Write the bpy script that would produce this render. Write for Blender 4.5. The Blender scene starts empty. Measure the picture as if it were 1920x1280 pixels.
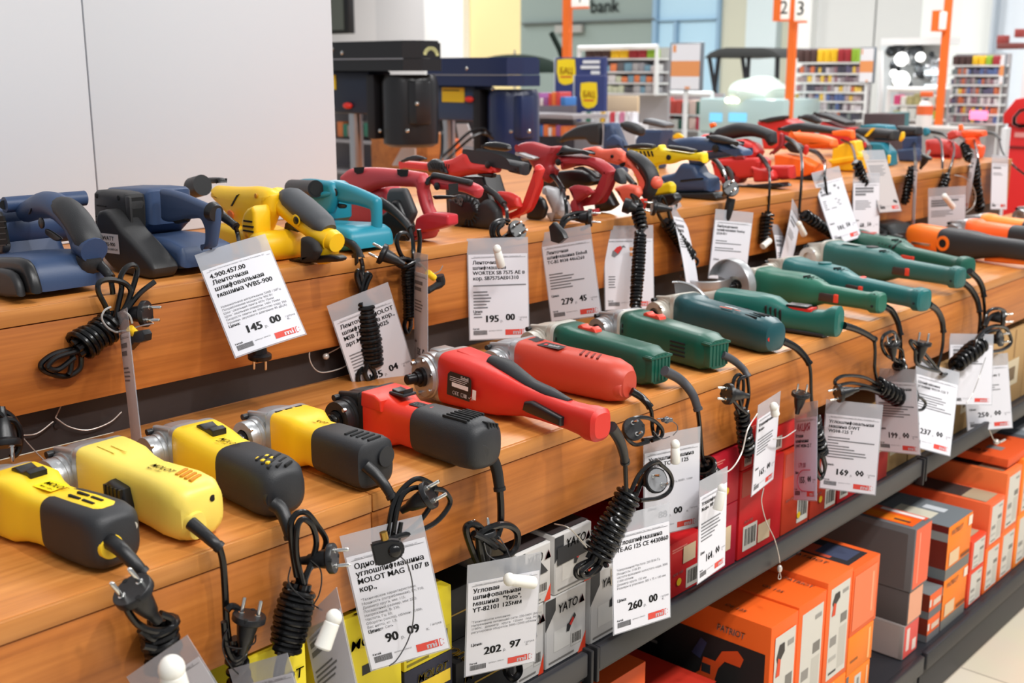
import bpy, bmesh, math, random
from mathutils import Vector, Matrix
from mathutils.geometry import tessellate_polygon

S = bpy.context.scene
COL = S.collection
R_ = math.radians

# ---------------------------------------------------------------- camera, world, lights, exposure
FPX, VPX, VPY, CAMZ = 2160.0, 2034.0, 508.0, 1.54
PITCH = math.atan2(VPY, FPX)
YAW = math.atan2(VPX, math.hypot(FPX, VPY))
cd = bpy.data.cameras.new('camera')
cam = bpy.data.objects.new('camera', cd)
COL.objects.link(cam)
cam.location = (0, 0, CAMZ)
cam.rotation_euler = (math.pi / 2 - PITCH, 0, YAW)
cd.sensor_width = 36.0
cd.lens = FPX / 1920 * 36.0
cd.clip_start, cd.clip_end = 0.05, 80
cd.dof.use_dof = True
cd.dof.focus_distance = 1.68
cd.dof.aperture_fstop = 6.3
S.camera = cam

S.view_settings.view_transform = 'Standard'
S.view_settings.look = 'None'
S.view_settings.gamma = 1.0
S.view_settings.use_curve_mapping = False
S.view_settings.exposure = 0.0

wd = bpy.data.worlds.new('store_ambient')
S.world = wd
wd.use_nodes = True
bg = wd.node_tree.nodes['Background']
bg.inputs[0].default_value = (0.93, 0.96, 1.0, 1)
bg.inputs[1].default_value = 0.38


def lamp(name, loc, size, power, color=(1, 0.985, 0.965), target=None):
    d = bpy.data.lights.new(name, 'AREA')
    d.shape = 'RECTANGLE'
    d.size, d.size_y = size
    d.energy = power
    d.color = color
    o = bpy.data.objects.new(name, d)
    COL.objects.link(o)
    o.location = loc
    if target:
        o.rotation_euler = (Vector(target) - Vector(loc)).to_track_quat('-Z', 'Y').to_euler()
    o['kind'] = 'structure'
    return o


for i, (lx, ly, pw) in enumerate([(0.9, 0.3, 60), (0.9, 2.6, 60), (0.9, 5.2, 60), (-2.4, 0.2, 34), (-2.6, 3.0, 34),
                                  (-2.6, 6.0, 60), (-5.5, 4.5, 60), (-5.5, 8.0, 130), (-9.0, 7.5, 135), (-2.0, 9.0, 80), (-11.0, 9.5, 50)]):  # last entry is an added lamp that brightens the far left wall
    lamp('ceiling_lamp', (lx, ly, 3.7), (0.3, 1.5), pw * 1.12)
lamp('ceiling_spot', (0.35, 1.1, 3.4), (0.12, 0.12), 34)
lamp('ceiling_spot', (0.6, 3.4, 3.4), (0.12, 0.12), 38)


# ---------------------------------------------------------------- view rays meeting real planes of the place
def ray(u, v):
    a, b = u - 960.0, 640.0 - v
    up = b * math.cos(PITCH) - FPX * math.sin(PITCH)
    fw = FPX * math.cos(PITCH) + b * math.sin(PITCH)
    return Vector((a * math.cos(YAW) - fw * math.sin(YAW), a * math.sin(YAW) + fw * math.cos(YAW), up))


EYE = Vector((0, 0, CAMZ))


def onx(u, v, x):
    r = ray(u, v)
    return EYE + r * (x / r.x)


def ony(u, v, y):
    r = ray(u, v)
    return EYE + r * (y / r.y)


def onz(u, v, z):
    r = ray(u, v)
    return EYE + r * ((z - CAMZ) / r.z)


def px(x, *pts):
    """pixels (u, v[, own x]) met with the plane X = x"""
    return [onx(p[0], p[1], p[2] if len(p) > 2 else x) for p in pts]


RIGHT = Vector((math.cos(YAW), math.sin(YAW), 0))
BACK = -ray(960, 640).normalized()
UP = BACK.cross(RIGHT)


def vdir(du, dv, toward=0.0):
    return (RIGHT * du - UP * dv + BACK * toward).normalized()


# ---------------------------------------------------------------- materials
def lin(c):
    def f(v):
        v /= 255.0
        return v / 12.92 if v <= 0.04045 else ((v + 0.055) / 1.055) ** 2.4
    return (f(c[0]), f(c[1]), f(c[2]), 1)


MATS = {}


def mat(name, rgb, rough=0.45, metal=0.0, grain=0.0, gscale=300, bump=0.0, coat=0.0, emit=0.0, alpha=1.0, spec=0.5):
    if name in MATS:
        return MATS[name]
    m = bpy.data.materials.new(name)
    m.use_nodes = True
    nt = m.node_tree
    b = nt.nodes['Principled BSDF']
    c = lin(rgb)
    b.inputs['Base Color'].default_value = c
    b.inputs['Roughness'].default_value = rough
    b.inputs['Metallic'].default_value = metal
    b.inputs['Specular IOR Level'].default_value = spec
    b.inputs['Coat Weight'].default_value = coat
    if emit:
        b.inputs['Emission Color'].default_value = c
        b.inputs['Emission Strength'].default_value = emit
    if alpha < 1:
        b.inputs['Alpha'].default_value = alpha
    if grain or bump:
        tc = nt.nodes.new('ShaderNodeTexCoord')
        nz = nt.nodes.new('ShaderNodeTexNoise')
        nz.inputs['Scale'].default_value = gscale
        nz.inputs['Detail'].default_value = 3
        nt.links.new(tc.outputs['Object'], nz.inputs['Vector'])
        if grain:
            mx = nt.nodes.new('ShaderNodeMix')
            mx.data_type = 'RGBA'
            mx.inputs[6].default_value = tuple(v * (1 - grain) for v in c[:3]) + (1,)
            mx.inputs[7].default_value = tuple(min(1, v * (1 + grain)) for v in c[:3]) + (1,)
            nt.links.new(nz.outputs['Fac'], mx.inputs[0])
            nt.links.new(mx.outputs[2], b.inputs['Base Color'])
        if bump:
            bp = nt.nodes.new('ShaderNodeBump')
            bp.inputs['Strength'].default_value = bump
            bp.inputs['Distance'].default_value = 0.001
            nt.links.new(nz.outputs['Fac'], bp.inputs['Height'])
            nt.links.new(bp.outputs['Normal'], b.inputs['Normal'])
    MATS[name] = m
    return m


def wood(name, dark, mid, light, rough=0.38):
    m = bpy.data.materials.new(name)
    m.use_nodes = True
    nt = m.node_tree
    b = nt.nodes['Principled BSDF']
    tc = nt.nodes.new('ShaderNodeTexCoord')
    mp = nt.nodes.new('ShaderNodeMapping')
    mp.inputs['Scale'].default_value = (9.0, 0.75, 9.0)
    nt.links.new(tc.outputs['Object'], mp.inputs['Vector'])
    n1 = nt.nodes.new('ShaderNodeTexNoise')
    n1.inputs['Scale'].default_value = 1.6
    n1.inputs['Detail'].default_value = 5
    n1.inputs['Distortion'].default_value = 1.4
    nt.links.new(mp.outputs['Vector'], n1.inputs['Vector'])
    mp2 = nt.nodes.new('ShaderNodeMapping')
    mp2.inputs['Scale'].default_value = (130.0, 3.5, 130.0)
    nt.links.new(tc.outputs['Object'], mp2.inputs['Vector'])
    n2 = nt.nodes.new('ShaderNodeTexNoise')
    n2.inputs['Scale'].default_value = 1.0
    n2.inputs['Detail'].default_value = 4
    nt.links.new(mp2.outputs['Vector'], n2.inputs['Vector'])
    mm = nt.nodes.new('ShaderNodeMix')
    mm.inputs[0].default_value = 0.42
    nt.links.new(n1.outputs['Fac'], mm.inputs[2])
    nt.links.new(n2.outputs['Fac'], mm.inputs[3])
    cr = nt.nodes.new('ShaderNodeValToRGB')
    e = cr.color_ramp.elements
    e[0].position, e[0].color = 0.32, lin(dark)
    e[1].position, e[1].color = 0.68, lin(light)
    k = e.new(0.5)
    k.color = lin(mid)
    nt.links.new(mm.outputs[0], cr.inputs['Fac'])
    nt.links.new(cr.outputs['Color'], b.inputs['Base Color'])
    b.inputs['Roughness'].default_value = rough
    MATS[name] = m
    return m


# ---------------------------------------------------------------- mesh building
def smooth_path(pts, sub=6, closed=False):
    pts = [Vector(p) for p in pts]
    n = len(pts)
    if n < 3:
        return pts
    out = []
    for i in range(n if closed else n - 1):
        p0 = pts[(i - 1) % n] if (closed or i > 0) else pts[0] * 2 - pts[1]
        p1, p2 = pts[i], pts[(i + 1) % n]
        p3 = pts[(i + 2) % n] if (closed or i + 2 < n) else pts[-1] * 2 - pts[-2]
        for k in range(sub):
            t = k / sub
            out.append(0.5 * ((2 * p1) + (p2 - p0) * t + (2 * p0 - 5 * p1 + 4 * p2 - p3) * t * t
                              + (3 * p1 - p0 - 3 * p2 + p3) * t ** 3))
    if not closed:
        out.append(pts[-1])
    return out


TXT = {}


def text_geo(s, size=1.0, bold=0.0, shear=0.0, res=2):
    key = (s, bold, shear, res)
    if key not in TXT:
        cu = bpy.data.curves.new('lettering', 'FONT')
        cu.body = s
        cu.size = 1.0
        cu.offset = bold
        cu.shear = shear
        cu.resolution_u = res
        ob = bpy.data.objects.new('lettering', cu)
        me = ob.to_mesh()
        vs = [(v.co.x, v.co.y) for v in me.vertices]
        fs = [tuple(p.vertices) for p in me.polygons]
        ob.to_mesh_clear()
        bpy.data.objects.remove(ob)
        bpy.data.curves.remove(cu)
        TXT[key] = (vs, fs, max([v[0] for v in vs] or [0.5]))
    vs, fs, w = TXT[key]
    return [(x * size, y * size) for x, y in vs], fs, w * size


class MB:
    def __init__(self):
        self.V, self.F = [], []

    def add(self, vs, fs, M=None):
        o = len(self.V)
        self.V += [(M @ Vector(v)) if M is not None else Vector(v) for v in vs]
        self.F += [tuple(i + o for i in f) for f in fs]
        return self

    def from_bm(self, bm, M=None):
        bm.verts.index_update()
        self.add([v.co.copy() for v in bm.verts], [[v.index for v in f.verts] for f in bm.faces], M)
        bm.free()
        return self

    def box(self, c, s, bev=0.0, M=None, seg=2):
        bm = bmesh.new()
        bmesh.ops.create_cube(bm, size=1.0)
        bmesh.ops.scale(bm, vec=Vector(s), verts=bm.verts)
        if bev:
            bmesh.ops.bevel(bm, geom=list(bm.edges), offset=bev, segments=seg, affect='EDGES', profile=0.5)
        T = Matrix.Translation(Vector(c))
        return self.from_bm(bm, (M @ T) if M is not None else T)

    def span(self, a, b, bev=0.0, M=None):
        c = [(a[i] + b[i]) / 2 for i in range(3)]
        s = [abs(b[i] - a[i]) for i in range(3)]
        return self.box(c, s, bev, M)

    def prism(self, poly, y0, y1, bev=0.0, M=None, seg=3):
        """poly: (x, z) outline extruded from y0 to y1, edges rounded"""
        bm = bmesh.new()
        vs = [bm.verts.new((p[0], y0, p[1])) for p in poly]
        f = bm.faces.new(vs)
        r = bmesh.ops.extrude_face_region(bm, geom=[f])
        bmesh.ops.translate(bm, vec=(0, y1 - y0, 0), verts=[g for g in r['geom'] if isinstance(g, bmesh.types.BMVert)])
        bmesh.ops.recalc_face_normals(bm, faces=bm.faces)
        if bev:
            n = len(poly)
            dmin = min((Vector(poly[i]) - Vector(poly[(i + 1) % n])).length for i in range(n))
            rim = [e for e in bm.edges if abs(e.verts[0].co.y - e.verts[1].co.y) < 1e-7]
            bmesh.ops.bevel(bm, geom=rim, offset=min(bev, abs(y1 - y0) * 0.45, dmin * 0.6 + 0.002), segments=seg,
                            affect='EDGES', profile=0.5, clamp_overlap=True)
        bmesh.ops.triangulate(bm, faces=[f for f in bm.faces if len(f.verts) > 4])
        return self.from_bm(bm, M)

    def tube(self, pts, r, n=8, M=None, closed=False, ry=None):
        pts = [Vector(p) for p in pts]
        N = len(pts)
        rs = r if isinstance(r, (list, tuple)) else [r] * N
        if len(rs) != N:
            k = len(rs) - 1
            rs = [rs[min(k - 1, int(i * k / (N - 1)))] * (1 - (i * k / (N - 1) - min(k - 1, int(i * k / (N - 1)))))
                  + rs[min(k, min(k - 1, int(i * k / (N - 1))) + 1)] * (i * k / (N - 1) - min(k - 1, int(i * k / (N - 1))))
                  for i in range(N)]
        vs, fs = [], []
        up = None
        for i in range(N):
            a = pts[(i - 1) % N] if (closed or i > 0) else pts[0]
            b = pts[(i + 1) % N] if (closed or i < N - 1) else pts[-1]
            t = (b - a)
            t = t.normalized() if t.length > 1e-9 else Vector((0, 0, 1))
            if up is None:
                up = t.cross(Vector((0, 1, 0)) if abs(t.y) < 0.9 else Vector((1, 0, 0))).normalized()
            up = (up - t * up.dot(t))
            up = up.normalized() if up.length > 1e-6 else t.orthogonal().normalized()
            sd = t.cross(up)
            for k in range(n):
                an = 2 * math.pi * k / n
                vs.append(pts[i] + (up * math.cos(an) + sd * math.sin(an) * (ry or 1.0)) * rs[i])
        for i in range(N if closed else N - 1):
            for k in range(n):
                a, b = i * n + k, i * n + (k + 1) % n
                c, d = ((i + 1) % N) * n + (k + 1) % n, ((i + 1) % N) * n + k
                fs.append((a, b, c, d))
        if not closed:
            fs.append(tuple(range(n))[::-1])
            fs.append(tuple(range((N - 1) * n, N * n)))
        return self.add(vs, fs, M)

    def cyl(self, a, b, r0, r1=None, n=20, M=None):
        return self.tube([a, b], [r0, r0 if r1 is None else r1], n, M)

    def lathe(self, prof, a, d, n=28, M=None):
        """prof: (distance along axis, radius) from point a along direction d"""
        d = Vector(d).normalized()
        u = d.orthogonal().normalized()
        w = d.cross(u)
        vs, fs = [], []
        for t, r in prof:
            for k in range(n):
                an = 2 * math.pi * k / n
                vs.append(Vector(a) + d * t + (u * math.cos(an) + w * math.sin(an)) * max(r, 1e-5))
        for i in range(len(prof) - 1):
            for k in range(n):
                fs.append((i * n + k, i * n + (k + 1) % n, (i + 1) * n + (k + 1) % n, (i + 1) * n + k))
        fs.append(tuple(range(n))[::-1])
        fs.append(tuple(range((len(prof) - 1) * n, len(prof) * n)))
        return self.add(vs, fs, M)

    def loft(self, secs, n=28, M=None):
        """secs: (x, half y, half z, centre z, exponent[, centre y]) rounded-rectangle sections along x"""
        vs, fs = [], []
        for s in secs:
            x, hy, hz, cz, ex = s[:5]
            cy = s[5] if len(s) > 5 else 0.0
            for k in range(n):
                a = 2 * math.pi * (k + 0.5) / n
                c, sn = math.cos(a), math.sin(a)
                vs.append((x, cy + hy * math.copysign(abs(c) ** (2 / ex), c), cz + hz * math.copysign(abs(sn) ** (2 / ex), sn)))
        for i in range(len(secs) - 1):
            for k in range(n):
                fs.append((i * n + k, i * n + (k + 1) % n, (i + 1) * n + (k + 1) % n, (i + 1) * n + k))
        fs.append(tuple(range(n))[::-1])
        fs.append(tuple(range((len(secs) - 1) * n, len(secs) * n)))
        return self.add(vs, fs, M)

    def sphere(self, c, r, n=14, M=None):
        rr = r if isinstance(r, (tuple, list)) else (r, r, r)
        vs, fs = [], []
        for i in range(n + 1):
            th = math.pi * i / n
            for k in range(n * 2):
                a = math.pi * k / n
                vs.append((c[0] + rr[0] * math.sin(th) * math.cos(a), c[1] + rr[1] * math.sin(th) * math.sin(a),
                           c[2] + rr[2] * math.cos(th)))
        for i in range(n):
            for k in range(n * 2):
                fs.append((i * n * 2 + k, (i + 1) * n * 2 + k, (i + 1) * n * 2 + (k + 1) % (n * 2), i * n * 2 + (k + 1) % (n * 2)))
        return self.add(vs, fs, M)

    def text(self, s, size, M, bold=0.0, align='l', shear=0.0, fit=None, res=2):
        vs, fs, w = text_geo(s, size, 0.004 if bold else 0.0, shear, res)
        sx = 1.0
        if fit:
            sx = fit / w
            w = fit
        off = {'l': 0, 'c': -w / 2, 'r': -w}[align]
        for k in ((-.5, 0, .5) if bold else (0,)):
            self.add([(x * sx + off + k * bold * size, y, 0) for x, y in vs], fs, M)
        return self

    def quad(self, x0, y0, x1, y1, M, z=0.0):
        return self.add([(x0, y0, z), (x1, y0, z), (x1, y1, z), (x0, y1, z)], [(0, 1, 2, 3)], M)

    def poly(self, pts, M, z=0.0):
        return self.add([(p[0], p[1], z) for p in pts], [tuple(range(len(pts)))], M)

    def build(self, name, material, parent=None, label=None, flat=False, keep=False):
        me = bpy.data.meshes.new(name)
        Mi = FR[parent.name].inverted() if parent is not None else None
        o0 = None
        if parent is None and not keep:
            lo = [min(v[i] for v in self.V) for i in range(3)]
            hi = [max(v[i] for v in self.V) for i in range(3)]
            o0 = Vector(((lo[0] + hi[0]) / 2, (lo[1] + hi[1]) / 2, lo[2]))
            Mi = Matrix.Translation(-o0)
        me.from_pydata([tuple(Mi @ v) if Mi is not None else tuple(v) for v in self.V], [], self.F)
        if not flat:
            bm = bmesh.new()
            bm.from_mesh(me)
            bmesh.ops.recalc_face_normals(bm, faces=bm.faces)
            for f in bm.faces:
                f.smooth = True
            for e in bm.edges:
                if len(e.link_faces) != 2 or e.calc_face_angle(0) > 0.62:
                    e.smooth = False
            bm.to_mesh(me)
            bm.free()
        me.materials.append(material)
        o = bpy.data.objects.new(name, me)
        COL.objects.link(o)
        if parent is not None:
            o.parent = parent
            FR[o.name] = FR[parent.name]
        else:
            if o0 is not None:
                o.location = o0
            FR[o.name] = Matrix.Translation(o0) if o0 is not None else Matrix.Identity(4)
        if label:
            o['label'] = label
        return o


FR = {}


def tag(o, label, cat, group=None, kind=None):
    o['label'] = label
    o['category'] = cat
    if group:
        o['group'] = group
    if kind:
        o['kind'] = kind
    return o


def thing(name, loc, label, cat, rz=0.0, group=None):
    o = bpy.data.objects.new(name, None)
    COL.objects.link(o)
    o.empty_display_size = 0.05
    o.location = loc
    o.rotation_euler = (0, 0, rz)
    FR[o.name] = Matrix.Translation(Vector(loc)) @ Matrix.Rotation(rz, 4, 'Z')
    return tag(o, label, cat, group)


def struct(o):
    o['kind'] = 'structure'
    return o


def plane_m(c, ex, ey):
    """matrix of a flat face: local x = ex, local y = ey, local z = its normal"""
    ex, ey = Vector(ex).normalized(), Vector(ey)
    n = ex.cross(ey).normalized()
    ey = n.cross(ex)
    M = Matrix((ex, ey, n)).transposed().to_4x4()
    M.translation = Vector(c)
    return M


# ================================================================ the shop: floor, walls, display
def tile_floor():
    m = bpy.data.materials.new('beige_floor_tiles')
    m.use_nodes = True
    nt = m.node_tree
    b = nt.nodes['Principled BSDF']
    tc = nt.nodes.new('ShaderNodeTexCoord')
    br = nt.nodes.new('ShaderNodeTexBrick')
    br.offset = 0.0
    br.inputs['Color1'].default_value = lin((226, 214, 192))
    br.inputs['Color2'].default_value = lin((220, 207, 184))
    br.inputs['Mortar'].default_value = lin((176, 164, 146))
    br.inputs['Scale'].default_value = 1.0
    br.inputs['Mortar Size'].default_value = 0.003
    br.inputs['Brick Width'].default_value = 0.6
    br.inputs['Row Height'].default_value = 0.6
    nt.links.new(tc.outputs['Object'], br.inputs['Vector'])
    nz = nt.nodes.new('ShaderNodeTexNoise')
    nz.inputs['Scale'].default_value = 6
    mx = nt.nodes.new('ShaderNodeMix')
    mx.data_type = 'RGBA'
    mx.blend_type = 'MULTIPLY'
    mx.inputs[0].default_value = 0.12
    nt.links.new(tc.outputs['Object'], nz.inputs['Vector'])
    nt.links.new(br.outputs['Color'], mx.inputs[6])
    nt.links.new(nz.outputs['Color'], mx.inputs[7])
    nt.links.new(mx.outputs[2], b.inputs['Base Color'])
    b.inputs['Roughness'].default_value = 0.28
    return m


fl = MB().span((-18, -1.5, -0.05), (4, 13.2, 0)).build('floor', tile_floor())
struct(fl)

WHITE = mat('white_paint', (232, 233, 235), 0.6)
STEEL = mat('brushed_steel', (200, 200, 202), 0.28, 1.0)
DARKMETAL = mat('charcoal_shelf_steel', (37, 38, 43), 0.42, 0.0, grain=0.05, gscale=60)
BLACKBOARD = mat('black_kick_board', (46, 41, 41), 0.45)
BLACK = mat('black_plastic', (20, 20, 22), 0.36, bump=0.15, gscale=900)
RUBBER = mat('black_rubber', (19, 19, 21), 0.42, bump=0.2, gscale=700)
GRIP = mat('charcoal_soft_grip', (36, 37, 40), 0.5, bump=0.3, gscale=900)
CORD = mat('black_cord', (12, 12, 13), 0.24)
HOLE = mat('dark_opening', (7, 7, 8), 0.8)
CHROME = mat('polished_pins', (225, 225, 222), 0.14, 1.0)
ALU = mat('cast_aluminium', (186, 188, 190), 0.36, 0.75, grain=0.06, gscale=200, bump=0.25)
ALU2 = mat('warm_cast_aluminium', (200, 196, 186), 0.42, 0.45, grain=0.05, gscale=200, bump=0.2)
INK = mat('black_print', (24, 24, 26), 0.7)
GREYINK = mat('grey_print', (120, 120, 124), 0.7)
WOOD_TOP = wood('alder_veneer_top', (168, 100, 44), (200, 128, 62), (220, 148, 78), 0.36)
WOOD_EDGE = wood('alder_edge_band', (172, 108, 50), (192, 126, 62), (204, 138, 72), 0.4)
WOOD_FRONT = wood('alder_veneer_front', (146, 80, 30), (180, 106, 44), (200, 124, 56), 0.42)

# free-standing white panels on the left
w = MB()
w.span((-2.115, -0.6, 1.219), (-2.1, 1.104, 3.3), 0.001).span((-2.115, 1.107, 1.219), (-2.1, 1.695, 3.3), 0.001)
struct(w.build('wall_left', mat('white_panel', (216, 220, 226), 0.55)))


def lower_unit(y0, y1, label):
    t = thing('wooden_display_step', (-1.35, (y0 + y1) / 2, 0.847), label, 'display stand', group='lower wooden display steps')
    g = 0.0009
    MB().span((-1.596, y0 + g, 0.974), (-1.106, y1 - g, 0.998), 0.001).build('step_top', WOOD_TOP, t)
    MB().span((-1.106, y0 + g, 0.9735), (-1.1, y1 - g, 0.9975), 0.0012).build('nosing', WOOD_EDGE, t)
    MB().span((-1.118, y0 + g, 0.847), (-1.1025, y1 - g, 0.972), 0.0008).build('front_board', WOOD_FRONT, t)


lower_unit(-0.5, 0.928, 'left length of the lower wooden step under the yellow and black grinders')
lower_unit(0.928, 4.95, 'right length of the lower wooden step under the red and green grinders')
t = thing('wooden_display_step', (-2.1, 2.0, 0.998), 'raised back wooden step with black kick board, carrying the row of sanders', 'display stand')
MB().span((-2.66, -0.5, 1.193), (-1.576, 4.5, 1.217), 0.001).build('step_top', WOOD_TOP, t)
MB().span((-1.576, -0.5, 1.1925), (-1.57, 4.5, 1.2165), 0.0012).build('nosing', WOOD_EDGE, t)
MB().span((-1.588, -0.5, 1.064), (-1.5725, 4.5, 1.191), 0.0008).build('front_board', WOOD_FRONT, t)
MB().span((-1.612, -0.5, 0.9985), (-1.5975, 4.5, 1.192)).build('kick_board', BLACKBOARD, t)
MB().span((-1.5975, -0.5, 1.0605), (-1.5955, 4.5, 1.062)).build('kick_rail', mat('dull_rail', (96, 92, 92), 0.5, 0.3), t)
MB().span((-2.66, -0.5, 0.955), (-2.64, 4.5, 1.193)).build('rear_board', WOOD_FRONT, t)
k = MB().cyl((-1.5965, 0.745, 1.03), (-1.594, 0.745, 1.03), 0.004)
tag(k.build('screw', mat('dark_screw', (62, 58, 58), 0.4, 0.6)), 'small dark screw in the black kick board behind the plain yellow grinder', 'screw')

rack = thing('metal_shelf_rack', (-1.3, 2.2, 0), 'charcoal steel shelving under the wooden steps, holding boxed tools on two levels', 'shelving')
MB().span((-1.6, -0.5, 0.589), (-1.045, 4.95, 0.597)).build('middle_shelf', DARKMETAL, rack)
for a, b in [(-0.5, 1.306), (1.336, 2.566), (2.596, 3.826), (3.856, 4.95)]:
    MB().span((-1.045, a, 0.602), (-1.033, b, 0.643), 0.003).build('shelf_edge', DARKMETAL, rack)
for y in (1.321, 2.581, 3.841):
    m = MB()
    m.span((-1.05, y - 0.011, 0.578), (-1.03, y - 0.004, 0.645), 0.002).span((-1.05, y + 0.004, 0.584), (-1.03, y + 0.011, 0.645), 0.002)
    m.build('shelf_bracket', mat('black_bracket', (36, 36, 40), 0.45, 0.3), rack)
MB().span((-1.62, -0.5, 0.0), (-1.6, 4.95, 0.972)).build('back_panel', mat('dark_back_panel', (38, 36, 38), 0.6), rack)
MB().span((-1.6, -0.5, 0.135), (-1.0, 4.95, 0.15)).build('base_shelf', DARKMETAL, rack)
for a, b in [(-0.5, 2.565), (2.58, 4.95)]:
    m = MB().span((-1.004, a, 0.105), (-0.985, b, 0.152), 0.005)
    m.span((-1.02, a, 0.0), (-1.0, b, 0.106), 0.002)
    m.build('base_plinth', DARKMETAL, rack)

# second stand behind, for the drill presses
t = thing('wooden_display_table', (-3.4, 3.3, 0), 'low wooden display table behind the sanders carrying the bench drills', 'display stand')
MB().span((-4.3, 2.2, 0.93), (-2.75, 4.4, 0.955), 0.001).build('table_top', WOOD_TOP, t)
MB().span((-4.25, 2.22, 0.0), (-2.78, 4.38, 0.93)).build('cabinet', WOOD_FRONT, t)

# ---------------------------------------------------------------- far walls
YB = 11.0


def strip(name, u0, u1, v0, v1, y, rgb, rough=0.6, d=0.05, **kw):
    a, b = ony(u0, v1, y), ony(u1, v0, y)
    a.x, b.x = ony(u0, 60, y).x, ony(u1, 60, y).x
    o = MB().span((a.x, y, max(0, a.z)), (b.x, y + d, b.z)).build(name, mat('far_%s_%d_%d_%d' % ((name,) + rgb), rgb, rough, **kw))
    return struct(o)


for u0, u1, rgb in [(300, 705, (226, 223, 224)), (705, 796, (214, 212, 214)), (868, 976, (232, 214, 158)),
                    (1345, 1398, (186, 187, 170)), (1455, 1478, (196, 196, 178)), (1520, 1638, (198, 200, 199)),
                    (1641, 1726, (196, 198, 197)), (1726, 1800, (222, 228, 225)), (1800, 1856, (226, 230, 228)),
                    (1862, 2100, (212, 221, 230))]:
    strip('wall_back', u0, u1, -160, 560, YB, rgb)
for i, (u0, u1, rgb) in enumerate([(796, 868, (238, 238, 238)), (1398, 1455, (190, 204, 208)), (1478, 1520, (222, 224, 222)), (1856, 1862, (176, 186, 196))]):
    strip('trim_%d' % (i + 1), u0, u1, -160, 560, YB - 0.12, rgb, d=0.2)
strip('window_1', 976, 1226, -160, 560, YB, (136, 150, 146), 0.25)
strip('trim_5', 976, 1226, 34, 46, YB - 0.06, (84, 92, 92))
strip('trim_6', 1040, 1090, 46, 62, YB - 0.08, (150, 150, 146))
strip('door_1', 1226, 1345, -160, 560, YB, (168, 202, 222), 0.3)
for i, (a, b, c, e) in enumerate([(1222, 1230, -160, 560), (1342, 1348, -160, 560), (1226, 1345, 34, 40), (1262, 1268, 40, 560)]):
    strip('trim_%d' % (7 + i), a, b, c, e, YB - 0.05, (128, 160, 186))
m = MB().text('bank', 0.22, plane_m(ony(1106, 24, YB - 0.02), (1, 0, 0), (0, 0, 1)), bold=0.012)
tag(m.build('shop_lettering', mat('grey_sign_letters', (74, 86, 84), 0.6), flat=True), 'dark grey lettering reading bank on the far green grey shop front', 'sign')
a, b = ony(560, 66, 6.0), ony(650, -90, 6.0)
t = thing('framed_screen', (a.x, 6.0, a.z), 'black framed dark screen at the top edge beside the white panel', 'screen')
MB().span((a.x, 6.0, a.z), (b.x, 6.06, b.z), 0.006).build('frame', BLACK, t)
MB().span((a.x + .03, 5.99, a.z + .03), (b.x - .06, 6.0, b.z - .03)).build('panel', mat('dim_glass', (88, 92, 84), 0.2), t)


# ================================================================ shared small parts: cords, plugs, coils
def steel_cable(*pts, r=0.0009, sub=8, x=-1.06):
    return MB().tube(smooth_path(px(x, *pts), sub), r, 6)


def boot(t, pts, r0=0.0085, r1=0.0058, name='cord_boot', m=None):
    P = smooth_path(pts, 6)
    mb = MB().tube(P, [r0, (r0 + r1) / 2, r1], 12)
    d = (P[-1] - P[-2]).normalized()
    mb.cyl(P[-1] - d * 0.004, P[-1] + d * 0.001, r1 * 1.18, n=12)
    return mb.build(name, m or RUBBER, t)


def cord(t, paths, r=0.0035, coils=(), name='power_cord', m=None):
    """one mesh: the hanging cord, its loops and the turns wound round the bundle"""
    mb = MB()
    for p in paths:
        mb.tube(smooth_path(p, 7), r, 8)
    for c in coils:
        a, b, R, n = c[:4]
        a, b = Vector(a), Vector(b)
        d = (b - a)
        L = d.length
        d.normalize()
        u = d.orthogonal().normalized()
        w_ = d.cross(u)
        pts = []
        N = int(n * 14)
        rnd = random.Random(int(abs(a.x * 9999 + a.z * 777)))
        ph = rnd.random() * 6
        for i in range(N + 1):
            s = i / N
            an = 2 * math.pi * n * s + ph
            rr = R * (1 + 0.10 * math.sin(s * 5 + ph) + 0.05 * math.sin(an * 0.37 + ph))
            tl = 0.28 * R * math.sin(an + ph)
            pts.append(a + d * (L * s + tl * 0.5) + (u * math.cos(an) + w_ * math.sin(an)) * rr)
        mb.tube(pts, r, 8)
        core = R - r * 1.2
        for k in range(5):
            an = 2 * math.pi * k / 5 + ph
            o = (u * math.cos(an) + w_ * math.sin(an)) * core * 0.62
            mb.tube(smooth_path([a + o - d * 0.006, (a + b) / 2 + o * 1.06, b + o + d * 0.006], 5), max(r, core * 0.36), 7)
    return mb.build(name, m or CORD, t)


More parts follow.
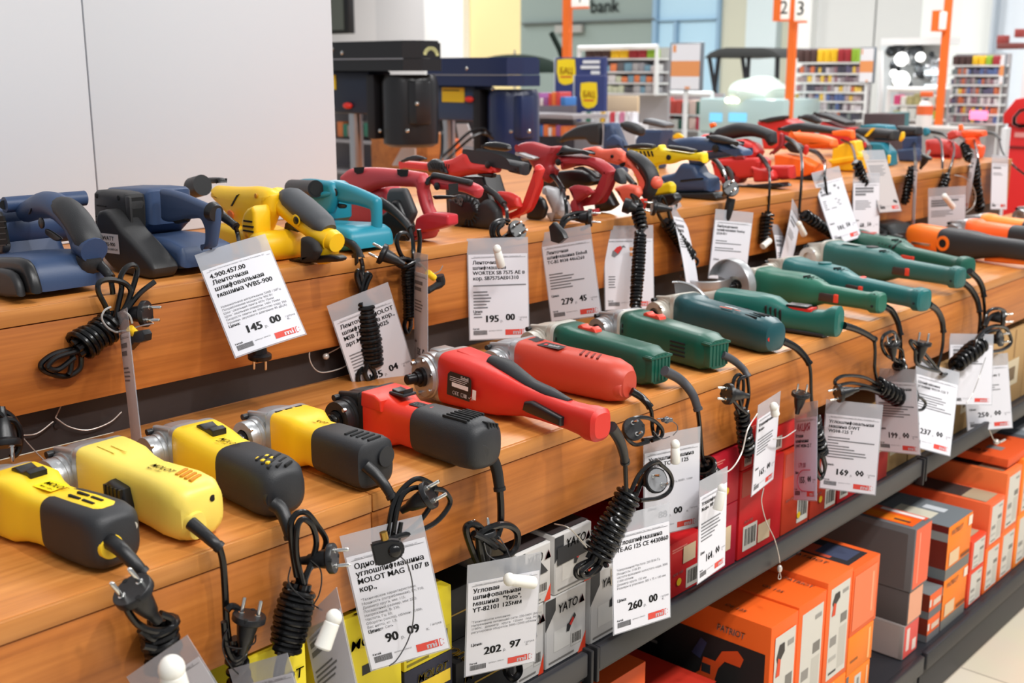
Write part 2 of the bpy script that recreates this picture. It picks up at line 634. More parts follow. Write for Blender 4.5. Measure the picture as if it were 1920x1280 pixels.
def plug(t, c, d, face=None, s=1.0, ring=False):
    """round two-pin plug: c = centre of its face, d = direction the pins point"""
    c, d = Vector(c), Vector(d).normalized()
    mb = MB()
    mb.lathe([(0.0, 0.0185 * s), (-0.001 * s, 0.0192 * s), (-0.007 * s, 0.0192 * s), (-0.009 * s, 0.0165 * s), (-0.0105 * s, 0.0125 * s),
              (-0.022 * s, 0.0105 * s), (-0.034 * s, 0.0075 * s), (-0.036 * s, 0.0058 * s), (-0.047 * s, 0.0048 * s)], c, d, 22)
    u = d.cross(Vector((0, 0, 1)))
    u = (u if u.length > 0.2 else d.cross(Vector((0, 1, 0)))).normalized()
    if face is not None:
        u = Vector(face)
        u = (u - d * u.dot(d)).normalized()
    p = mb.build('plug', BLACK, t)
    w_ = d.cross(u).normalized()
    MB().cyl(c - d * 0.004 + w_ * 0.0168 * s, c + d * 0.0004 + w_ * 0.0168 * s, 0.0027 * s, n=10).cyl(
        c - d * 0.004 - w_ * 0.0168 * s, c + d * 0.0004 - w_ * 0.0168 * s, 0.0027 * s, n=10).build('earth_slot', HOLE, p)
    for sg in (-1, 1):
        q = c + u * 0.0095 * s * sg
        MB().lathe([(0, 0.0037 * s), (0.0012 * s, 0.0036 * s), (0.0014 * s, 0.0024 * s), (0.0175 * s, 0.0024 * s), (0.019 * s, 0.0016 * s)], q, d, 12).build('pin', CHROME, p)
    return p


def wires(name, label, paths, r=0.0009, rgb=(196, 190, 184), cat='wire', extra=None):
    mb = MB()
    for p in paths:
        mb.tube(smooth_path(p, 8), r, 6)
    if extra:
        extra(mb)
    return tag(mb.build(name, mat('clear_coated_wire_%d' % rgb[0], rgb, 0.25, 0.35)), label, cat)


# ================================================================ angle grinders (local x runs from the gear head to the cord)
def col(rgb, rough=0.4, **kw):
    return mat('moulded_plastic_%d_%d_%d' % rgb, rgb, rough, bump=kw.pop('bump', 0.12), gscale=700, **kw)


def base_frame(x, y, rz, z=0.998):
    return (x, y, z), rz


def T_(t):
    return FR[t.name]


def gear_head(t, m, h=0.037, sc=1.0, dark=None, spindle=True, seed=0, long=1.0):
    M = T_(t)
    k = sc
    mb = MB()
    mb.loft([(.004, .037 * k, .0392 * k, h + .0005, 6), (-.0055, .037 * k, .0392 * k, h + .0005, 6), (-.0075, .0335 * k, .0355 * k, h + .001, 6),
             (-.022 * long, .031 * k, .0325 * k, h + .0015, 5), (-.040 * long, .0275 * k, .0265 * k, h + .005, 4.5),
             (-.054 * long, .022 * k, .0175 * k, h + .011, 4), (-.060 * long, .014 * k, .010 * k, h + .014, 3.5)], 36, M)
    mb.span((-.018, -.016 * k, h + .028 * k), (-.009, .014 * k, h + .0365 * k), 0.003, M)
    mb.prism([(-.058 * long, h + .016 * k), (-.057 * long, h + .029 * k), (-.010, h + .0352 * k), (-.008, h + .02 * k)], -.033 * k, -.022 * k, .004, M)
    hd = mb.build('gear_head', m, t)
    cx = -.032 * long
    mb = MB()
    mb.lathe([(-.012, .0295 * k), (.008, .0295 * k), (.009, .0265 * k), (.0145, .0265 * k), (.015, .0252 * k), (.0205, .0252 * k), (.021, .0262 * k), (.030, .0255 * k),
              (.030, .0145 * k), (.022, .0145 * k)], (cx, -.028 * k, h - .003), (0, -1, 0), 36, M)
    mb.build('spindle_collar', m, hd)
    MB().cyl((-.054 * long, -.034 * k, h + .022 * k), (-.054 * long, -.0425 * k, h + .022 * k), .0046 * k, n=12, M=M).build('head_bolt', BLACK, hd)
    for sx, sz in ((.021, .019), (.021, -.019), (-.021, -.019)):
        MB().cyl((cx + sx * k, -.056 * k, h - .003 + sz * k), (cx + sx * k, -.0605 * k, h - .003 + sz * k), .0028 * k, n=10, M=M).build('screw', STEEL, hd)
    if spindle:
        mb = MB()
        pr = [(0, .013 * k), (.008, .013 * k), (.0085, .0095 * k), (.015, .0095 * k), (.0155, .0068 * k)]
        for i in range(8):
            pr += [(.017 + i * .0022, .0068 * k), (.018 + i * .0022, .0060 * k)]
        pr += [(.036, .0064 * k), (.0375, .005 * k)]
        mb.lathe(pr, (cx, -.053 * k, h - .003), (0, -1, 0), 24, M)
        mb.build('spindle', mat('black_oxide_steel', (40, 39, 40), 0.35, 0.7), hd)
        MB().lathe([(0, .0100 * k), (.004, .0100 * k)], (cx, -.0615 * k, h - .003), (0, -1, 0), 20, M).build('spindle_washer', CHROME, hd)
    return hd


def slots(t, parent, items, m=None, name='vents'):
    """items: (centre, size, turn about z, tilt about x)"""
    M = T_(t)
    mb = MB()
    for c, s, rz, rx in items:
        mb.box((0, 0, 0), s, 0.0006, M @ Matrix.Translation(Vector(c)) @ Matrix.Rotation(rz, 4, 'Z') @ Matrix.Rotation(rx, 4, 'X'))
    return mb.build(name, m or HOLE, parent)


def lettering(parent, s, size, M, m=None, bold=0.01, shear=0.0, align='l', name='lettering', fit=None):
    return MB().text(s, size, M, bold, align, shear, fit).build(name, m or INK, parent, flat=True)


def top_text(t, x, y, z, turn=0.0, tilt=0.0):
    return T_(t) @ Matrix.Translation((x, y, z)) @ Matrix.Rotation(turn, 4, 'Z') @ Matrix.Rotation(tilt, 4, 'X')


def slider(t, par, x, z, m, ln=.034, wd=.019, y=0.0):
    M = T_(t)
    mb = MB()
    mb.prism([(x - ln / 2, z - .004), (x - ln / 2, z + .003), (x - ln * .3, z + .0062), (x - ln * .1, z + .0035), (x, z + .0028), (x + ln * .12, z + .0032),
              (x + ln * .3, z + .0066), (x + ln / 2, z + .0045), (x + ln / 2, z - .004)], y - wd / 2, y + wd / 2, 0.0015, M)
    return mb.build('slide_switch', m, par)


ZL, ZU = 0.998, 1.217


# ================================================================ lower tier: the angle grinders, nearest first
YEL, YEL2, DRY = (247, 206, 40), (240, 214, 96), (243, 190, 22)
TAILS = {}


def molot_logo(t, par, x, y, z, model, sc=1.0):
    M = top_text(t, x, y, z, 0.0)
    lettering(par, 'MOLOT', .0118 * sc, M, bold=.02, shear=.25)
    lettering(par, model, .0052 * sc, M @ Matrix.Translation((.004, -.0075, 0)), bold=.012)


def g_start(x, y, rz, name, label, z=ZL, group='corded angle grinders on the lower step'):
    return thing(name, (x, y, z), label, 'angle grinder', R_(rz), group)


# 1 - at the left edge: yellow with black rear and a sticker patch
t = g_start(-1.336, 0.562, 6.5, 'angle_grinder', 'yellow and black grinder at the left edge with a bright yellow sticker patch')
M = T_(t)
gear_head(t, ALU)
b = MB().loft([(.0, .034, .037, .038, 7), (.004, .0365, .0385, .0392, 7), (.048, .0365, .0385, .0392, 6), (.066, .0315, .0335, .0375, 5),
               (.085, .029, .0315, .036, 4.5), (.125, .0295, .032, .036, 4.5)], 36, M).build('housing', col(YEL), t)
r = MB().loft([(.105, .0297, .0322, .036, 4.5), (.112, .0312, .0335, .0358, 4.5), (.150, .0325, .0348, .0362, 4.5), (.185, .033, .035, .0365, 4.2),
               (.203, .031, .033, .0365, 3.6), (.211, .025, .027, .0365, 3), (.213, .02, .022, .0365, 3)], 36, M).build('rear_grip', GRIP, t)
MB().loft([(.098, .0205, .0315, .0375, 5), (.150, .0205, .0345, .0380, 5), (.186, .0195, .0345, .0383, 5), (.193, .0165, .0325, .0385, 4)], 28, M).build('top_strip', col(YEL), t)
slots(t, r, [((x, y, .0722), (.021, .0035, .004), 0, 0) for x in (.142, .168) for y in (-.0075, .004)])
slider(t, b, .035, .0775, BLACK, .040, .023, .004)
MB().quad(-.017, -.012, .018, .0125, top_text(t, .083, .0, .0712, 0.05)).build('sticker', mat('bright_yellow_sticker', (255, 226, 10), 0.4), b, flat=True)
molot_logo(t, b, .070, -.001, .0722, 'MAG 1255-1', .95)
MB().lathe([(0, .0145), (.006, .0145), (.009, .0125), (.009, .009)], (.206, -.012, .032), (1, -.18, -.05), 24, M).build('cord_ring', col(YEL), t)
MB().cyl((.205, .018, .046), (.2125, .018, .046), .005, n=14, M=M).build('screw', STEEL, r)
boot(t, px(-1.1, (205, 1014, -1.125), (228, 1031, -1.10), (252, 1056, -1.085), (268, 1074, -1.078)), .0093, .0068)
cord(t, [px(-1.078, (268, 1074), (277, 1105), (284, 1140), (296, 1165), (310, 1190)),
         px(-1.062, (236, 1136), (243, 1150), (262, 1172), (290, 1182), (318, 1178), (322, 1160), (300, 1150)),
         px(-1.066, (262, 1180), (285, 1196), (318, 1198), (335, 1206), (330, 1218), (300, 1216), (268, 1210))], .0042,
     [(onx(297, 1168, -1.078), onx(306, 1252, -1.078), .0175, 6)])
plug(t, onx(246, 1104, -1.05), vdir(-.35, -.75, .55), vdir(.35, -.75, 0), 1.16)

# 2 - all yellow, black paddle on its side
t = g_start(-1.335, 0.679, 4.5, 'angle_grinder', 'plain pale yellow grinder with black side paddle, second from the left on the lower step')
M = T_(t)
gear_head(t, ALU, .040, 1.06)
b = MB().loft([(.0, .036, .039, .040, 7), (.003, .0385, .041, .0412, 7), (.02, .0395, .0415, .0416, 5), (.05, .038, .0405, .041, 4.5), (.075, .0325, .0365, .040, 4),
               (.10, .030, .0345, .039, 4), (.135, .0325, .0355, .0385, 4), (.165, .0355, .0365, .0375, 4), (.19, .0350, .0355, .0365, 3.6),
               (.203, .030, .031, .036, 3), (.208, .022, .024, .036, 2.6)], 40, M).build('housing', col(YEL2), t)
MB().loft([(.14, .012, .02, .026, 3, -.018), (.20, .014, .019, .024, 3, -.016), (.212, .012, .016, .024, 2.6, -.014)], 24, M).build('cord_socket', col(YEL2), t)
mb = MB().prism([(.068, .012), (.063, .03), (.067, .052), (.078, .058), (.105, .052), (.112, .03), (.108, .010)], -.0435, -.02, .006, M)
for i in range(5):
    mb.prism([(.069 + i * .008, .016), (.069 + i * .008, .052), (.073 + i * .008, .052), (.073 + i * .008, .016)], -.0445, -.04, .0008, M)
mb.build('paddle_switch', BLACK, t)
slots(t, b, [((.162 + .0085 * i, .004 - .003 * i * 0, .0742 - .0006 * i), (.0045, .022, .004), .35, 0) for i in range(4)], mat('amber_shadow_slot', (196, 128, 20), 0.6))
mb = MB()
for k in range(2):
    mb.prism([(.02 + .012 * k, .0832), (.056 + .008 * k, .0812), (.056 + .008 * k, .0822), (.02 + .012 * k, .0842)], -.018 + k * .012, -.016 + k * .012, 0.0002, M)
mb.build('moulded_ribs', col(YEL2), b)
molot_logo(t, b, .112, -.006, .0752, 'MAG 1109-1')
MB().cyl((.197, .010, .050), (.2085, .012, .050), .0042, n=14, M=M).build('screw', BLACK, b)
boot(t, px(-1.1, (358, 980, -1.118), (382, 1000, -1.10), (400, 1016, -1.085), (412, 1026, -1.08)), .0082, .0062)
cord(t, [px(-1.08, (411, 1025), (418, 1055), (422, 1110), (425, 1170), (432, 1225), (440, 1290)),
         px(-1.07, (425, 1144), (434, 1136), (447, 1142), (458, 1162), (462, 1190), (452, 1230), (446, 1290)),
         px(-1.06, (420, 1165), (425, 1210), (440, 1235), (462, 1215), (472, 1190))], .0042,
     [(onx(440, 1205, -1.075), onx(450, 1285, -1.075), .011, 4)])
plug(t, onx(468, 1152, -1.05), vdir(.22, -1, .12), vdir(1, .1, 0), 1.02)
wires('wire_tie', 'thin black wire tie round the cord of the plain pale yellow grinder',
      [px(-1.055, (428, 1178), (418, 1200), (420, 1225), (434, 1250), (452, 1268)), px(-1.05, (425, 1211), (450, 1215), (476, 1206), (480, 1190))], .0009, (44, 44, 46))

# 3 - yellow front, black rear with curved vents
t = g_start(-1.33, 0.812, -2.5, 'angle_grinder', 'yellow grinder with black slide switch and black rear, third from the left')
M = T_(t)
gear_head(t, ALU, .038)
b = MB().loft([(.0, .034, .0365, .038, 6), (.004, .0365, .0385, .039, 6), (.02, .0372, .039, .0395, 4.5), (.05, .0355, .0375, .0388, 4), (.08, .032, .0345, .0375, 3.8), (.122, .0315, .034, .0368, 3.8)], 40, M).build('housing', col(YEL), t)
r = MB().loft([(.104, .0318, .0343, .037, 3.8), (.110, .0328, .0352, .037, 3.8), (.15, .0335, .036, .0368, 3.6), (.185, .0345, .0362, .0366, 3.4),
               (.205, .0325, .0345, .0362, 3), (.217, .0265, .0285, .036, 2.6), (.221, .019, .021, .036, 2.5)], 40, M).build('rear_grip', GRIP, t)
mb = MB()
for i in range(9):
    a = -.9 + i * .22
    mb.box((0, 0, 0), (.0035, .017, .004), .0006, M @ Matrix.Translation((.178 + .0125 * (i % 3) + .004 * (i // 3), -.012 + .010 * (i // 3), .0715 - .0016 * (i % 3))) @ Matrix.Rotation(.5, 4, 'Z'))
mb.build('vents', HOLE, r)
mb = MB()
for i in range(5):
    mb.box((0, 0, 0), (.0042, .006, .003), .0005, M @ Matrix.Translation((.176 + .011 * (i % 3), -.013 + .013 * (i // 3), .0718)) @ Matrix.Rotation(.5, 4, 'Z'))
mb.build('vent_inserts', col(YEL), r)
MB().lathe([(0, .0155), (.006, .0155), (.010, .0135), (.010, .009)], (.208, -.014, .032), (1, -.2, -.1), 24, M).build('cord_collar', GRIP, r)
slider(t, b, .045, .0776, BLACK, .042, .021, .0)
molot_logo(t, b, .078, -.010, .0742, 'MAG 1258', .95)
MB().cyl((.212, .015, .044), (.2185, .016, .044), .0036, n=12, M=M).build('screw', HOLE, r)
boot(t, px(-1.09, (513, 944, -1.105), (527, 955, -1.095), (538, 980, -1.083), (546, 1008, -1.077)), .0098, .0075)
cord(t, [px(-1.076, (546, 1006), (551, 1040), (558, 1075), (563, 1105)),
         px(-1.07, (556, 1080), (548, 1030), (545, 985), (556, 963), (576, 962), (595, 985), (611, 1012), (604, 1040), (592, 1060), (588, 1050)),
         px(-1.064, (568, 1095), (556, 1040), (557, 990), (568, 973), (585, 985), (593, 1015), (587, 1045), (572, 1085)),
         px(-1.07, (588, 1056), (575, 1075), (570, 1100)), px(-1.07, (534, 1210), (522, 1240), (514, 1290)), px(-1.066, (540, 1215), (530, 1245), (524, 1290))], .0038,
     [(onx(562, 1102, -1.07), onx(534, 1216, -1.07), .0185, 11)])
plug(t, onx(628, 1046, -1.045), vdir(1, -.1, .12), vdir(-.1, 1, 0), .98)
wires('wire_tie', 'thin black wire tie between a coiled cord and the tag turned sideways',
      [px(-1.05, (583, 1050), (600, 1066), (603, 1090), (598, 1115), (590, 1130), (588, 1134)), px(-1.05, (545, 1062), (541, 1090), (560, 1115), (588, 1134), (604, 1144))], .0009, (44, 44, 46))

# 4 - yellow and black, no switch in view
t = g_start(-1.296, 0.944, 0, 'angle_grinder', 'yellow grinder with square front and black rear lying left of the red and black grinder')
M = T_(t)
gear_head(t, ALU, .038, .98)
b = MB().loft([(.0, .033, .036, .037, 7), (.003, .0355, .0375, .0382, 7), (.040, .0360, .038, .0385, 6), (.052, .032, .0335, .0385, 5), (.066, .0278, .0295, .0385, 4),
               (.10, .0282, .030, .038, 4)], 36, M).build('housing', col(DRY), t)
r = MB().loft([(.086, .0285, .0303, .038, 4), (.09, .0295, .0312, .038, 4), (.13, .0305, .032, .0375, 4.2), (.172, .0315, .0332, .037, 4.5), (.186, .030, .032, .037, 4), (.190, .024, .026, .037, 4)], 36, M).build('rear_grip', GRIP, t)
MB().cyl((.178, .013, .044), (.193, .014, .044), .014, n=20, M=M).build('screw_boss', GRIP, r)
slots(t, r, [((.140 + .0105 * i, -.002 + .001 * i, .0695), (.004, .024, .004), .15, 0) for i in range(5)])
slots(t, b, [((.004 + .0 * i, -.020 + .017 * i, .0745), (.004, .0115, .004), 0, 0) for i in range(3)], name='seam_gaps')
molot_logo(t, b, .046, .0, .0692, 'MAG 1107', .85)
boot(t, px(-1.09, (685, 872, -1.105), (705, 890, -1.093), (722, 910, -1.08), (735, 932, -1.072)), .0085, .0062)
cord(t, [px(-1.072, (735, 930), (739, 960), (737, 985), (725, 1000), (719, 1020)),
         px(-1.065, (726, 1005), (736, 950), (752, 920), (778, 898), (800, 902), (818, 918), (806, 950), (785, 978), (760, 1000)),
         px(-1.06, (735, 1010), (746, 950), (760, 922), (785, 914), (800, 930)),
         px(-1.05, (812, 916), (832, 920), (844, 938), (836, 958), (815, 980), (785, 995), (750, 1004), (728, 1012)),
         px(-1.056, (752, 978), (748, 1000), (746, 1015))], .0036)
plug(t, onx(808, 926, -1.04), vdir(.85, -.5, .2), vdir(.45, .8, 0), 1.0)

# 5 - red front, black head and rear
t = g_start(-1.267, 1.091, 0.5, 'angle_grinder', 'red grinder with black gear head and black rear lying between yellow and red tools')
M = T_(t)
gear_head(t, mat('black_painted_casting', (38, 37, 38), 0.38, 0.3, bump=0.25, gscale=200), .040, 1.08)
b = MB().loft([(.0, .036, .039, .0395, 7), (.003, .039, .041, .0415, 7), (.030, .0392, .0412, .0416, 6), (.046, .034, .036, .0405, 5), (.062, .0295, .0315, .040, 3.6),
               (.12, .0305, .0325, .0395, 3.4)], 40, M).build('housing', col((214, 48, 28), .38), t)
MB().prism([(.0, .06), (.002, .0828), (.030, .0828), (.044, .076), (.044, .06)], -.040, .03, .003, M).build('housing_shoulder', col((214, 48, 28), .38), b)
r = MB().loft([(.096, .0308, .0328, .0395, 3.4), (.1, .032, .034, .0392, 3.4), (.14, .0325, .0348, .0388, 3.4), (.19, .0338, .0358, .0384, 3.2), (.208, .0325, .0345, .038, 3), (.218, .029, .031, .038, 2.8), (.223, .022, .024, .038, 2.6)], 40, M).build('rear_grip', GRIP, t)
MB().lathe([(0, .016), (.008, .0155), (.014, .0125)], (.208, -.012, .032), (1, -.2, -.1), 24, M).build('cord_collar', GRIP, r)
MB().cyl((.215, .012, .036), (.2225, .0125, .036), .0042, n=14, M=M).build('screw', HOLE, r)
slots(t, r, [((.176, -.020 + .0068 * i, .0742 - .0004 * abs(i - 3)), (.046 - .002 * i, .0032, .004), 0, 0) for i in range(7)])
slots(t, r, [((.2165 - .0003 * i, .000 + .0062 * i, .0645 - .002 * i), (.012, .0032, .016), 0, 0) for i in range(4)])
mb = MB().span((.034, -.014, .080), (.066, .012, .0845), .0015, M)
sw = mb.build('switch_frame', GRIP, t)
MB().prism([(.037, .083), (.037, .088), (.050, .0862), (.063, .0905), (.063, .083)], -.0105, .0085, .0015, M).build('rocker_switch', BLACK, sw)
LM = top_text(t, .080, -.004, .0722, 0)
lb = MB().poly([(-.004, -.009), (.036, -.009), (.038, -.007), (.038, .007), (.036, .009), (-.004, .009), (-.006, .007), (-.006, -.007)], LM, .0004).build('name_plate', INK, t, flat=True)
lettering(lb, 'YATO', .0118, LM @ Matrix.Translation((-.003, -.0045, .0008)), mat('white_print', (236, 236, 236), .6), bold=.03)
MB().poly([(.029, -.005), (.037, -.005), (.036, -.002), (.033, .006), (.031, .006)], LM, .0008).build('emblem', mat('white_print', (236, 236, 236), .6), lb, flat=True)
MB().poly([(.0315, -.002), (.0345, -.002), (.0335, .005), (.0325, .005)], LM, .0011).build('emblem_core', mat('red_print', (206, 42, 40), .6), lb, flat=True)
boot(t, px(-1.085, (898, 838, -1.09), (916, 850, -1.084), (930, 876, -1.076), (937, 918, -1.07)), .0102, .0078)
cord(t, [px(-1.07, (937, 916), (939, 950), (938, 985), (930, 1010)),
         px(-1.06, (900, 1065), (885, 1030), (874, 995), (880, 983), (896, 985), (920, 1010), (948, 1032), (955, 1050)),
         px(-1.055, (905, 1060), (898, 1020), (900, 1000), (930, 985), (955, 985), (970, 1000), (966, 1028), (945, 1045), (920, 1050)),
         px(-1.064, (935, 1000), (915, 1015), (908, 1040), (906, 1075)), px(-1.06, (950, 1052), (952, 1080)), px(-1.05, (930, 1025), (905, 1008), (888, 1000)),
         px(-1.075, (948, 1240), (950, 1262), (962, 1272), (974, 1260), (972, 1240))], .0052)
plug(t, onx(905, 996, -1.065), vdir(-.15, -1, .1), vdir(1, -.3, 0), 1.0)
wires('wire_tie', 'thin steel wire tie wound through the knotted cord below the red and black grinder',
      [px(-1.043, (908, 1018), (915, 1040), (935, 1052), (958, 1058), (950, 1030), (935, 1005))], .0009, (90, 90, 94))


# ---------------------------------------------------------------- long grinders with a rear handle
def long_grinder(x, y, rz, L, label, body, name='angle_grinder', rb=.034, xb=.14, rh=.019, zb=None, trig=None, red=None, head=None, head_s=1.0, lift=.0, vents=True, zh=None, hole=True):
    t = g_start(x, y, rz, name, label)
    M = T_(t)
    zb = zb or rb + .002
    zh = zh or zb
    if head is not None:
        gear_head(t, head, zb, head_s, spindle=hole)
    b = MB().loft([(.0, rb * .96, rb * .98, zb, 4), (.004, rb * 1.03, rb * 1.05, zb + .0005, 4), (.03, rb * 1.02, rb * 1.04, zb, 3.4), (.038, rb * .96, rb * .98, zb, 3),
                   (xb * .75, rb, rb * 1.02, zb, 2.8), (xb, rb * .98, rb, zb, 2.6), (xb + .03, rb * .78, rb * .78, (zb + zh) / 2, 2.6), (xb + .05, rh * 1.05, rh * 1.2, zh, 3),
                   (L - .05, rh * .95, rh * 1.05, zh, 3), (L - .03, rh, rh * 1.1, zh, 3), (L - .022, rh * 1.2, rh * 1.32, zh, 3), (L - .004, rh * 1.15, rh * 1.25, zh, 3), (L, rh * .9, rh, zh, 3)], 36, M).build('housing', body, t)
    if trig is not None:
        mb = MB().span((xb + .04, -rh - .004, zh - .014), (xb + .088, -rh + .008, zh + .006), .003, M)
        tr = mb.build('trigger', trig, t)
        if red is not None:
            MB().span((xb + .084, -rh - .0055, zh - .012), (xb + .094, -rh + .008, zh + .007), .001, M).build('trigger_end', red, tr)
    if vents:
        slots(t, b, [((xb + .004 + .0075 * i, -rb * .35 + .004 * i, zb + rb * (.93 - .075 * i)), (.0035, .02, .006), -.3, 0) for i in range(5)])
    for yy, zz in ((-rh * .7, zh + rh * .9), (-rh * .95, zh - rh * .4)):
        MB().cyl((L - .013, yy, zz), (L - .013, yy * 1.28, zz + .0025), .0032, n=10, M=M).build('screw', HOLE, b)
    return t, b


RED = col((204, 40, 30), .4)
# 6 - red with silver head and data plate, long handle
x6, y6 = -1.330, 1.312
t = g_start(x6, y6, -4.0, 'angle_grinder', 'long bright red grinder with silver head, black data plate and black handle trigger')
M = T_(t)
mb = MB()
mb.loft([(.004, .040, .044, .046, 6), (-.010, .040, .044, .046, 6), (-.022, .033, .038, .047, 4), (-.045, .028, .033, .05, 3.4), (-.060, .018, .02, .054, 3)], 36, M)
mb.span((-.05, -.02, .066), (-.006, .02, .088), .008, M)
hd = mb.build('gear_head', ALU, t)
MB().lathe([(0, .040), (.014, .040), (.015, .037), (.021, .037), (.022, .0345), (.028, .0335), (.028, .0165), (.024, .0165)], (-.030, -.018, .044), (-.12, -1, 0), 40, M).build('spindle_collar', ALU, hd)
for a in range(6):
    an = a * math.pi / 3 + .3
    MB().cyl((-.033 + .029 * math.cos(an), -.044, .044 + .029 * math.sin(an)), (-.034 + .029 * math.cos(an), -.0505, .044 + .029 * math.sin(an)), .0036, n=10, M=M).build('screw', STEEL, hd)
MB().lathe([(0, .016), (.008, .016), (.009, .0115), (.016, .0115), (.0165, .0088), (.032, .0088), (.0335, .007)], (-.033, -.044, .044), (-.1, -1, 0), 24, M).build('spindle', mat('black_oxide_steel', (40, 39, 40), .35, .7), hd)
b = MB().loft([(.0, .040, .043, .045, 5.5), (.004, .0415, .0445, .0465, 5.5), (.05, .0405, .0435, .0455, 4), (.09, .0385, .0415, .0435, 3.6), (.125, .036, .037, .0425, 3.6), (.150, .030, .031, .041, 3.4),
               (.175, .0215, .0255, .039, 3.2), (.21, .019, .0225, .037, 3.2), (.27, .0185, .021, .034, 3.2), (.295, .0195, .0225, .033, 3.2), (.31, .0225, .0255, .032, 3.2), (.326, .0225, .025, .032, 3), (.331, .017, .019, .032, 3)], 40, M).build('housing', RED, t)
mb = MB()
mb.tube(smooth_path([(.085, .004, .085), (.12, .004, .0795), (.15, .004, .0705), (.18, .004, .0625), (.22, .003, .0575), (.262, .002, .0535)], 5), [.010, .014, .012, .010, .010, .005], 14, M, ry=1.25)
mb.build('soft_grip', GRIP, t)
MB().prism([(.010, .088), (.014, .0925), (.060, .088), (.092, .083), (.092, .078), (.01, .084)], -.010, .022, .003, M).build('top_ridge', RED, b)
MB().span((.102, -.004, .0835), (.124, .012, .0870), .0015, M).build('lock_button', mat('deep_red_button', (184, 36, 30), .4), t)
tr = MB().prism([(.190, .044), (.186, .030), (.196, .028), (.268, .022), (.270, .036), (.205, .048)], -.0275, -.012, .004, M).build('trigger', BLACK, t)
FM = M @ plane_m((.030, -.0424, .063), (1, 0, -.03), (0, .05, 1))
lb = MB().poly([(0, -.036), (.056, -.036), (.059, -.02), (.058, 0), (.054, .004), (.006, .004), (0, -.002)], FM, .0009).build('data_plate', mat('black_label', (34, 31, 32), .45), t, flat=True)
WP = mat('white_print', (236, 236, 236), .6)
mb = MB().quad(.012, -.0195, .052, -.0125, FM, .0014)
for i in range(3):
    mb.quad(.006, -.0045 - i * .0030, .052 - i * .004, -.0037 - i * .0030, FM, .0014)
mb.text('Einhell', .0072, FM @ Matrix.Translation((.033, -.0028, .0016)), .03)
mb.text('C\u20acE  \u25a1\u25a0 \u2713X', .0085, FM @ Matrix.Translation((.014, -.032, .0016)), .01)
mb.build('plate_print', WP, lb, flat=True)
sq = MB().quad(.062, -.030, .071, -.014, FM, .0012).build('code_sticker', WP, t, flat=True)
boot(t, px(-1.07, (1146, 800, -1.004), (1160, 822, -1.012), (1168, 845, -1.022), (1172, 866, -1.03)), .0092, .0068)
cord(t, [px(-1.03, (1172, 864), (1173, 890), (1174, 925), (1170, 945)),
         px(-1.04, (1178, 935), (1195, 895), (1215, 872), (1232, 865), (1240, 872)), px(-1.045, (1186, 945), (1205, 900), (1226, 868), (1250, 880), (1260, 900), (1255, 920), (1235, 933), (1200, 938)),
         px(-1.05, (1105, 1050), (1082, 1062), (1080, 1078), (1095, 1083), (1120, 1070), (1130, 1052)), px(-1.04, (1112, 1052), (1090, 1072), (1100, 1080), (1122, 1060)),
         px(-1.045, (1118, 1055), (1098, 1066), (1108, 1076), (1128, 1054))], .0037,
     [(onx(1180, 925, -1.035), onx(1117, 1046, -1.05), .0205, 13)])
plug(t, onx(1232, 900, -1.02), vdir(.45, -.15, .85), vdir(.8, .6, 0), 1.1)
MB().lathe([(0.0002, .0185), (.0008, .0185)], onx(1232, 900, -1.02), vdir(.45, -.15, .85), 22).build('plug_face', mat('grey_plug_face', (126, 127, 130), .4), t)

# 7 - coral red, black label on top
t = g_start(-1.324, 1.48, 3.5, 'angle_grinder', 'coral red round grinder with black name label on top, behind the long red one')
M = T_(t)
gear_head(t, ALU, .041, 1.02, spindle=False)
b = MB().loft([(.0, .035, .038, .0400, 4), (.004, .0375, .0402, .0412, 4), (.03, .037, .040, .041, 3.2), (.08, .0345, .038, .0395, 2.8), (.14, .0345, .0375, .0385, 2.7), (.19, .034, .036, .0372, 2.7),
               (.212, .028, .030, .036, 2.6), (.221, .020, .022, .035, 2.6)], 40, M).build('housing', col((188, 62, 42), .45), t)
MB().lathe([(0, .017), (.010, .0165), (.016, .012)], (.204, -.012, .029), (1, -.15, -.05), 24, M).build('cord_socket', col((188, 62, 42), .45), b)
LM = top_text(t, .040, -.012, .0785, 0, .12)
lb = MB().poly([(0, -.008), (.05, -.010), (.054, .008), (.006, .012)], LM, .0012).build('name_label', mat('black_label', (34, 31, 32), .45), t, flat=True)
lettering(lb, 'Einhell', .0085, LM @ Matrix.Translation((.021, -.003, .0018)), WP, bold=.03)
MB().quad(.011, -.003, .018, .004, LM, .0018).build('emblem', mat('red_print', (206, 42, 40), .6), lb, flat=True)
MB().poly([(-.024, -.004), (.0, -.008), (.004, .012), (-.018, .016)], top_text(t, .033, -.004, .0805, 0, .1), .001).build('dark_patch', mat('black_label', (34, 31, 32), .45), b, flat=True)
slots(t, b, [((.128 + .0115 * i, -.006, .0745 - .0006 * i), (.004, .026, .005), .35, 0) for i in range(4)], mat('dark_red_slot', (112, 30, 22), .6))
MB().cyl((.214, .012, .044), (.2205, .0125, .044), .0038, n=12, M=M).build('screw', HOLE, b)
boot(t, px(-1.08, (1184, 733, -1.10), (1202, 744, -1.09), (1213, 755, -1.08), (1219, 763, -1.075)), .0068, .0056, m=CORD)
cord(t, [px(-1.075, (1218, 762), (1222, 775), (1223, 800), (1226, 815)), px(-1.06, (1216, 828), (1190, 833), (1172, 815), (1174, 795), (1192, 783), (1220, 785), (1240, 802), (1240, 818), (1222, 826)),
         px(-1.065, (1236, 795), (1228, 820), (1205, 825))], .0034)
plug(t, onx(1190, 803, -1.045), vdir(.35, -.25, .9), vdir(.3, .95, 0), 1.0)
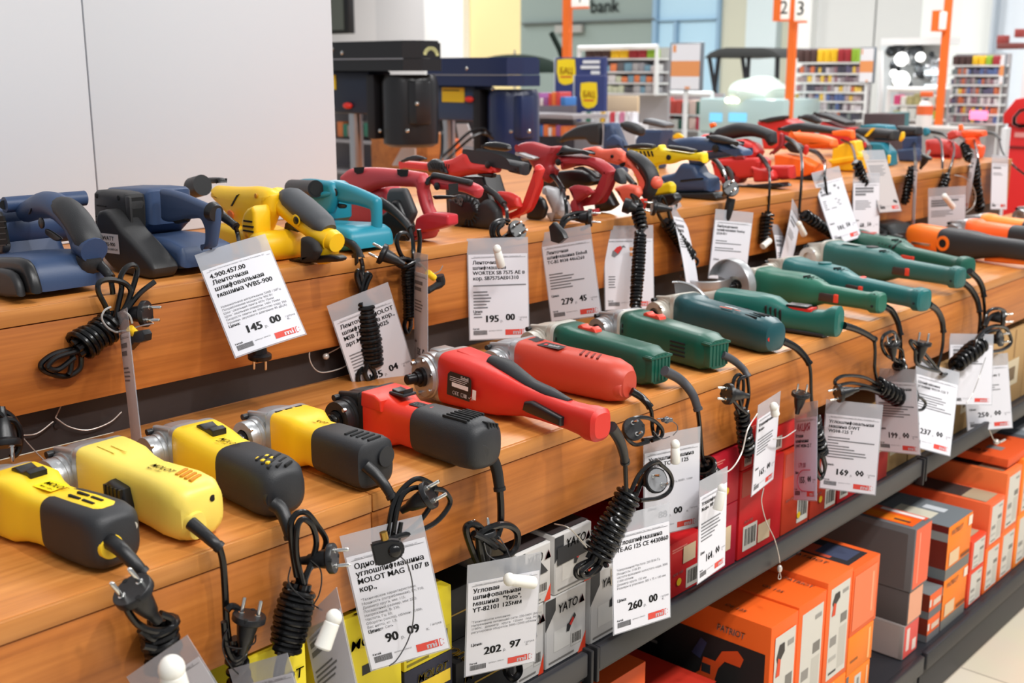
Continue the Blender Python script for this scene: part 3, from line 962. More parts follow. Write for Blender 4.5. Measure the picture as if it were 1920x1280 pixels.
wires('wire_tie', 'thin wire tie with white bead beside the plug of the coral red grinder', [px(-1.045, (1232, 785), (1250, 785), (1268, 795), (1270, 806), (1262, 816)), px(-1.045, (1225, 808), (1240, 822), (1256, 818))], .0009, (92, 92, 96),
      extra=lambda mb: mb.sphere(onx(1250, 787, -1.045), .006, 8).cyl(onx(1243, 787, -1.045), onx(1258, 787, -1.045), .004))

# 8, 9 - green with red slide switch
GREEN = col((12, 78, 62), .36)
for (x, y, rz, L, tl, kk) in ((-1.368, 1.635, -5.5, .245, 'green grinder with red slide switch, nearest of the green ones', 0),
                              (-1.344, 1.813, -10.5, .242, 'green grinder with red slide switch and black side vents, left of the dark teal one', 1)):
    t = g_start(x, y, rz, 'angle_grinder', tl)
    M = T_(t)
    hd = gear_head(t, ALU2 if kk == 0 else ALU, .040, 1.02)
    MB().loft([(.002, .0375, .0395, .041, 5), (.011, .0375, .0395, .041, 5)], 32, M).build('flange_ring', mat('pale_grey_flange', (196, 194, 186), .5), t)
    b = MB().loft([(.010, .0355, .038, .040, 5), (.014, .0372, .0395, .041, 5), (.036, .0372, .0395, .041, 4.5), (.042, .034, .0365, .0405, 4.5), (.1, .033, .0355, .0395, 4.2), (L - .035, .0318, .034, .0375, 4),
                   (L - .026, .0318, .034, .037, 4), (L - .012, .0255, .029, .0365, 4), (L, .024, .027, .036, 4)], 40, M).build('housing', GREEN, t)
    mb = MB()
    for i in range(6):
        mb.span((L - .021, -.026 + .009 * i, .014), (L + .0015, -.022 + .009 * i, .060), .001, M)
    mb.span((L - .020, -.028, .054), (L + .002, .028, .0585), .001, M)
    mb.build('end_grille', GREEN, b)
    sl = MB().prism([(.046, .072), (.048, .081), (.056, .0845), (.062, .0805), (.078, .081), (.084, .084), (.092, .080), (.095, .072)], -.009, .010, .002, M).build('slide_switch', mat('red_switch', (222, 66, 46), .42), t)
    if kk:
        slots(t, b, [((L - .075, -.0323, .024 + .008 * i), (.038, .003, .0032), 0, 0) for i in range(4)])
    slots(t, b, [((.020, -.0371, .022 + .011 * i), (.0035, .003, .007), 0, 0) for i in range(4)], name='front_slots')
    if kk == 0:
        boot(t, px(-1.09, (1246, 695, -1.105), (1276, 712, -1.098), (1298, 738, -1.08), (1309, 768, -1.07)), .0092, .0072, m=mat('grey_boot', (62, 63, 68), .5))
        cord(t, [px(-1.07, (1308, 765), (1312, 800), (1316, 850), (1322, 880)), px(-1.06, (1318, 905), (1338, 908), (1352, 896), (1345, 880), (1325, 872))], .004, [(onx(1322, 872, -1.066), onx(1333, 905, -1.066), .0165, 6)])
    else:
        boot(t, px(-1.09, (1354, 664, -1.105), (1376, 676, -1.098), (1394, 692, -1.085), (1402, 706, -1.075)), .0078, .0062, m=mat('grey_boot', (62, 63, 68), .5))
        cord(t, [px(-1.075, (1401, 704), (1404, 740), (1398, 770)), px(-1.065, (1385, 775), (1374, 740), (1376, 712), (1386, 702), (1394, 715), (1392, 750), (1386, 775)),
                 px(-1.06, (1392, 772), (1384, 735), (1386, 712), (1396, 706)), px(-1.055, (1372, 748), (1384, 762), (1400, 775))], .0034, [(onx(1390, 770, -1.068), onx(1402, 850, -1.068), .0125, 9)])
        plug(t, onx(1362, 738, -1.045), vdir(-.9, -.1, .42), vdir(.1, 1, 0), 1.0)

# 10 - dark teal
t = g_start(-1.349, 2.018, -12.5, 'angle_grinder', 'dark teal smooth grinder with silver head and small orange printed line')
M = T_(t)
gear_head(t, ALU2, .040, 1.1, spindle=False)
b = MB().loft([(.0, .038, .040, .041, 4), (.006, .0395, .0415, .0422, 4), (.035, .039, .041, .0418, 3.6), (.042, .0355, .0375, .041, 3.4), (.12, .0345, .0365, .0395, 3.2), (.2, .034, .036, .0375, 3.2), (.235, .0335, .035, .0365, 3.2),
               (.254, .027, .028, .036, 2.8), (.259, .019, .02, .036, 2.6)], 40, M).build('housing', col((20, 70, 76), .34), t)
slots(t, b, [((.205 + .003 * i, -.020 + .0085 * i, .0722 - .001 * abs(i - 2)), (.034, .0035, .005), -.12, 0) for i in range(5)])
LM = top_text(t, .125, -.016, .0762)
MB().quad(0, .004, .034, .008, LM, .0008).text('WS08-125 T', .0055, LM @ Matrix.Translation((.002, .0095, .0006)), .01).build('print_line', WP, b, flat=True)
MB().quad(-.004, -.007, .030, -.0028, LM, .0008).quad(.036, -.006, .052, -.003, LM, .0006).build('orange_line', mat('orange_print', (222, 84, 44), .6), b, flat=True)
MB().cyl((.250, -.020, .034), (.2575, -.021, .034), .004, n=12, M=M).build('red_button', RED, b)
MB().cyl((-.040, -.05, .032), (-.040, -.068, .032), .013, n=20, M=M).build('spindle_cap', mat('black_oxide_steel', (40, 39, 40), .35, .7), t)
boot(t, px(-1.09, (1466, 638, -1.10), (1490, 650, -1.09), (1507, 666, -1.08), (1518, 682, -1.07)), .0082, .0062, m=CORD)
cord(t, [px(-1.07, (1517, 680), (1520, 700), (1521, 740), (1524, 770)), px(-1.055, (1536, 850), (1530, 880), (1538, 898), (1546, 880), (1540, 850)), px(-1.06, (1536, 850), (1534, 872), (1542, 890), (1548, 872), (1543, 850))], .0036,
     [(onx(1526, 780, -1.062), onx(1540, 852, -1.062), .0115, 10)])
plug(t, onx(1502, 736, -1.05), vdir(.1, -1, .35), vdir(1, 0, 0), .95)

# 11 - teal with red paddle on top of its raised handle, and two wheel guards
TEAL = col((20, 94, 84), .38)
t = g_start(-1.350, 2.150, 4.5, 'angle_grinder', 'teal grinder with red paddle on its handle and two grey wheel guards at its head')
M = T_(t)
MB().loft([(-.045, .022, .024, .036, 3), (-.01, .030, .032, .037, 3.4), (.008, .033, .036, .038, 4)], 28, M).build('gear_head', ALU2, t)
b = MB().loft([(.004, .034, .037, .039, 4), (.035, .0345, .0375, .0392, 3.4), (.1, .034, .037, .039, 3.2), (.135, .032, .034, .0385, 3), (.155, .025, .027, .035, 3), (.18, .0215, .0245, .031, 3), (.21, .020, .024, .030, 3), (.245, .0205, .026, .031, 3),
               (.262, .022, .032, .036, 3), (.276, .022, .032, .037, 3), (.281, .016, .024, .038, 3)], 36, M).build('housing', TEAL, t)
MB().prism([(.165, .050), (.168, .060), (.215, .058), (.222, .060), (.222, .048)], -.014, .014, .003, M).build('paddle_switch', RED, t)
MB().span((.164, -.015, .057), (.212, .015, .0625), .002, M).build('paddle_cap', BLACK, t)
MB().loft([(.15, .0185, .008, .010, 3), (.20, .018, .006, .0075, 3), (.25, .017, .006, .0065, 3)], 24, M).build('lower_grip', GRIP, t)
slots(t, b, [((.128 + .010 * i, -.0315 + .002 * i, .045 - .002 * i), (.0035, .005, .026), 0, .25) for i in range(4)])
MB().cyl((.085, -.028, .036), (.085, -.0365, .036), .011, n=20, M=M).build('side_socket', HOLE, b)
LM = M @ plane_m((.03, -.0322, .053), (1, 0, 0), (0, .45, 1))
MB().quad(0, 0, .036, .0055, LM, .001).text('VVS10-125', .006, LM @ Matrix.Translation((.0, .008, .001)), .01).build('print_line', WP, b, flat=True)


def wheel_guard(t, c, ex, ez, R, depth, a0, a1, m, name='wheel_guard'):
    """sheet-steel half cover: a disc sector with a rolled rim; ex, ez span the disc"""
    ex, ez = Vector(ex).normalized(), Vector(ez)
    n = ex.cross(ez).normalized()
    ez = n.cross(ex)
    c = Vector(c)
    N = 22
    prof = [(R * .30, 0), (R * .93, 0), (R * .98, depth * .12), (R, depth * .35), (R, depth * .92), (R * .97, depth), (R * .95, depth * .93), (R * .955, depth * .35), (R * .92, depth * .1), (R * .30, depth * .07)]
    vs, fs = [], []
    for i in range(N + 1):
        a = R_(a0 + (a1 - a0) * i / N)
        for r_, h in prof:
            vs.append(c + (ex * math.cos(a) + ez * math.sin(a)) * r_ + n * h)
    k = len(prof)
    for i in range(N):
        for j in range(k):
            fs.append((i * k + j, i * k + (j + 1) % k, (i + 1) * k + (j + 1) % k, (i + 1) * k + j))
    fs.append(tuple(range(k)))
    fs.append(tuple(range(N * k, (N + 1) * k))[::-1])
    return MB().add(vs, fs).build(name, m, t)


GUARD = mat('grey_painted_guard', (172, 174, 176), .35, .55)
wheel_guard(t, onx(1272, 590, -1.395), (0.55, 0.25, -.12), (-.10, .12, 1), .074, .03, -8, 112, GUARD)
wheel_guard(t, ony(1322, 537, 2.33), (1, 0.2, 0), (-.2, 1, .05), .062, .026, -170, 80, GUARD)
boot(t, px(-1.08, (1582, 610, -1.07), (1602, 616, -1.065), (1622, 625, -1.06), (1640, 636, -1.055)), .0078, .0062, m=CORD)
cord(t, [px(-1.055, (1639, 635), (1641, 660), (1640, 690), (1644, 712)), px(-1.045, (1652, 724), (1620, 707), (1585, 704), (1567, 712), (1570, 722), (1600, 718), (1650, 730)), px(-1.04, (1655, 738), (1620, 728), (1590, 732)),
         px(-1.04, (1700, 752), (1722, 745), (1735, 755), (1728, 768), (1705, 766)), px(-1.044, (1698, 756), (1695, 778), (1705, 792), (1716, 785), (1715, 760)), px(-1.046, (1702, 752), (1700, 780), (1710, 790), (1714, 770))], .0038,
     [(onx(1646, 722, -1.045), onx(1704, 758, -1.045), .0165, 9)])
plug(t, onx(1570, 738, -1.035), vdir(-1, .2, .2), vdir(.2, 1, 0), 1.0)

# 12..15 - long handled green grinders
DTRIG = mat('brown_black_trigger', (58, 44, 42), .45)
REDT = mat('red_switch', (222, 66, 46), .42)
t, b = long_grinder(-1.407, 2.432, -6.5, .325, 'green long handled grinder with upright silver wheel guard and red tipped trigger', col((26, 98, 78), .4), rb=.039, xb=.13, rh=.0185, trig=DTRIG, red=REDT, head=ALU2, head_s=1.05, hole=True)
M = T_(t)
wheel_guard(t, M @ Vector((-.022, -.075, .045)), M.to_3x3() @ Vector((1, 0, 0)), M.to_3x3() @ Vector((0, 0, 1)), .064, .03, -70, 165, GUARD)
slots(t, b, [((.10 + .008 * i, -.02, .006), (.004, .02, .008), 0, .6) for i in range(9)], name='lower_vents')
boot(t, px(-1.07, (1656, 573, -1.09), (1672, 583, -1.085), (1683, 603, -1.075), (1689, 628, -1.065)), .0078, .006, m=CORD)
cord(t, [px(-1.065, (1688, 625), (1689, 650), (1686, 680)), px(-1.05, (1684, 678), (1662, 665), (1653, 645), (1658, 628), (1675, 622), (1686, 640)), px(-1.055, (1690, 685), (1668, 660), (1664, 640), (1678, 630)), px(-1.05, (1694, 672), (1690, 655), (1676, 650), (1672, 665))], .0038,
     [(onx(1684, 680, -1.055), onx(1712, 752, -1.055), .0135, 9)])
plug(t, onx(1672, 642, -1.04), vdir(-.2, -1, .3), vdir(1, 0, 0), .9)
t, b = long_grinder(-1.429, 2.614, -17, .42, 'blue green long handled grinder with red lock button, between two longer green ones', col((18, 98, 98), .4), rb=.039, xb=.16, rh=.0205, trig=DTRIG, red=REDT, head=ALU2, head_s=1.05, hole=False)
M = T_(t)
MB().cyl((.235, .0, .058), (.235, -.002, .066), .008, n=16, M=M).build('lock_button', REDT, t)
MB().cyl((.11, .0, .078), (.11, 0, .0835), .016, n=20, M=M).build('brush_cap', col((18, 98, 98), .4), b)
boot(t, px(-1.05, (1742, 570, -1.05), (1757, 582, -1.05), (1766, 600, -1.048), (1769, 622, -1.045)), .0082, .0062, m=CORD)
cord(t, [px(-1.045, (1769, 620), (1767, 650), (1758, 690)), px(-1.035, (1755, 695), (1728, 672), (1708, 645), (1712, 640), (1740, 670), (1760, 695)), px(-1.03, (1762, 697), (1735, 690), (1718, 680), (1716, 655))], .004)
plug(t, onx(1730, 640, -1.03), vdir(.12, -1, .2), vdir(1, .3, 0), 1.08)
t, b = long_grinder(-1.463, 2.893, -12.5, .40, 'grey green long grinder with pale printed label, next to last of the green row', col((34, 92, 88), .42), rb=.043, xb=.17, rh=.021, trig=DTRIG, red=REDT, head=ALU2, head_s=1.2, hole=False)
M = T_(t)
MB().cyl((.13, .0, .086), (.13, 0, .0905), .016, n=20, M=M).build('brush_cap', BLACK, b)
MB().quad(-.02, -.012, .035, .008, top_text(t, .06, -.006, .0895), .0006).build('pale_label', mat('pale_label', (150, 164, 158), .5), b, flat=True)
boot(t, px(-1.05, (1804, 528, -1.09), (1820, 542, -1.085), (1832, 562, -1.075), (1837, 585, -1.065)), .0085, .0066, m=CORD)
cord(t, [px(-1.065, (1836, 582), (1838, 600), (1834, 640)), px(-1.04, (1826, 660), (1835, 630), (1860, 612), (1885, 615), (1896, 640), (1880, 655), (1850, 660)), px(-1.045, (1820, 668), (1830, 640), (1852, 622), (1872, 618)), px(-1.05, (1788, 690), (1772, 702), (1764, 700))], .005,
     [(onx(1838, 645, -1.05), onx(1792, 684, -1.05), .0185, 7)])
plug(t, onx(1878, 634, -1.025), vdir(.75, -.1, .6), vdir(.1, 1, 0), 1.1)
t, b = long_grinder(-1.530, 3.150, -25, .46, 'deep green long grinder with slanted black vents, last of the green row', col((16, 82, 66), .42), rb=.043, xb=.19, rh=.0225, trig=REDT, red=REDT, head=ALU2, head_s=1.1, hole=False)
M = T_(t)
MB().cyl((.265, .0, .064), (.265, 0, .071), .008, n=16, M=M).build('lock_button', REDT, t)
MB().cyl((.13, -.006, .086), (.13, -.007, .089), .013, n=18, M=M).build('brush_cap', HOLE, b)
MB().quad(0, 0, .06, .009, top_text(t, .04, -.012, .0888), .0006).build('red_line', mat('red_print', (206, 42, 40), .6), b, flat=True)
slots(t, b, [((.155 + .014 * i, -.022, .078 - .001 * i), (.005, .035, .006), .1, .45) for i in range(5)], name='side_vents')
boot(t, px(-1.05, (1818, 508, -1.09), (1834, 524, -1.085), (1842, 540, -1.08), (1845, 556, -1.075)), .0082, .0066, m=CORD)
cord(t, [px(-1.075, (1844, 553), (1846, 590), (1842, 620)), px(-1.05, (1845, 610), (1852, 585), (1868, 578), (1882, 582), (1886, 592)), px(-1.05, (1848, 612), (1858, 592), (1872, 586))], .0045)
plug(t, onx(1884, 596, -1.03), vdir(1, .0, .3), vdir(0, 1, 0), 1.05)

# 16..19 - orange tools past the green row
ORANGE = col((248, 120, 30), .4)
t = g_start(-1.50, 3.435, -14, 'angle_grinder', 'orange and black grinder with a big black boxy wheel guard beyond the green row')
M = T_(t)
mb = MB().prism([(-.175, .012), (-.185, .05), (-.14, .082), (-.07, .088), (.005, .068), (.01, .012)], -.10, -.012, .012, M)
mb.prism([(-.10, .075), (-.06, .089), (.0, .082), (.03, .060), (.03, .03), (-.02, .02)], -.09, .03, .012, M)
mb.cyl((.0, -.075, .045), (.062, -.088, .04), .017, n=20, M=M)
mb.build('wheel_guard', mat('black_guard_plastic', (44, 47, 48), .38), t)
MB().cyl((.062, -.088, .04), (.064, -.0884, .04), .0135, n=20, M=M).build('dust_port', HOLE, t)
MB().prism([(-.183, .014), (-.19, .048), (-.14, .078), (-.10, .078), (-.02, .02)], -.1015, -.100, 0, M).build('guard_opening', HOLE, t)
b = MB().loft([(.03, .034, .038, .044, 3), (.05, .040, .042, .046, 3), (.12, .040, .041, .045, 3.2), (.15, .0395, .0405, .044, 3)], 36, M).build('housing', ORANGE, t)
r = MB().loft([(.146, .040, .041, .044, 3), (.155, .0415, .0425, .0445, 3), (.24, .040, .042, .0435, 3), (.29, .031, .033, .046, 3), (.34, .026, .028, .05, 3), (.44, .025, .027, .05, 3), (.45, .018, .02, .05, 3)], 36, M).build('rear_grip', GRIP, t)
MB().lathe([(0, .022), (.004, .022), (.0045, .013), (.002, .013)], (.168, -.0385, .044), (0, -1, 0), 28, M).build('side_socket_ring', ORANGE, r)
MB().cyl((.168, -.0385, .044), (.168, -.0418, .044), .0125, n=20, M=M).build('side_socket', HOLE, r)
MB().span((.06, -.046, .030), (.125, -.036, .037), .002, M).build('hex_key', STEEL, t)
MB().loft([(.29, .012, .008, .012, 3), (.36, .012, .010, .017, 3), (.44, .011, .008, .02, 3)], 20, M).build('lower_trigger', ORANGE, t)
for (x, y, rz, cx, tl) in ((-1.40, 3.70, -10, (250, 106, 44), 'bright orange round bodied grinder lying between two orange and black ones'),
                           (-1.42, 3.87, -9, (248, 138, 36), 'amber orange grinder with charcoal handle, beyond the bright orange one'),
                           (-1.38, 4.25, -16, (252, 128, 40), 'farthest orange grinder with silver head at the right frame edge')):
    t = g_start(x, y, rz, 'angle_grinder', tl)
    M = T_(t)
    gear_head(t, ALU, .042, 1.0, spindle=False)
    MB().loft([(.0, .036, .038, .041, 4), (.004, .038, .040, .042, 4), (.03, .038, .040, .042, 3), (.04, .034, .036, .041, 3), (.15, .033, .035, .040, 3)], 32, M).build('housing', col(cx, .4), t)
    MB().loft([(.146, .034, .036, .040, 3), (.19, .034, .036, .040, 3), (.23, .024, .026, .042, 3), (.32, .022, .025, .043, 3), (.33, .017, .018, .043, 3)], 32, M).build('rear_grip', GRIP, t)
    boot(t, [M @ Vector(v) for v in ((.325, 0, .042), (.355, 0, .035), (.38, -.005, .0))], .0085, .0065)
    cord(t, [[M @ Vector(v) for v in ((.379, -.005, .001), (.395, -.01, -.04), (.398, -.01, -.10), (.392, .02, -.16))]], .004)


# ================================================================ upper tier: belt and sheet sanders
def PY(y, pts, zmin=ZU + .0008):
    return [(p.x, max(p.z, zmin)) for p in (ony(a, b, y) for a, b in pts)]


def near_outline(P, y0, y1):
    """the traced outline shows near and far side together: returns the near side alone and how deep the part is"""
    n = len(P)
    area = sum(P[i][0] * P[(i + 1) % n][1] - P[(i + 1) % n][0] * P[i][1] for i in range(n)) / 2
    if area < 0:
        P = P[::-1]
    V = [Vector(p) for p in P]
    c = sum(V, Vector((0, 0))) / n
    k = y0 / y1 - 1
    sv = Vector((c.x * k, (c.y - CAMZ) * k))
    L = sv.length
    d = sv / L
    pts = []
    for i in range(n):
        a, b = V[i], V[(i + 1) % n]
        e = b - a
        nd = Vector((e.y, -e.x)).normalized().dot(d)
        m = max(2, int(e.length / .006) + 1)
        for q in range(m):
            p = a + e * ((q + .5) / m if m > 2 else (.06, .94)[q])
            best, sg = None, (-1 if nd > 0 else 1)
            for j in range(n):
                if j == i:
                    continue
                g, w = V[(j + 1) % n] - V[j], V[j] - p
                den = d.x * g.y - d.y * g.x
                if abs(den) < 1e-12:
                    continue
                tt = sg * (w.x * g.y - w.y * g.x) / den
                uu = (w.x * d.y - w.y * d.x) / den
                if tt > 1e-6 and 0 <= uu <= 1 and (best is None or tt < best):
                    best = tt
            pts.append((p, best or 0.0, nd > 0))
    runs = sorted(q[1] for q in pts if q[1] > .004 and q[2])
    lim = .7 * runs[int(len(runs) * .22)] if runs else L
    Lf = min(L, lim)
    out = [p - d * (Lf if sh else 0) for p, r, sh in pts if r > Lf * .97]
    if len(out) < 4:
        return P, y0 + .01
    # thin the dense outline
    res = [out[0]]
    for i in range(1, len(out) - 1):
        a, b, p = res[-1], out[i + 1], out[i]
        e = b - a
        if e.length > 1e-9 and abs(e.x * (p.y - a.y) - e.y * (p.x - a.x)) / e.length > .0006 or (p - a).length > .03:
            if (p - a).length > .0012:
                res.append(p)
    res.append(out[-1])
    return [tuple(p) for p in res], y0 / (1 + k * Lf / L)


XEND = [0.0, 0.0]


def soft(P, y0, y1, bev, cut=.22):
    """outline with eased corners, extruded from y0 to y1 with rounded rims"""
    n = len(P)
    if n > 4 or bev > .006:
        Q = []
        for i in range(n):
            a, b = Vector(P[i]), Vector(P[(i + 1) % n])
            Q += [a.lerp(b, cut), a.lerp(b, 1 - cut)]
        P = [tuple(q) for q in Q]
        n = len(P)
    area = sum(P[i][0] * P[(i + 1) % n][1] - P[(i + 1) % n][0] * P[i][1] for i in range(n))
    if area < 0:
        P = P[::-1]
    V = [Vector(p) for p in P]
    N = []
    for i in range(n):
        e1, e2 = (V[i] - V[i - 1]), (V[(i + 1) % n] - V[i])
        a, b = Vector((e1.y, -e1.x)).normalized(), Vector((e2.y, -e2.x)).normalized()
        m = a + b
        N.append(m / max(.7, m.length) if m.length > 1e-6 else a)
    b = min(bev * 1.35, (y1 - y0) * .48)
    rings = []
    S_ = 5
    for k in range(S_ + 1):
        an = math.pi / 2 * k / S_
        rings.append((b * (1 - math.sin(an)), y0 + b * (1 - math.cos(an))))
    rings += [(r, y0 + y1 - y) for r, y in rings[::-1]]
    vs, fs = [], []
    for r, y in rings:
        vs += [(V[i].x - N[i].x * r, y, V[i].y - N[i].y * r) for i in range(n)]
    for k in range(len(rings) - 1):
        for i in range(n):
            fs.append((k * n + i, k * n + (i + 1) % n, (k + 1) * n + (i + 1) % n, (k + 1) * n + i))
    bm = bmesh.new()
    bv = [bm.verts.new(v) for v in vs]
    for f in fs:
        bm.faces.new([bv[i] for i in f])
    cap = tessellate_polygon([[Vector((v[0], v[2], 0)) for v in vs[:n]]])
    o = len(vs) - n
    for q in cap:
        for k0 in (0, o):
            try:
                bm.faces.new([bv[k0 + i] for i in q])
            except ValueError:
                pass
    bmesh.ops.recalc_face_normals(bm, faces=bm.faces)
    return MB().from_bm(bm)


def solid(t, name, m, y0, y1, pts, bev=.006, par=None, zmin=ZU + .0008):
    """pts trace the near face alone"""
    P = PY(y0, pts, zmin)
    XEND[0], XEND[1] = max(p[0] for p in P), y1
    return soft(P, y0, y1, bev).build(name, m, par or t)


def pr(t, name, m, y0, y1, pts, bev=.004, par=None, zmin=ZU + .0008):
    """side outline measured on the near side of the part (plane y0), given its real thickness"""
    P, y2 = near_outline([(p.x, p.z) for p in (ony(a, b, y0) for a, b in pts)], y0, y1)
    P = [(a, max(b, zmin)) for a, b in P]
    XEND[0], XEND[1] = max(p[0] for p in P), y2
    return soft(P, y0, y2, bev).build(name, m, par or t)


def pipe(t, name, m, y, pts, r, ry=1.0, par=None, sub=6, n=14):
    P = [ony(a[0], a[1], a[2] if len(a) > 2 else y) for a in pts]
    return MB().tube(smooth_path(P, sub), r, n, ry=ry).build(name, m, par or t)


def knob(t, name, m, y, u, v, r, d=.003, par=None):
    c = ony(u, v, y)
    return MB().lathe([(0, r), (d * .7, r), (d, r * .8)], c, (0, -1, 0), 18).build(name, m, par or t)


def sander(x, y, label, name='belt_sander', cat='belt sander', z=ZU):
    return thing(name, (x, y, z), label, cat, 0, 'corded sanders on the upper step')


def dark_slots(t, par, y, quads, m=None, d=.0012, name='vents'):
    mb = MB()
    for q in quads:
        mb.prism(PY(y, q), y - d, y + .002, 0)
    return mb.build(name, m or HOLE, par)


def bar(u0, v0, u1, v1, h):
    return [(u0, v0), (u1, v1), (u1, v1 + h), (u0, v0 + h)]


NAVY = col((50, 70, 104), .46)
NAVY2 = col((46, 66, 102), .46)
# A - navy at the left edge
t = sander(-1.72, .85, 'navy blue sander at the left edge with curved black grip and two top tubes')
lo = solid(t, 'base_housing', NAVY, .735, .852, [(62, 557), (60, 528), (53, 504), (43, 487), (18, 479), (-60, 482), (-60, 590)], .014)
solid(t, 'belt_cover', BLACK, .718, .736, [(61, 559), (57, 530), (42, 490), (18, 482), (-60, 486), (-60, 594)], .006)
solid(t, 'front_roller', mat('worn_black_roller', (40, 40, 42), .5), .704, .718, [(34, 564), (30, 534), (16, 508), (-16, 502), (-70, 520), (-70, 594)], .006, par=t)
mo = MB().tube([ony(-22, 430, .79), ony(-22, 430, .79) + Vector((0, .14, 0))], .0325, 26).build('motor_housing', NAVY2, t)
solid(t, 'motor_neck', NAVY2, .80, .90, [(-70, 440), (0, 440), (20, 500), (-70, 500)], .01)
MB().tube([ony(8, 384, .80), ony(8, 384, .80) + Vector((0, .135, 0))], .0125, 18).build('top_tube', NAVY, t)
MB().tube([ony(-42, 392, .80), ony(-42, 392, .80) + Vector((0, .115, .003))], .0125, 18).build('top_tube', NAVY, t)
MB().cyl(ony(8, 384, .8005), ony(8, 384, .7995), .0075, n=16).build('tube_bore', HOLE, t)
h = pipe(t, 'handle', NAVY, .83, [(50, 398), (85, 384), (112, 390), (138, 418), (150, 450), (154, 478), (146, 503), (120, 512), (112, 500)], [.016, .021, .020, .017, .015, .014, .016, .018, .014], 1.1)
pipe(t, 'soft_grip', GRIP, .83, [(100, 383), (124, 391), (146, 415), (163, 445), (170, 462)], [.012, .0175, .0185, .0185, .017], 1.2)
pipe(t, 'lower_grip', GRIP, .83, [(168, 478), (166, 496), (150, 511), (132, 514)], [.017, .0185, .0175, .012], 1.15)
pipe(t, 'cord_ring', NAVY2, .83, [(160, 458), (177, 470)], [.0195, .0195], 1.1)
pr(t, 'trigger', BLACK, .82, .84, [(82, 424), (100, 432), (121, 446), (116, 452), (104, 454), (84, 440)], .003)
knob(t, 'lock_button', BLACK, .808, 79, 418, .0085)
pr(t, 'switch_slider', BLACK, .806, .82, [(52, 402), (58, 386), (62, 390), (56, 408)], .001)
gr = pr(t, 'vent_frame', mat('grey_black_frame', (60, 60, 62), .5), .785, .80, [(-60, 395), (6, 395), (12, 420), (23, 462), (20, 473), (-60, 480)], .003)
dark_slots(t, gr, .7845, [[(-60, 404), (7, 405), (17, 457), (-60, 465)]], name='vent_opening')
mb = MB()
for i in range(5):
    mb.tube([ony(-30, 418 + i * 11, .784), ony(12, 415 + i * 11, .784)], .0012, 6)
mb.build('vent_bars', BLACK, gr)
boot(t, px(-1.6, (168, 472, -1.64), (182, 492, -1.615), (198, 508, -1.595), (207, 520, -1.585)), .0095, .0065)
cord(t, [px(-1.575, (206, 516, -1.585), (209, 530), (212, 560), (208, 600)),
         px(-1.555, (206, 620), (200, 580), (185, 548), (186, 530), (205, 524), (232, 530), (245, 545), (238, 570), (224, 595), (215, 615)),
         px(-1.56, (212, 615), (222, 570), (228, 540), (226, 520), (236, 502), (250, 497), (257, 506), (252, 530), (240, 565), (225, 600)),
         px(-1.55, (218, 612), (238, 580), (262, 550), (290, 528)),
         px(-1.56, (150, 652), (105, 662), (80, 678), (78, 690), (95, 700), (125, 705), (150, 690), (152, 660)),
         px(-1.55, (155, 655), (110, 668), (92, 682), (92, 690), (110, 692), (140, 670)), px(-1.555, (150, 655), (138, 660), (132, 695), (128, 702))], .0042,
     [(onx(207, 612, -1.555), onx(148, 650, -1.555), .0205, 6.5)])
plug(t, onx(277, 588, -1.535), vdir(1, .0, .12), vdir(0, 1, .3), 1.05)
wires('cable_ring', 'steel cable ring with yellow cap and black plastic stop on the first coiled cord', [px(-1.53, (208, 575), (196, 582), (191, 596), (200, 612), (216, 622), (226, 621)), px(-1.53, (232, 583), (243, 592), (248, 606))], .0016, (190, 188, 186))
t2 = thing('cable_lock', onx(255, 635, -1.52), 'black plastic cable stop with yellow ferrule hanging beside the first coiled cord', 'cable lock')
MB().tube(px(-1.525, (222, 622), (241, 618), (262, 611), (288, 606)), .0011, 6).build('wire_end', STEEL, t2)
MB().cyl(onx(243, 615, -1.52), onx(256, 628, -1.52), .0062, n=12).build('ferrule', mat('yellow_cap', (244, 196, 30), .4), t2)
MB().prism(PY(onx(255, 635, -1.52).y, [(234, 648), (258, 620), (272, 618), (277, 626), (276, 638), (266, 642), (258, 641), (244, 657)], 0), onx(255, 635, -1.52).y - .006, onx(255, 635, -1.52).y + .008, .002).build('stop', BLACK, t2)

# B - navy and black with white sticker
t = sander(-1.75, 1.0, 'navy sander with big black drive cover and a white sticker, second on the upper step')
bk = mat('satin_black_cover', (40, 40, 41), .5, bump=.2, gscale=700)
ar = solid(t, 'drive_cover', bk, .936, .985, [(178, 397), (195, 392), (208, 404), (225, 430), (244, 450), (262, 470), (282, 494), (287, 508), (280, 524), (266, 530), (240, 526), (212, 508), (190, 482), (178, 440)], .006)
mo = solid(t, 'motor_cover', bk, .962, .998, [(172, 362), (178, 355), (226, 360), (238, 366), (241, 436), (230, 470), (178, 460)], .007)
xe = ony(239, 400, .962).x
MB().span((xe - .002, .967, ony(239, 428, .962).z), (xe + .0012, .992, ony(239, 372, .962).z)).build('air_outlet', HOLE, mo)
MB().span((xe - .004, .9615, ony(239, 434, .962).z), (xe + .010, .966, ony(239, 369, .962).z), .001).build('outlet_flange', bk, mo)
dark_slots(t, mo, .9620, [bar(182, 384, 199, 386, 2.2), bar(180, 404, 196, 407, 2.4), bar(180, 414, 199, 417, 2.4), bar(180, 424, 200, 428, 2.4)])
for u, v in ((181, 367), (222, 371)):
    knob(t, 'screw_hole', HOLE, .9620, u, v, .0042, .001, mo)
nb = solid(t, 'motor_housing', NAVY, .998, 1.085, [(176, 352), (268, 353), (276, 362), (278, 440), (190, 470)], .010)
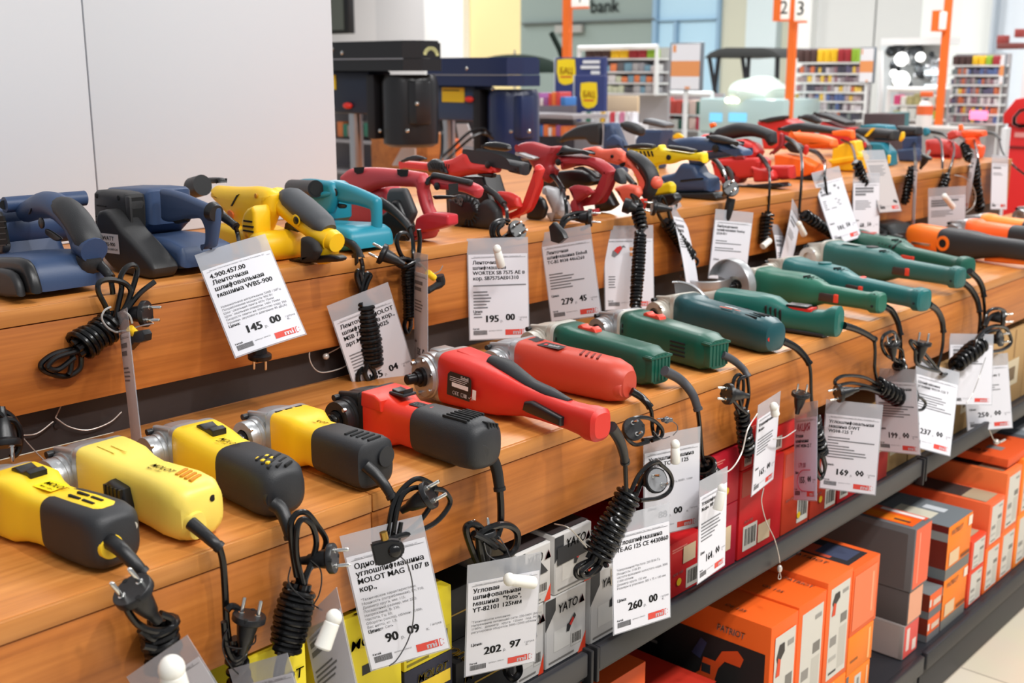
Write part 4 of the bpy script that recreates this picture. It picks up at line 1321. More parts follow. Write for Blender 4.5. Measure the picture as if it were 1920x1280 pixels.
hd = pr(t, 'handle', NAVY, 1.005, 1.045, [(296, 352), (316, 351), (345, 357), (375, 370), (403, 382), (417, 384), (421, 392), (420, 410), (417, 440), (412, 464), (392, 468), (372, 469), (381, 452), (381, 430), (374, 413), (365, 409), (348, 414), (330, 418), (312, 418), (300, 436)], .012)
ba = solid(t, 'base_housing', NAVY, .985, 1.088, [(341, 514), (338, 468), (316, 456), (290, 446), (230, 440), (200, 560)], .009)
pr(t, 'trigger', BLACK, 1.008, 1.04, [(318, 384), (324, 382), (330, 392), (334, 398), (360, 408), (358, 416), (344, 418), (330, 424), (322, 416)], .004)
pipe(t, 'cord_socket', BLACK, 1.01, [(398, 396), (406, 400)], [.016, .013], 1.0, t)
FM = plane_m(ony(184, 436, .9352), ony(221, 440, .9352) - ony(184, 436, .9352), (0, 0, 1))
w_, h_ = (ony(221, 440, .9352) - ony(184, 436, .9352)).length, (ony(184, 436, .9352) - ony(188, 472, .9352)).length
st = MB().quad(0, -h_, w_, 0, FM).build('sticker', mat('white_sticker', (212, 214, 218), .5), ar, flat=True)
MB().text('WATT', h_ * .30, FM @ Matrix.Translation((w_ * .2, -h_ * .33, .0004)), .03, fit=w_ * .58).text('WBS-900', h_ * .26, FM @ Matrix.Translation((w_ * .16, -h_ * .62, .0004)), .03, fit=w_ * .66).text('B1TYU31200120', h_ * .15, FM @ Matrix.Translation((w_ * .06, -h_ * .84, .0004)), .01, fit=w_ * .86).build('sticker_print', INK, ar, flat=True)
boot(t, px(-1.66, (402, 396, -1.70), (418, 406, -1.68), (432, 416, -1.665), (442, 424, -1.65)), .0085, .0062)
cord(t, [px(-1.65, (441, 423), (446, 440), (450, 462, -1.62), (456, 480, -1.57), (468, 520, -1.555), (480, 580, -1.555), (486, 640, -1.55))], .004)
plug(t, onx(487, 672, -1.535), vdir(-.05, .8, -.25), vdir(1, 0, 0), 1.0)

# C - yellow with charcoal grip
t = sander(-1.74, 1.22, 'bright yellow sander with charcoal grip and forked handle, third on the upper step')
SY = col((246, 194, 20), .4)
SG = mat('slate_soft_grip', (74, 76, 80), .6, bump=.3, gscale=900)
b = pr(t, 'housing', SY, 1.185, 1.285, [(388, 344), (400, 338), (422, 345), (470, 348), (508, 346), (526, 350), (538, 362), (538, 395), (524, 435), (512, 450), (470, 450), (430, 420), (405, 390), (388, 372)], .016)
solid(t, 'motor_cover', SY, 1.155, 1.192, [(456, 393), (476, 384), (479, 450), (474, 458), (455, 452), (449, 420)], .006)
dr = MB().lathe([(0, .020), (.004, .0245), (.012, .0265), (.118, .0265), (.128, .0225), (.132, .016)], Vector((-1.648, 1.145, ZU + .027)), (0, 1, 0), 30).build('belt_housing', SY, t)
solid(t, 'base_housing', SY, 1.165, 1.26, [(486, 460), (470, 440), (420, 420), (380, 420), (380, 520), (486, 500)], .01)
pr(t, 'belt', mat('dark_sanding_belt', (38, 36, 36), .8), 1.185, 1.30, [(560, 445), (585, 440), (602, 452), (610, 470), (600, 488), (560, 494)], .012)
pr(t, 'base_plate', BLACK, 1.2, 1.30, [(560, 482), (640, 474), (654, 480), (652, 490), (540, 496)], .003)
fk = pipe(t, 'handle', SY, 1.225, [(516, 372), (536, 386), (556, 404), (582, 426), (606, 442), (624, 452)], [.022, .020, .0185, .0165, .018, .019], 1.15)
MB().tube([ony(622, 450, 1.225), ony(632, 455, 1.225)], [.0195, .0165], 18).build('cord_collar', SY, fk)
pipe(t, 'handle_fork', SY, 1.225, [(612, 446), (618, 462), (612, 476), (600, 482)], [.017, .015, .0165, .013], 1.2)
pipe(t, 'soft_grip', SG, 1.227, [(534, 366), (548, 372), (566, 386), (588, 404), (606, 420), (616, 432)], [.012, .0195, .0205, .0195, .018, .013], 1.25)
pr(t, 'trigger', BLACK, 1.21, 1.24, [(534, 412), (548, 418), (570, 436), (572, 440), (552, 432), (531, 432)], .003)
knob(t, 'lock_ring', SY, 1.2045, 556, 413, .0105, .003)
knob(t, 'lock_button', BLACK, 1.2025, 556, 413, .0068, .003)
kb = MB().tube([ony(362, 352, 1.215), ony(380, 347, 1.215)], [.02, .02], 20).build('front_knob', BLACK, t)
pr(t, 'top_knob', BLACK, 1.25, 1.29, [(362, 336), (400, 331), (424, 332), (430, 342), (400, 344), (370, 346)], .006)
dark_slots(t, b, 1.155, [bar(457, 412, 473, 414, 3), bar(456, 421.5, 475, 424, 3), bar(456, 430, 475, 433, 3)])
dark_slots(t, b, 1.185, [[(444, 366), (448, 364), (436, 386), (433, 386)]], name='speed_slot')
for u, v, y in ((480, 367, 1.185), (463, 441, 1.155)):
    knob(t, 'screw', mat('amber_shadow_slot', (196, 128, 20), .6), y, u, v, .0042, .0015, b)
pr(t, 'round_boss', col((214, 104, 30), .5), 1.175, 1.20, [(424, 396), (432, 391), (440, 398), (440, 410), (430, 412)], .004)
boot(t, px(-1.6, (634, 448, -1.635), (655, 455, -1.61), (670, 470, -1.59), (677, 486, -1.575)), .0092, .0068)
cord(t, [px(-1.57, (676, 484), (679, 500), (680, 520, -1.56), (676, 540), (680, 560)), px(-1.552, (690, 565), (676, 540), (669, 520), (671, 508), (676, 515), (680, 540)), px(-1.55, (678, 562), (688, 530), (694, 517), (688, 514), (680, 530), (676, 555)),
         px(-1.55, (688, 675), (674, 695), (671, 712), (680, 722), (690, 712), (692, 690)), px(-1.545, (696, 675), (712, 690), (713, 708), (704, 722), (690, 730)), px(-1.54, (690, 680), (702, 700), (694, 715), (684, 700), (690, 680))], .0047,
     [(onx(682, 566, -1.55), onx(697, 680, -1.55), .0185, 15)])
MB().lathe([(0, .0048), (.012, .007), (.026, .0075), (.028, .004)], onx(690, 716, -1.545), vdir(-.2, 1, 0), 14).build('plug', BLACK, t)
mb = MB().prism(PY(1.30, [(658, 478), (668, 472), (670, 492), (663, 500)], 0), 1.30, 1.304, .001)
mb.build('cord_tag', BLACK, t)

# D - teal
t = sander(-1.74, 1.40, 'teal blue sander with black dust outlet and closed loop handle, fourth on the upper step')
ST = col((30, 134, 156), .4)
b = pr(t, 'housing', ST, 1.375, 1.475, [(536, 345), (560, 334), (592, 333), (620, 337), (636, 340), (644, 360), (640, 385), (634, 400), (612, 404), (596, 402), (592, 385), (560, 370)], .014)
hd = pr(t, 'handle', ST, 1.385, 1.425, [(614, 340), (640, 337), (668, 345), (696, 357), (716, 366), (722, 374), (722, 420), (722, 465), (718, 474), (694, 477), (686, 462), (691, 440), (691, 395), (680, 390), (660, 385), (640, 382), (624, 378)], .012)
solid(t, 'motor_body', ST, 1.385, 1.465, [(545, 345), (590, 340), (604, 350), (606, 430), (545, 430)], .012)
bs = solid(t, 'base_housing', ST, 1.318, 1.425, [(660, 480), (657, 440), (640, 426), (600, 424), (540, 420), (540, 500)], .010)
pr(t, 'trigger', BLACK, 1.39, 1.42, [(628, 380), (652, 382), (651, 391), (634, 391)], .003)
knob(t, 'lock_button', BLACK, 1.384, 627, 361, .0095)
MB().tube([ony(548, 352, 1.385), ony(592, 354, 1.36)], .0165, 20).build('dust_outlet', BLACK, t)
c = ony(592, 354, 1.36)
dd = (ony(592, 354, 1.36) - ony(548, 352, 1.385)).normalized()
MB().cyl(c, c + dd * .0006, .0125, n=20).build('outlet_bore', HOLE, t)
MB().tube([ony(590, 367, 1.37), ony(622, 363, 1.38)], .006, 12).build('side_rib', ST, b)
pr(t, 'belt_roller', BLACK, 1.335, 1.37, [(640, 432), (650, 436), (656, 448), (654, 462), (640, 470), (628, 450)], .006)
boot(t, px(-1.62, (712, 378, -1.70), (736, 393, -1.67), (758, 414, -1.63), (771, 430, -1.595)), .0105, .0072)
cord(t, [px(-1.575, (770, 428, -1.595), (774, 450), (775, 480, -1.56), (770, 500)), px(-1.55, (765, 490), (752, 478), (744, 455), (748, 440), (760, 437), (768, 445)), px(-1.545, (785, 430), (787, 450), (784, 480), (776, 500)),
         px(-1.54, (738, 490), (755, 500), (778, 492), (786, 486)), px(-1.545, (740, 485), (765, 486), (788, 498)), px(-1.555, (764, 590), (758, 610), (764, 625), (770, 610), (768, 590))], .0042,
     [(onx(766, 500, -1.553), onx(768, 595, -1.553), .0092, 17)])
plug(t, onx(713, 474, -1.535), vdir(-.85, -.4, .1), vdir(.3, -.9, 0), 1.0)
t2 = thing('cable_lock', onx(820, 525, -1.50), 'black cable stop with yellow ferrule hanging beside the narrow tag below the teal sander', 'cable lock')
MB().tube(smooth_path(px(-1.51, (786, 492), (796, 502), (802, 512)), 5), .0014, 6).tube(smooth_path(px(-1.51, (810, 514), (824, 508), (830, 498)), 5), .001, 6).build('wire_end', STEEL, t2)
MB().cyl(onx(802, 511, -1.50), onx(814, 521, -1.50), .0062, n=12).build('ferrule', mat('yellow_cap', (244, 196, 30), .4), t2)
MB().tube(smooth_path(px(-1.498, (824, 516), (826, 530), (814, 538), (802, 545)), 4), [.0085, .009, .006, .0062], 10).build('stop', BLACK, t2)

# E - red with long black topped handle
SR = col((190, 56, 64), .44)
t = sander(-1.80, 1.60, 'red sander with two top slots and a square red dust port')
b = pr(t, 'housing', SR, 1.535, 1.645, [(632, 330), (645, 318), (668, 312), (720, 312), (770, 316), (808, 322), (816, 340), (812, 355), (818, 380), (828, 400), (828, 420), (800, 426), (786, 400), (775, 352), (728, 350), (690, 364), (660, 368), (636, 350)], .016)
solid(t, 'motor_housing', SR, 1.55, 1.61, [(630, 345), (690, 352), (722, 352), (724, 400), (722, 430), (630, 425)], .012)
solid(t, 'base_housing', BLACK, 1.53, 1.60, [(630, 425), (730, 420), (735, 455), (630, 470)], .004)
hd = pr(t, 'handle', SR, 1.545, 1.59, [(806, 322), (850, 330), (890, 338), (906, 344), (914, 354), (911, 366), (904, 378), (890, 374), (866, 362), (836, 357), (812, 356), (800, 340)], .012)
pr(t, 'soft_grip', GRIP, 1.5405, 1.5945, [(800, 340), (808, 320), (850, 328), (891, 337), (889, 351), (848, 343), (813, 334), (809, 347), (796, 348)], .006)
mc = pr(t, 'motor_cover', mat('dark_grey_cover', (66, 66, 68), .5), 1.505, 1.54, [(722, 364), (728, 352), (768, 351), (778, 372), (788, 398), (778, 420), (740, 424), (722, 395)], .008)
pr(t, 'belt_cover', BLACK, 1.495, 1.62, [(722, 396), (735, 372), (756, 374), (766, 396), (776, 425), (772, 456), (730, 462), (700, 452), (700, 410)], .01)
pr(t, 'lower_body', SR, 1.505, 1.58, [(770, 425), (800, 420), (828, 428), (822, 444), (800, 452), (768, 456)], .006)
dp = pr(t, 'dust_port', col((196, 40, 52), .4), 1.50, 1.55, [(778, 410), (790, 402), (810, 396), (836, 396), (861, 400), (862, 420), (838, 428), (800, 436), (774, 438)], .004)
c0 = Vector((XEND[0], 0, 0))
MB().span((c0.x, 1.503, 1.335 - .02), (c0.x + .0008, XEND[1] - .003, 1.335)).build('port_opening', HOLE, dp)
dark_slots(t, b, 1.5345, [[(664, 314), (682, 313), (680, 324), (670, 326), (665, 322)], [(745, 317), (765, 318), (763, 330), (752, 331), (746, 327)]], name='top_slots')
knob(t, 'lock_button', BLACK, 1.544, 820, 349, .0075)
pr(t, 'trigger', BLACK, 1.55, 1.58, [(808, 366), (826, 365), (858, 366), (858, 372), (814, 374)], .002)
boot(t, px(-1.62, (909, 352, -1.68), (930, 366, -1.645), (945, 382, -1.61)), .0072, .0058)
cord(t, [px(-1.58, (944, 381, -1.61), (950, 395), (951, 420, -1.56)), px(-1.55, (950, 440), (930, 452), (921, 438), (924, 420), (940, 412), (955, 414)), px(-1.545, (948, 446), (930, 446), (926, 432), (932, 420), (946, 416)), px(-1.54, (945, 448), (936, 442), (934, 430), (944, 420))], .0038)
plug(t, onx(972, 430, -1.525), vdir(.55, -.3, .8), vdir(.6, .7, 0), 1.05)

# F - black and red, round black motor end
SR2 = col((214, 52, 46), .42)
t = sander(-1.82, 1.80, 'red sander with big round black motor end and long black handle')
pr(t, 'motor_end', BLACK, 1.715, 1.79, [(836, 372), (850, 364), (878, 362), (902, 372), (912, 395), (905, 416), (880, 428), (855, 426), (838, 410)], .012)
ms = pr(t, 'motor_body', mat('satin_black_cover', (40, 40, 41), .5), 1.72, 1.85, [(905, 372), (930, 372), (946, 390), (950, 415), (938, 428), (900, 432), (860, 434), (850, 425)], .012)
mb = MB()
c = ony(878, 395, 1.7145)
for i in range(14):
    a = i * .36 - 1.9
    mb.box((0, 0, 0), (.0016, .003, .013), 0, Matrix.Translation(c + Vector((math.cos(a) * .026, 0, math.sin(a) * .026))) @ Matrix.Rotation(math.pi / 2 - a, 4, 'Y'))
mb.build('vents', HOLE, t)
FM = plane_m(ony(842, 366, 1.7138), ony(868, 384, 1.7138) - ony(842, 366, 1.7138), (.4, 0, 1))
MB().text('nell', .026, FM @ Matrix.Translation((0, -.006, .0005)), .03, fit=.040).build('lettering', WP, t, flat=True)
b = pr(t, 'housing', SR2, 1.765, 1.86, [(742, 312), (750, 304), (775, 300), (812, 304), (842, 298), (862, 286), (880, 281), (892, 286), (900, 302), (930, 305), (946, 312), (946, 324), (900, 326), (872, 332), (850, 335), (800, 322), (760, 318)], .012)
gp = pr(t, 'handle_grip', GRIP, 1.77, 1.82, [(856, 294), (888, 279), (902, 284), (950, 294), (1001, 304), (1000, 330), (992, 334), (946, 324), (944, 311), (924, 303), (900, 300)], .014)
fk = pr(t, 'handle_fork', SR2, 1.772, 1.818, [(1000, 303), (1020, 306), (1028, 316), (1022, 332), (1008, 370), (1000, 392), (985, 404), (966, 412), (950, 412), (954, 398), (978, 388), (986, 372), (996, 345), (992, 334)], .010)
pr(t, 'base_housing', SR2, 1.75, 1.87, [(918, 366), (934, 356), (962, 358), (980, 368), (985, 388), (958, 396), (952, 412), (938, 405)], .008)
solid(t, 'dark_fill', BLACK, 1.79, 1.85, [(832, 330), (905, 330), (920, 380), (836, 400)], .006)  # black block added to stand for the dark gap between housing and motor end
whl = pr(t, 'belt_wheel', BLACK, 1.755, 1.78, [(796, 306), (806, 297), (822, 295), (838, 302), (848, 316), (852, 328), (800, 325)], .008)
mb = MB()
for i in range(9):
    mb.tube([ony(806 + i * 4.5, 304 + abs(i - 3) * .8, 1.7545), ony(812 + i * 3.6, 316, 1.7545)], .0012, 6)
mb.build('wheel_ribs', HOLE, whl)
pr(t, 'front_knob', GRIP, 1.80, 1.86, [(746, 306), (756, 296), (780, 289), (796, 292), (804, 298), (786, 304), (764, 303)], .010)
knob(t, 'lock_button', BLACK, 1.764, 915, 309, .0075)
pr(t, 'trigger', BLACK, 1.775, 1.81, [(892, 324), (933, 323), (932, 333), (920, 334), (896, 330)], .003)
boot(t, px(-1.62, (1023, 320, -1.72), (1042, 335, -1.68), (1056, 356, -1.63)), .0068, .0058, m=CORD)
cord(t, [px(-1.57, (1055, 355, -1.63), (1060, 375, -1.58), (1062, 400), (1056, 420)), px(-1.55, (1050, 432), (1056, 410), (1075, 400), (1095, 398), (1108, 402)), px(-1.545, (1052, 430), (1062, 414), (1080, 408), (1098, 415), (1100, 425), (1090, 430))], .0042)
plug(t, onx(1110, 408, -1.525), vdir(1, .0, .15), vdir(0, 1, 0), 1.0)

# G - dark red with grey drum
SR3 = col((168, 44, 50), .45)
t = sander(-1.83, 2.00, 'dark red sander with pale grey drum casing and arched handle, seventh on the upper step')
GREYC = mat('pale_grey_casing', (174, 174, 176), .45, .15)
pr(t, 'drum_casing', GREYC, 1.92, 1.985, [(1012, 348), (1030, 344), (1056, 352), (1070, 370), (1078, 392), (1074, 408), (1052, 414), (1024, 416), (1030, 396), (1018, 372)], .012)
pr(t, 'drum_end', BLACK, 1.905, 1.94, [(1000, 372), (1014, 364), (1026, 372), (1032, 390), (1026, 408), (1012, 416), (986, 414), (984, 392)], .010)
b = pr(t, 'housing', SR3, 1.975, 2.08, [(958, 276), (975, 266), (1010, 264), (1040, 274), (1056, 266), (1062, 276), (1056, 292), (1046, 308), (1056, 318), (1040, 350), (1010, 340), (985, 300)], .012)
solid(t, 'motor_body', BLACK, 2.035, 2.09, [(1005, 330), (1060, 318), (1100, 322), (1115, 345), (1060, 356), (1000, 352)], .006)  # not a motor: black block added for the dark interior of the handle loop
gr = pr(t, 'top_plate', GREYC, 1.955, 1.98, [(962, 288), (985, 284), (1005, 292), (1016, 294), (1014, 302), (990, 300)], .005)
hd = pr(t, 'handle', SR3, 1.98, 2.03, [(1040, 292), (1060, 290), (1100, 290), (1132, 294), (1152, 306), (1164, 320), (1152, 344), (1142, 366), (1128, 380), (1100, 386), (1084, 384), (1086, 374), (1112, 370), (1124, 346), (1128, 334), (1108, 318), (1090, 310), (1074, 316), (1048, 320)], .012)
pr(t, 'soft_grip', GRIP, 1.976, 2.034, [(1040, 293), (1050, 276), (1057, 266), (1070, 276), (1098, 280), (1128, 288), (1090, 288)], .005)
pr(t, 'handle_lining', GRIP, 1.984, 2.026, [(1070, 318), (1090, 309), (1110, 318), (1128, 332), (1120, 340), (1104, 324), (1090, 318)], .003)
pr(t, 'base_housing', SR3, 1.955, 2.09, [(1062, 352), (1080, 344), (1108, 348), (1122, 360), (1100, 372), (1086, 382), (1090, 396), (1128, 388), (1126, 404), (1080, 408), (1074, 380)], .008)
pr(t, 'front_knob', BLACK, 2.00, 2.05, [(898, 276), (908, 267), (940, 265), (960, 270), (964, 280), (952, 285), (920, 282)], .010)
knob(t, 'lock_button', BLACK, 1.972, 1047, 304, .0075)
dark_slots(t, b, 1.9195, [[(1060, 366), (1067, 366), (1067, 374), (1060, 374)]], name='casing_hole')
pr(t, 'cable_outlet', GRIP, 1.985, 2.025, [(1150, 322), (1158, 309), (1166, 312), (1176, 330), (1178, 346), (1160, 346), (1148, 338)], .004)
boot(t, px(-1.6, (1164, 322, -1.70), (1176, 332, -1.66), (1190, 346, -1.62)), .0105, .0055)
cord(t, [px(-1.57, (1188, 345, -1.62), (1192, 360, -1.59), (1195, 385), (1197, 400)), px(-1.545, (1190, 375), (1184, 365), (1195, 372), (1204, 385)), px(-1.49, (1200, 430), (1199, 445), (1197, 460)), px(-1.455, (1190, 570), (1186, 580), (1180, 588))], .004,
     [(onx(1193, 382, -1.53), onx(1203, 428, -1.50), .0115, 6), (onx(1201, 437, -1.49), onx(1191, 578, -1.455), .0105, 22)])
MB().lathe([(0, .0165), (.014, .0175), (.018, .012), (.030, .008)], onx(1170, 384, -1.54), vdir(.9, .3, .2), 18).build('plug', BLACK, t)

# H - coral, J-shaped black grip
SC = col((240, 106, 82), .42)
t = sander(-1.78, 2.17, 'coral orange sander with curved black grip ending in a round ball')
b = pr(t, 'housing', SC, 2.14, 2.23, [(1082, 285), (1090, 278), (1126, 272), (1136, 280), (1164, 275), (1180, 286), (1182, 304), (1160, 312), (1120, 300)], .010)
hd = pr(t, 'handle', SC, 2.15, 2.19, [(1128, 284), (1166, 276), (1184, 290), (1200, 314), (1213, 336), (1212, 358), (1200, 368), (1192, 364), (1204, 344), (1190, 322), (1166, 312), (1146, 302)], .008)
pipe(t, 'soft_grip', GRIP, 2.165, [(1180, 288), (1200, 300), (1216, 316), (1224, 336), (1220, 356), (1212, 368)], [.010, .013, .0135, .0135, .013, .011], 1.5)
MB().sphere(ony(1231, 342, 2.16), .0145, 10).build('ball_end', SC, t)
pr(t, 'base_housing', SC, 2.12, 2.24, [(1148, 352), (1180, 342), (1205, 348), (1210, 362), (1200, 376), (1166, 382)], .008)
pr(t, 'belt_cover', BLACK, 2.11, 2.2, [(1106, 360), (1130, 348), (1150, 352), (1168, 384), (1150, 396), (1112, 398)], .010)
pr(t, 'red_foot', col((226, 66, 50), .4), 2.13, 2.16, [(1196, 372), (1216, 372), (1212, 392), (1200, 396)], .003)
knob(t, 'lock_button', BLACK, 2.148, 1167, 306, .0085)
knob(t, 'screw', HOLE, 2.139, 1148, 293, .004)
boot(t, px(-1.6, (1236, 340, -1.70), (1250, 354, -1.66), (1262, 368, -1.62)), .0085, .0066)
cord(t, [px(-1.58, (1261, 366, -1.62), (1268, 380), (1262, 400), (1250, 415)), px(-1.55, (1240, 372), (1232, 385), (1236, 405), (1250, 425), (1262, 440)), px(-1.545, (1234, 380), (1240, 368), (1250, 385), (1256, 410)), px(-1.55, (1290, 480), (1282, 495), (1288, 502), (1304, 498), (1308, 488), (1296, 478)), px(-1.55, (1288, 478), (1280, 500))], .004,
     [(onx(1250, 416, -1.55), onx(1294, 480, -1.55), .0125, 13)])
plug(t, onx(1222, 388, -1.53), vdir(-1, -.1, .1), vdir(0, 1, 0), 1.0)

# I - yellow and black jigsaw-like body
YB1 = col((246, 212, 24), .4)
t = sander(-1.80, 2.30, 'lemon yellow sander with black top strips and short vent slots, ninth on the upper step', 'orbital_sander', 'sander')
b = pr(t, 'housing', YB1, 2.27, 2.34, [(1172, 278), (1184, 276), (1228, 278), (1234, 270), (1250, 270), (1252, 278), (1308, 287), (1318, 280), (1331, 286), (1331, 304), (1322, 313), (1312, 303), (1282, 300), (1268, 308), (1236, 308), (1240, 345), (1204, 345), (1200, 310)], .006)
pr(t, 'top_strip', GRIP, 2.265, 2.345, [(1166, 276), (1180, 270), (1210, 268), (1232, 270), (1232, 284), (1226, 284), (1220, 278), (1184, 278)], .004)
pr(t, 'handle_strip', GRIP, 2.265, 2.345, [(1250, 271), (1280, 273), (1311, 280), (1305, 288), (1252, 280)], .004)
pr(t, 'base_body', YB1, 2.25, 2.36, [(1186, 322), (1214, 322), (1240, 345), (1262, 336), (1271, 346), (1270, 362), (1224, 369), (1200, 366)], .006)
pr(t, 'sanding_pad', BLACK, 2.24, 2.37, [(1200, 372), (1230, 366), (1275, 360), (1282, 372), (1270, 384), (1210, 392)], .004)
dark_slots(t, b, 2.2698, [[(1192 + 7 * i, 283), (1195 + 7 * i, 283), (1200 + 6.5 * i, 293), (1197 + 6.5 * i, 293)] for i in range(5)])
knob(t, 'lock_button', BLACK, 2.269, 1254, 295, .0062)
boot(t, px(-1.6, (1330, 292, -1.72), (1345, 304, -1.69), (1358, 322, -1.65)), .0072, .006)
cord(t, [px(-1.58, (1357, 320, -1.65), (1362, 335, -1.6), (1364, 360), (1365, 385), (1362, 410))], .004)
MB().lathe([(0, .011), (.02, .012), (.05, .009), (.058, .005)], onx(1371, 372, -1.545), vdir(-.2, 1, -.1), 14).build('plug_body', BLACK, t)
plug(t, onx(1371, 352, -1.53), vdir(.2, -.25, 1), vdir(.15, 1, 0), 1.1)

# J - navy sheet sander
t = sander(-1.83, 2.56, 'navy blue sheet sander with charcoal top grip standing on a black pad', 'orbital_sander', 'sander')
b = pr(t, 'body', NAVY, 2.52, 2.60, [(1236, 330), (1262, 324), (1272, 308), (1290, 300), (1326, 306), (1334, 322), (1354, 332), (1356, 360), (1250, 362), (1240, 346)], .010)
pr(t, 'handle', NAVY, 2.525, 2.59, [(1244, 268), (1262, 260), (1300, 256), (1322, 254), (1360, 258), (1396, 272), (1416, 280), (1418, 296), (1408, 303), (1388, 292), (1362, 296), (1340, 298), (1326, 310), (1290, 312), (1280, 290)], .014)
pr(t, 'soft_grip', GRIP, 2.521, 2.594, [(1320, 254), (1350, 252), (1380, 260), (1402, 272), (1370, 272), (1336, 268)], .006)
pr(t, 'sanding_pad', BLACK, 2.51, 2.61, [(1246, 360), (1358, 358), (1366, 368), (1362, 376), (1250, 384)], .003)
dark_slots(t, b, 2.5195, [[(1276, 337), (1318, 333), (1318, 336), (1276, 341)]])
knob(t, 'lock_button', BLACK, 2.523, 1342, 278, .010)
boot(t, px(-1.6, (1416, 286, -1.74), (1432, 300, -1.69), (1443, 318, -1.64)), .0078, .0058)
cord(t, [px(-1.57, (1442, 315, -1.64), (1443, 345), (1441, 390), (1438, 420))], .0036, [(onx(1440, 400, -1.555), onx(1432, 455, -1.555), .0135, 8)])

# far end of the step, smaller and softer
def far_sander(x, y, label, parts, boots=(), cords=(), coils=(), plugs=(), name='orbital_sander', cat='sander', r=.0042):
    t = sander(x, y, label, name, cat)
    for nm, m, y0, y1, pts, bv in parts:
        pr(t, nm, m, y0, y1, pts, bv)
    for p in boots:
        boot(t, px(-1.6, *p), .008, .006)
    if cords or coils:
        cord(t, [px(-1.56, *c) for c in cords], r, coils)
    for p in plugs:
        plug(t, *p)
    return t


RD = col((206, 44, 40), .42)
DRD = col((150, 36, 42), .45)
OR1 = col((252, 112, 34), .42)
OR2 = col((246, 92, 36), .42)
FY = col((246, 194, 20), .4)
FT = col((32, 120, 140), .42)
far_sander(-2.05, 3.0, 'red sander with a long arched black handle and red guard ring',
           [('handle_grip', GRIP, 2.92, 2.975, [(1322, 256), (1340, 240), (1370, 230), (1400, 228), (1432, 234), (1462, 246), (1464, 268), (1450, 276), (1440, 282), (1428, 262), (1404, 256), (1370, 262), (1346, 268)], .016),
            ('guard_ring', DRD, 2.915, 2.98, [(1460, 246), (1472, 250), (1470, 274), (1456, 287), (1436, 291), (1454, 278), (1462, 268)], .005),
            ('motor_housing', RD, 2.90, 2.99, [(1308, 256), (1328, 244), (1340, 254), (1376, 262), (1404, 258), (1430, 268), (1440, 284), (1430, 300), (1380, 306), (1330, 300)], .012),
            ('base_body', RD, 2.88, 3.00, [(1330, 298), (1440, 292), (1450, 300), (1446, 330), (1340, 340)], .008),
            ('orange_button', OR1, 2.93, 2.96, [(1328, 232), (1342, 228), (1346, 236), (1332, 242)], .003)],
           [((1472, 258, -1.80), (1490, 268, -1.75), (1502, 284, -1.68))], [((1501, 280, -1.68), (1504, 310, -1.60), (1502, 350), (1499, 390), (1500, 400))],
           [(onx(1508, 402, -1.55), onx(1566, 442, -1.55), .0125, 10)])
far_sander(-1.76, 2.92, 'small red sander with grey band and round dust outlet, at the step edge',
           [('body', DRD, 2.88, 2.95, [(1336, 305), (1352, 296), (1386, 300), (1400, 312), (1408, 330), (1400, 344), (1350, 346)], .010),
            ('grey_band', mat('dark_grey_cover', (66, 66, 68), .5), 2.875, 2.955, [(1358, 312), (1382, 306), (1392, 320), (1396, 342), (1370, 344)], .006),
            ('dust_box', RD, 2.87, 2.94, [(1406, 312), (1420, 308), (1440, 314), (1462, 318), (1468, 330), (1462, 340), (1412, 342)], .006),
            ('dust_outlet', RD, 2.90, 2.95, [(1440, 309), (1494, 309), (1496, 334), (1462, 338), (1444, 330)], .008),
            ('lever', DRD, 2.88, 2.92, [(1368, 290), (1400, 290), (1404, 298), (1380, 300)], .003),
            ('sanding_pad', BLACK, 2.865, 2.965, [(1382, 348), (1480, 340), (1488, 348), (1420, 358), (1384, 362)], .003)])
far_sander(-1.90, 3.30, 'orange sander with a charcoal wedge handle, twelfth on the upper step',
           [('handle', OR1, 3.26, 3.32, [(1474, 246), (1520, 248), (1556, 253), (1574, 260), (1577, 272), (1570, 281), (1548, 278), (1520, 280), (1490, 270)], .012),
            ('grip_wedge', GRIP, 3.20, 3.26, [(1466, 272), (1480, 262), (1500, 266), (1514, 276), (1508, 290), (1480, 286)], .006),
            ('red_end', RD, 3.19, 3.25, [(1508, 270), (1518, 272), (1518, 284), (1512, 294), (1504, 288)], .004),
            ('body', OR1, 3.18, 3.30, [(1450, 288), (1480, 286), (1520, 294), (1534, 304), (1548, 308), (1548, 322), (1520, 332), (1452, 336)], .006),
            ('sanding_pad', BLACK, 3.18, 3.32, [(1450, 334), (1545, 326), (1556, 334), (1540, 342), (1460, 350)], .003)],
           [((1518, 280, -1.78), (1534, 288, -1.73), (1545, 302, -1.68))], [((1544, 300, -1.68), (1547, 312, -1.60), (1546, 330), (1548, 345), (1552, 380))], name='orbital_sander')
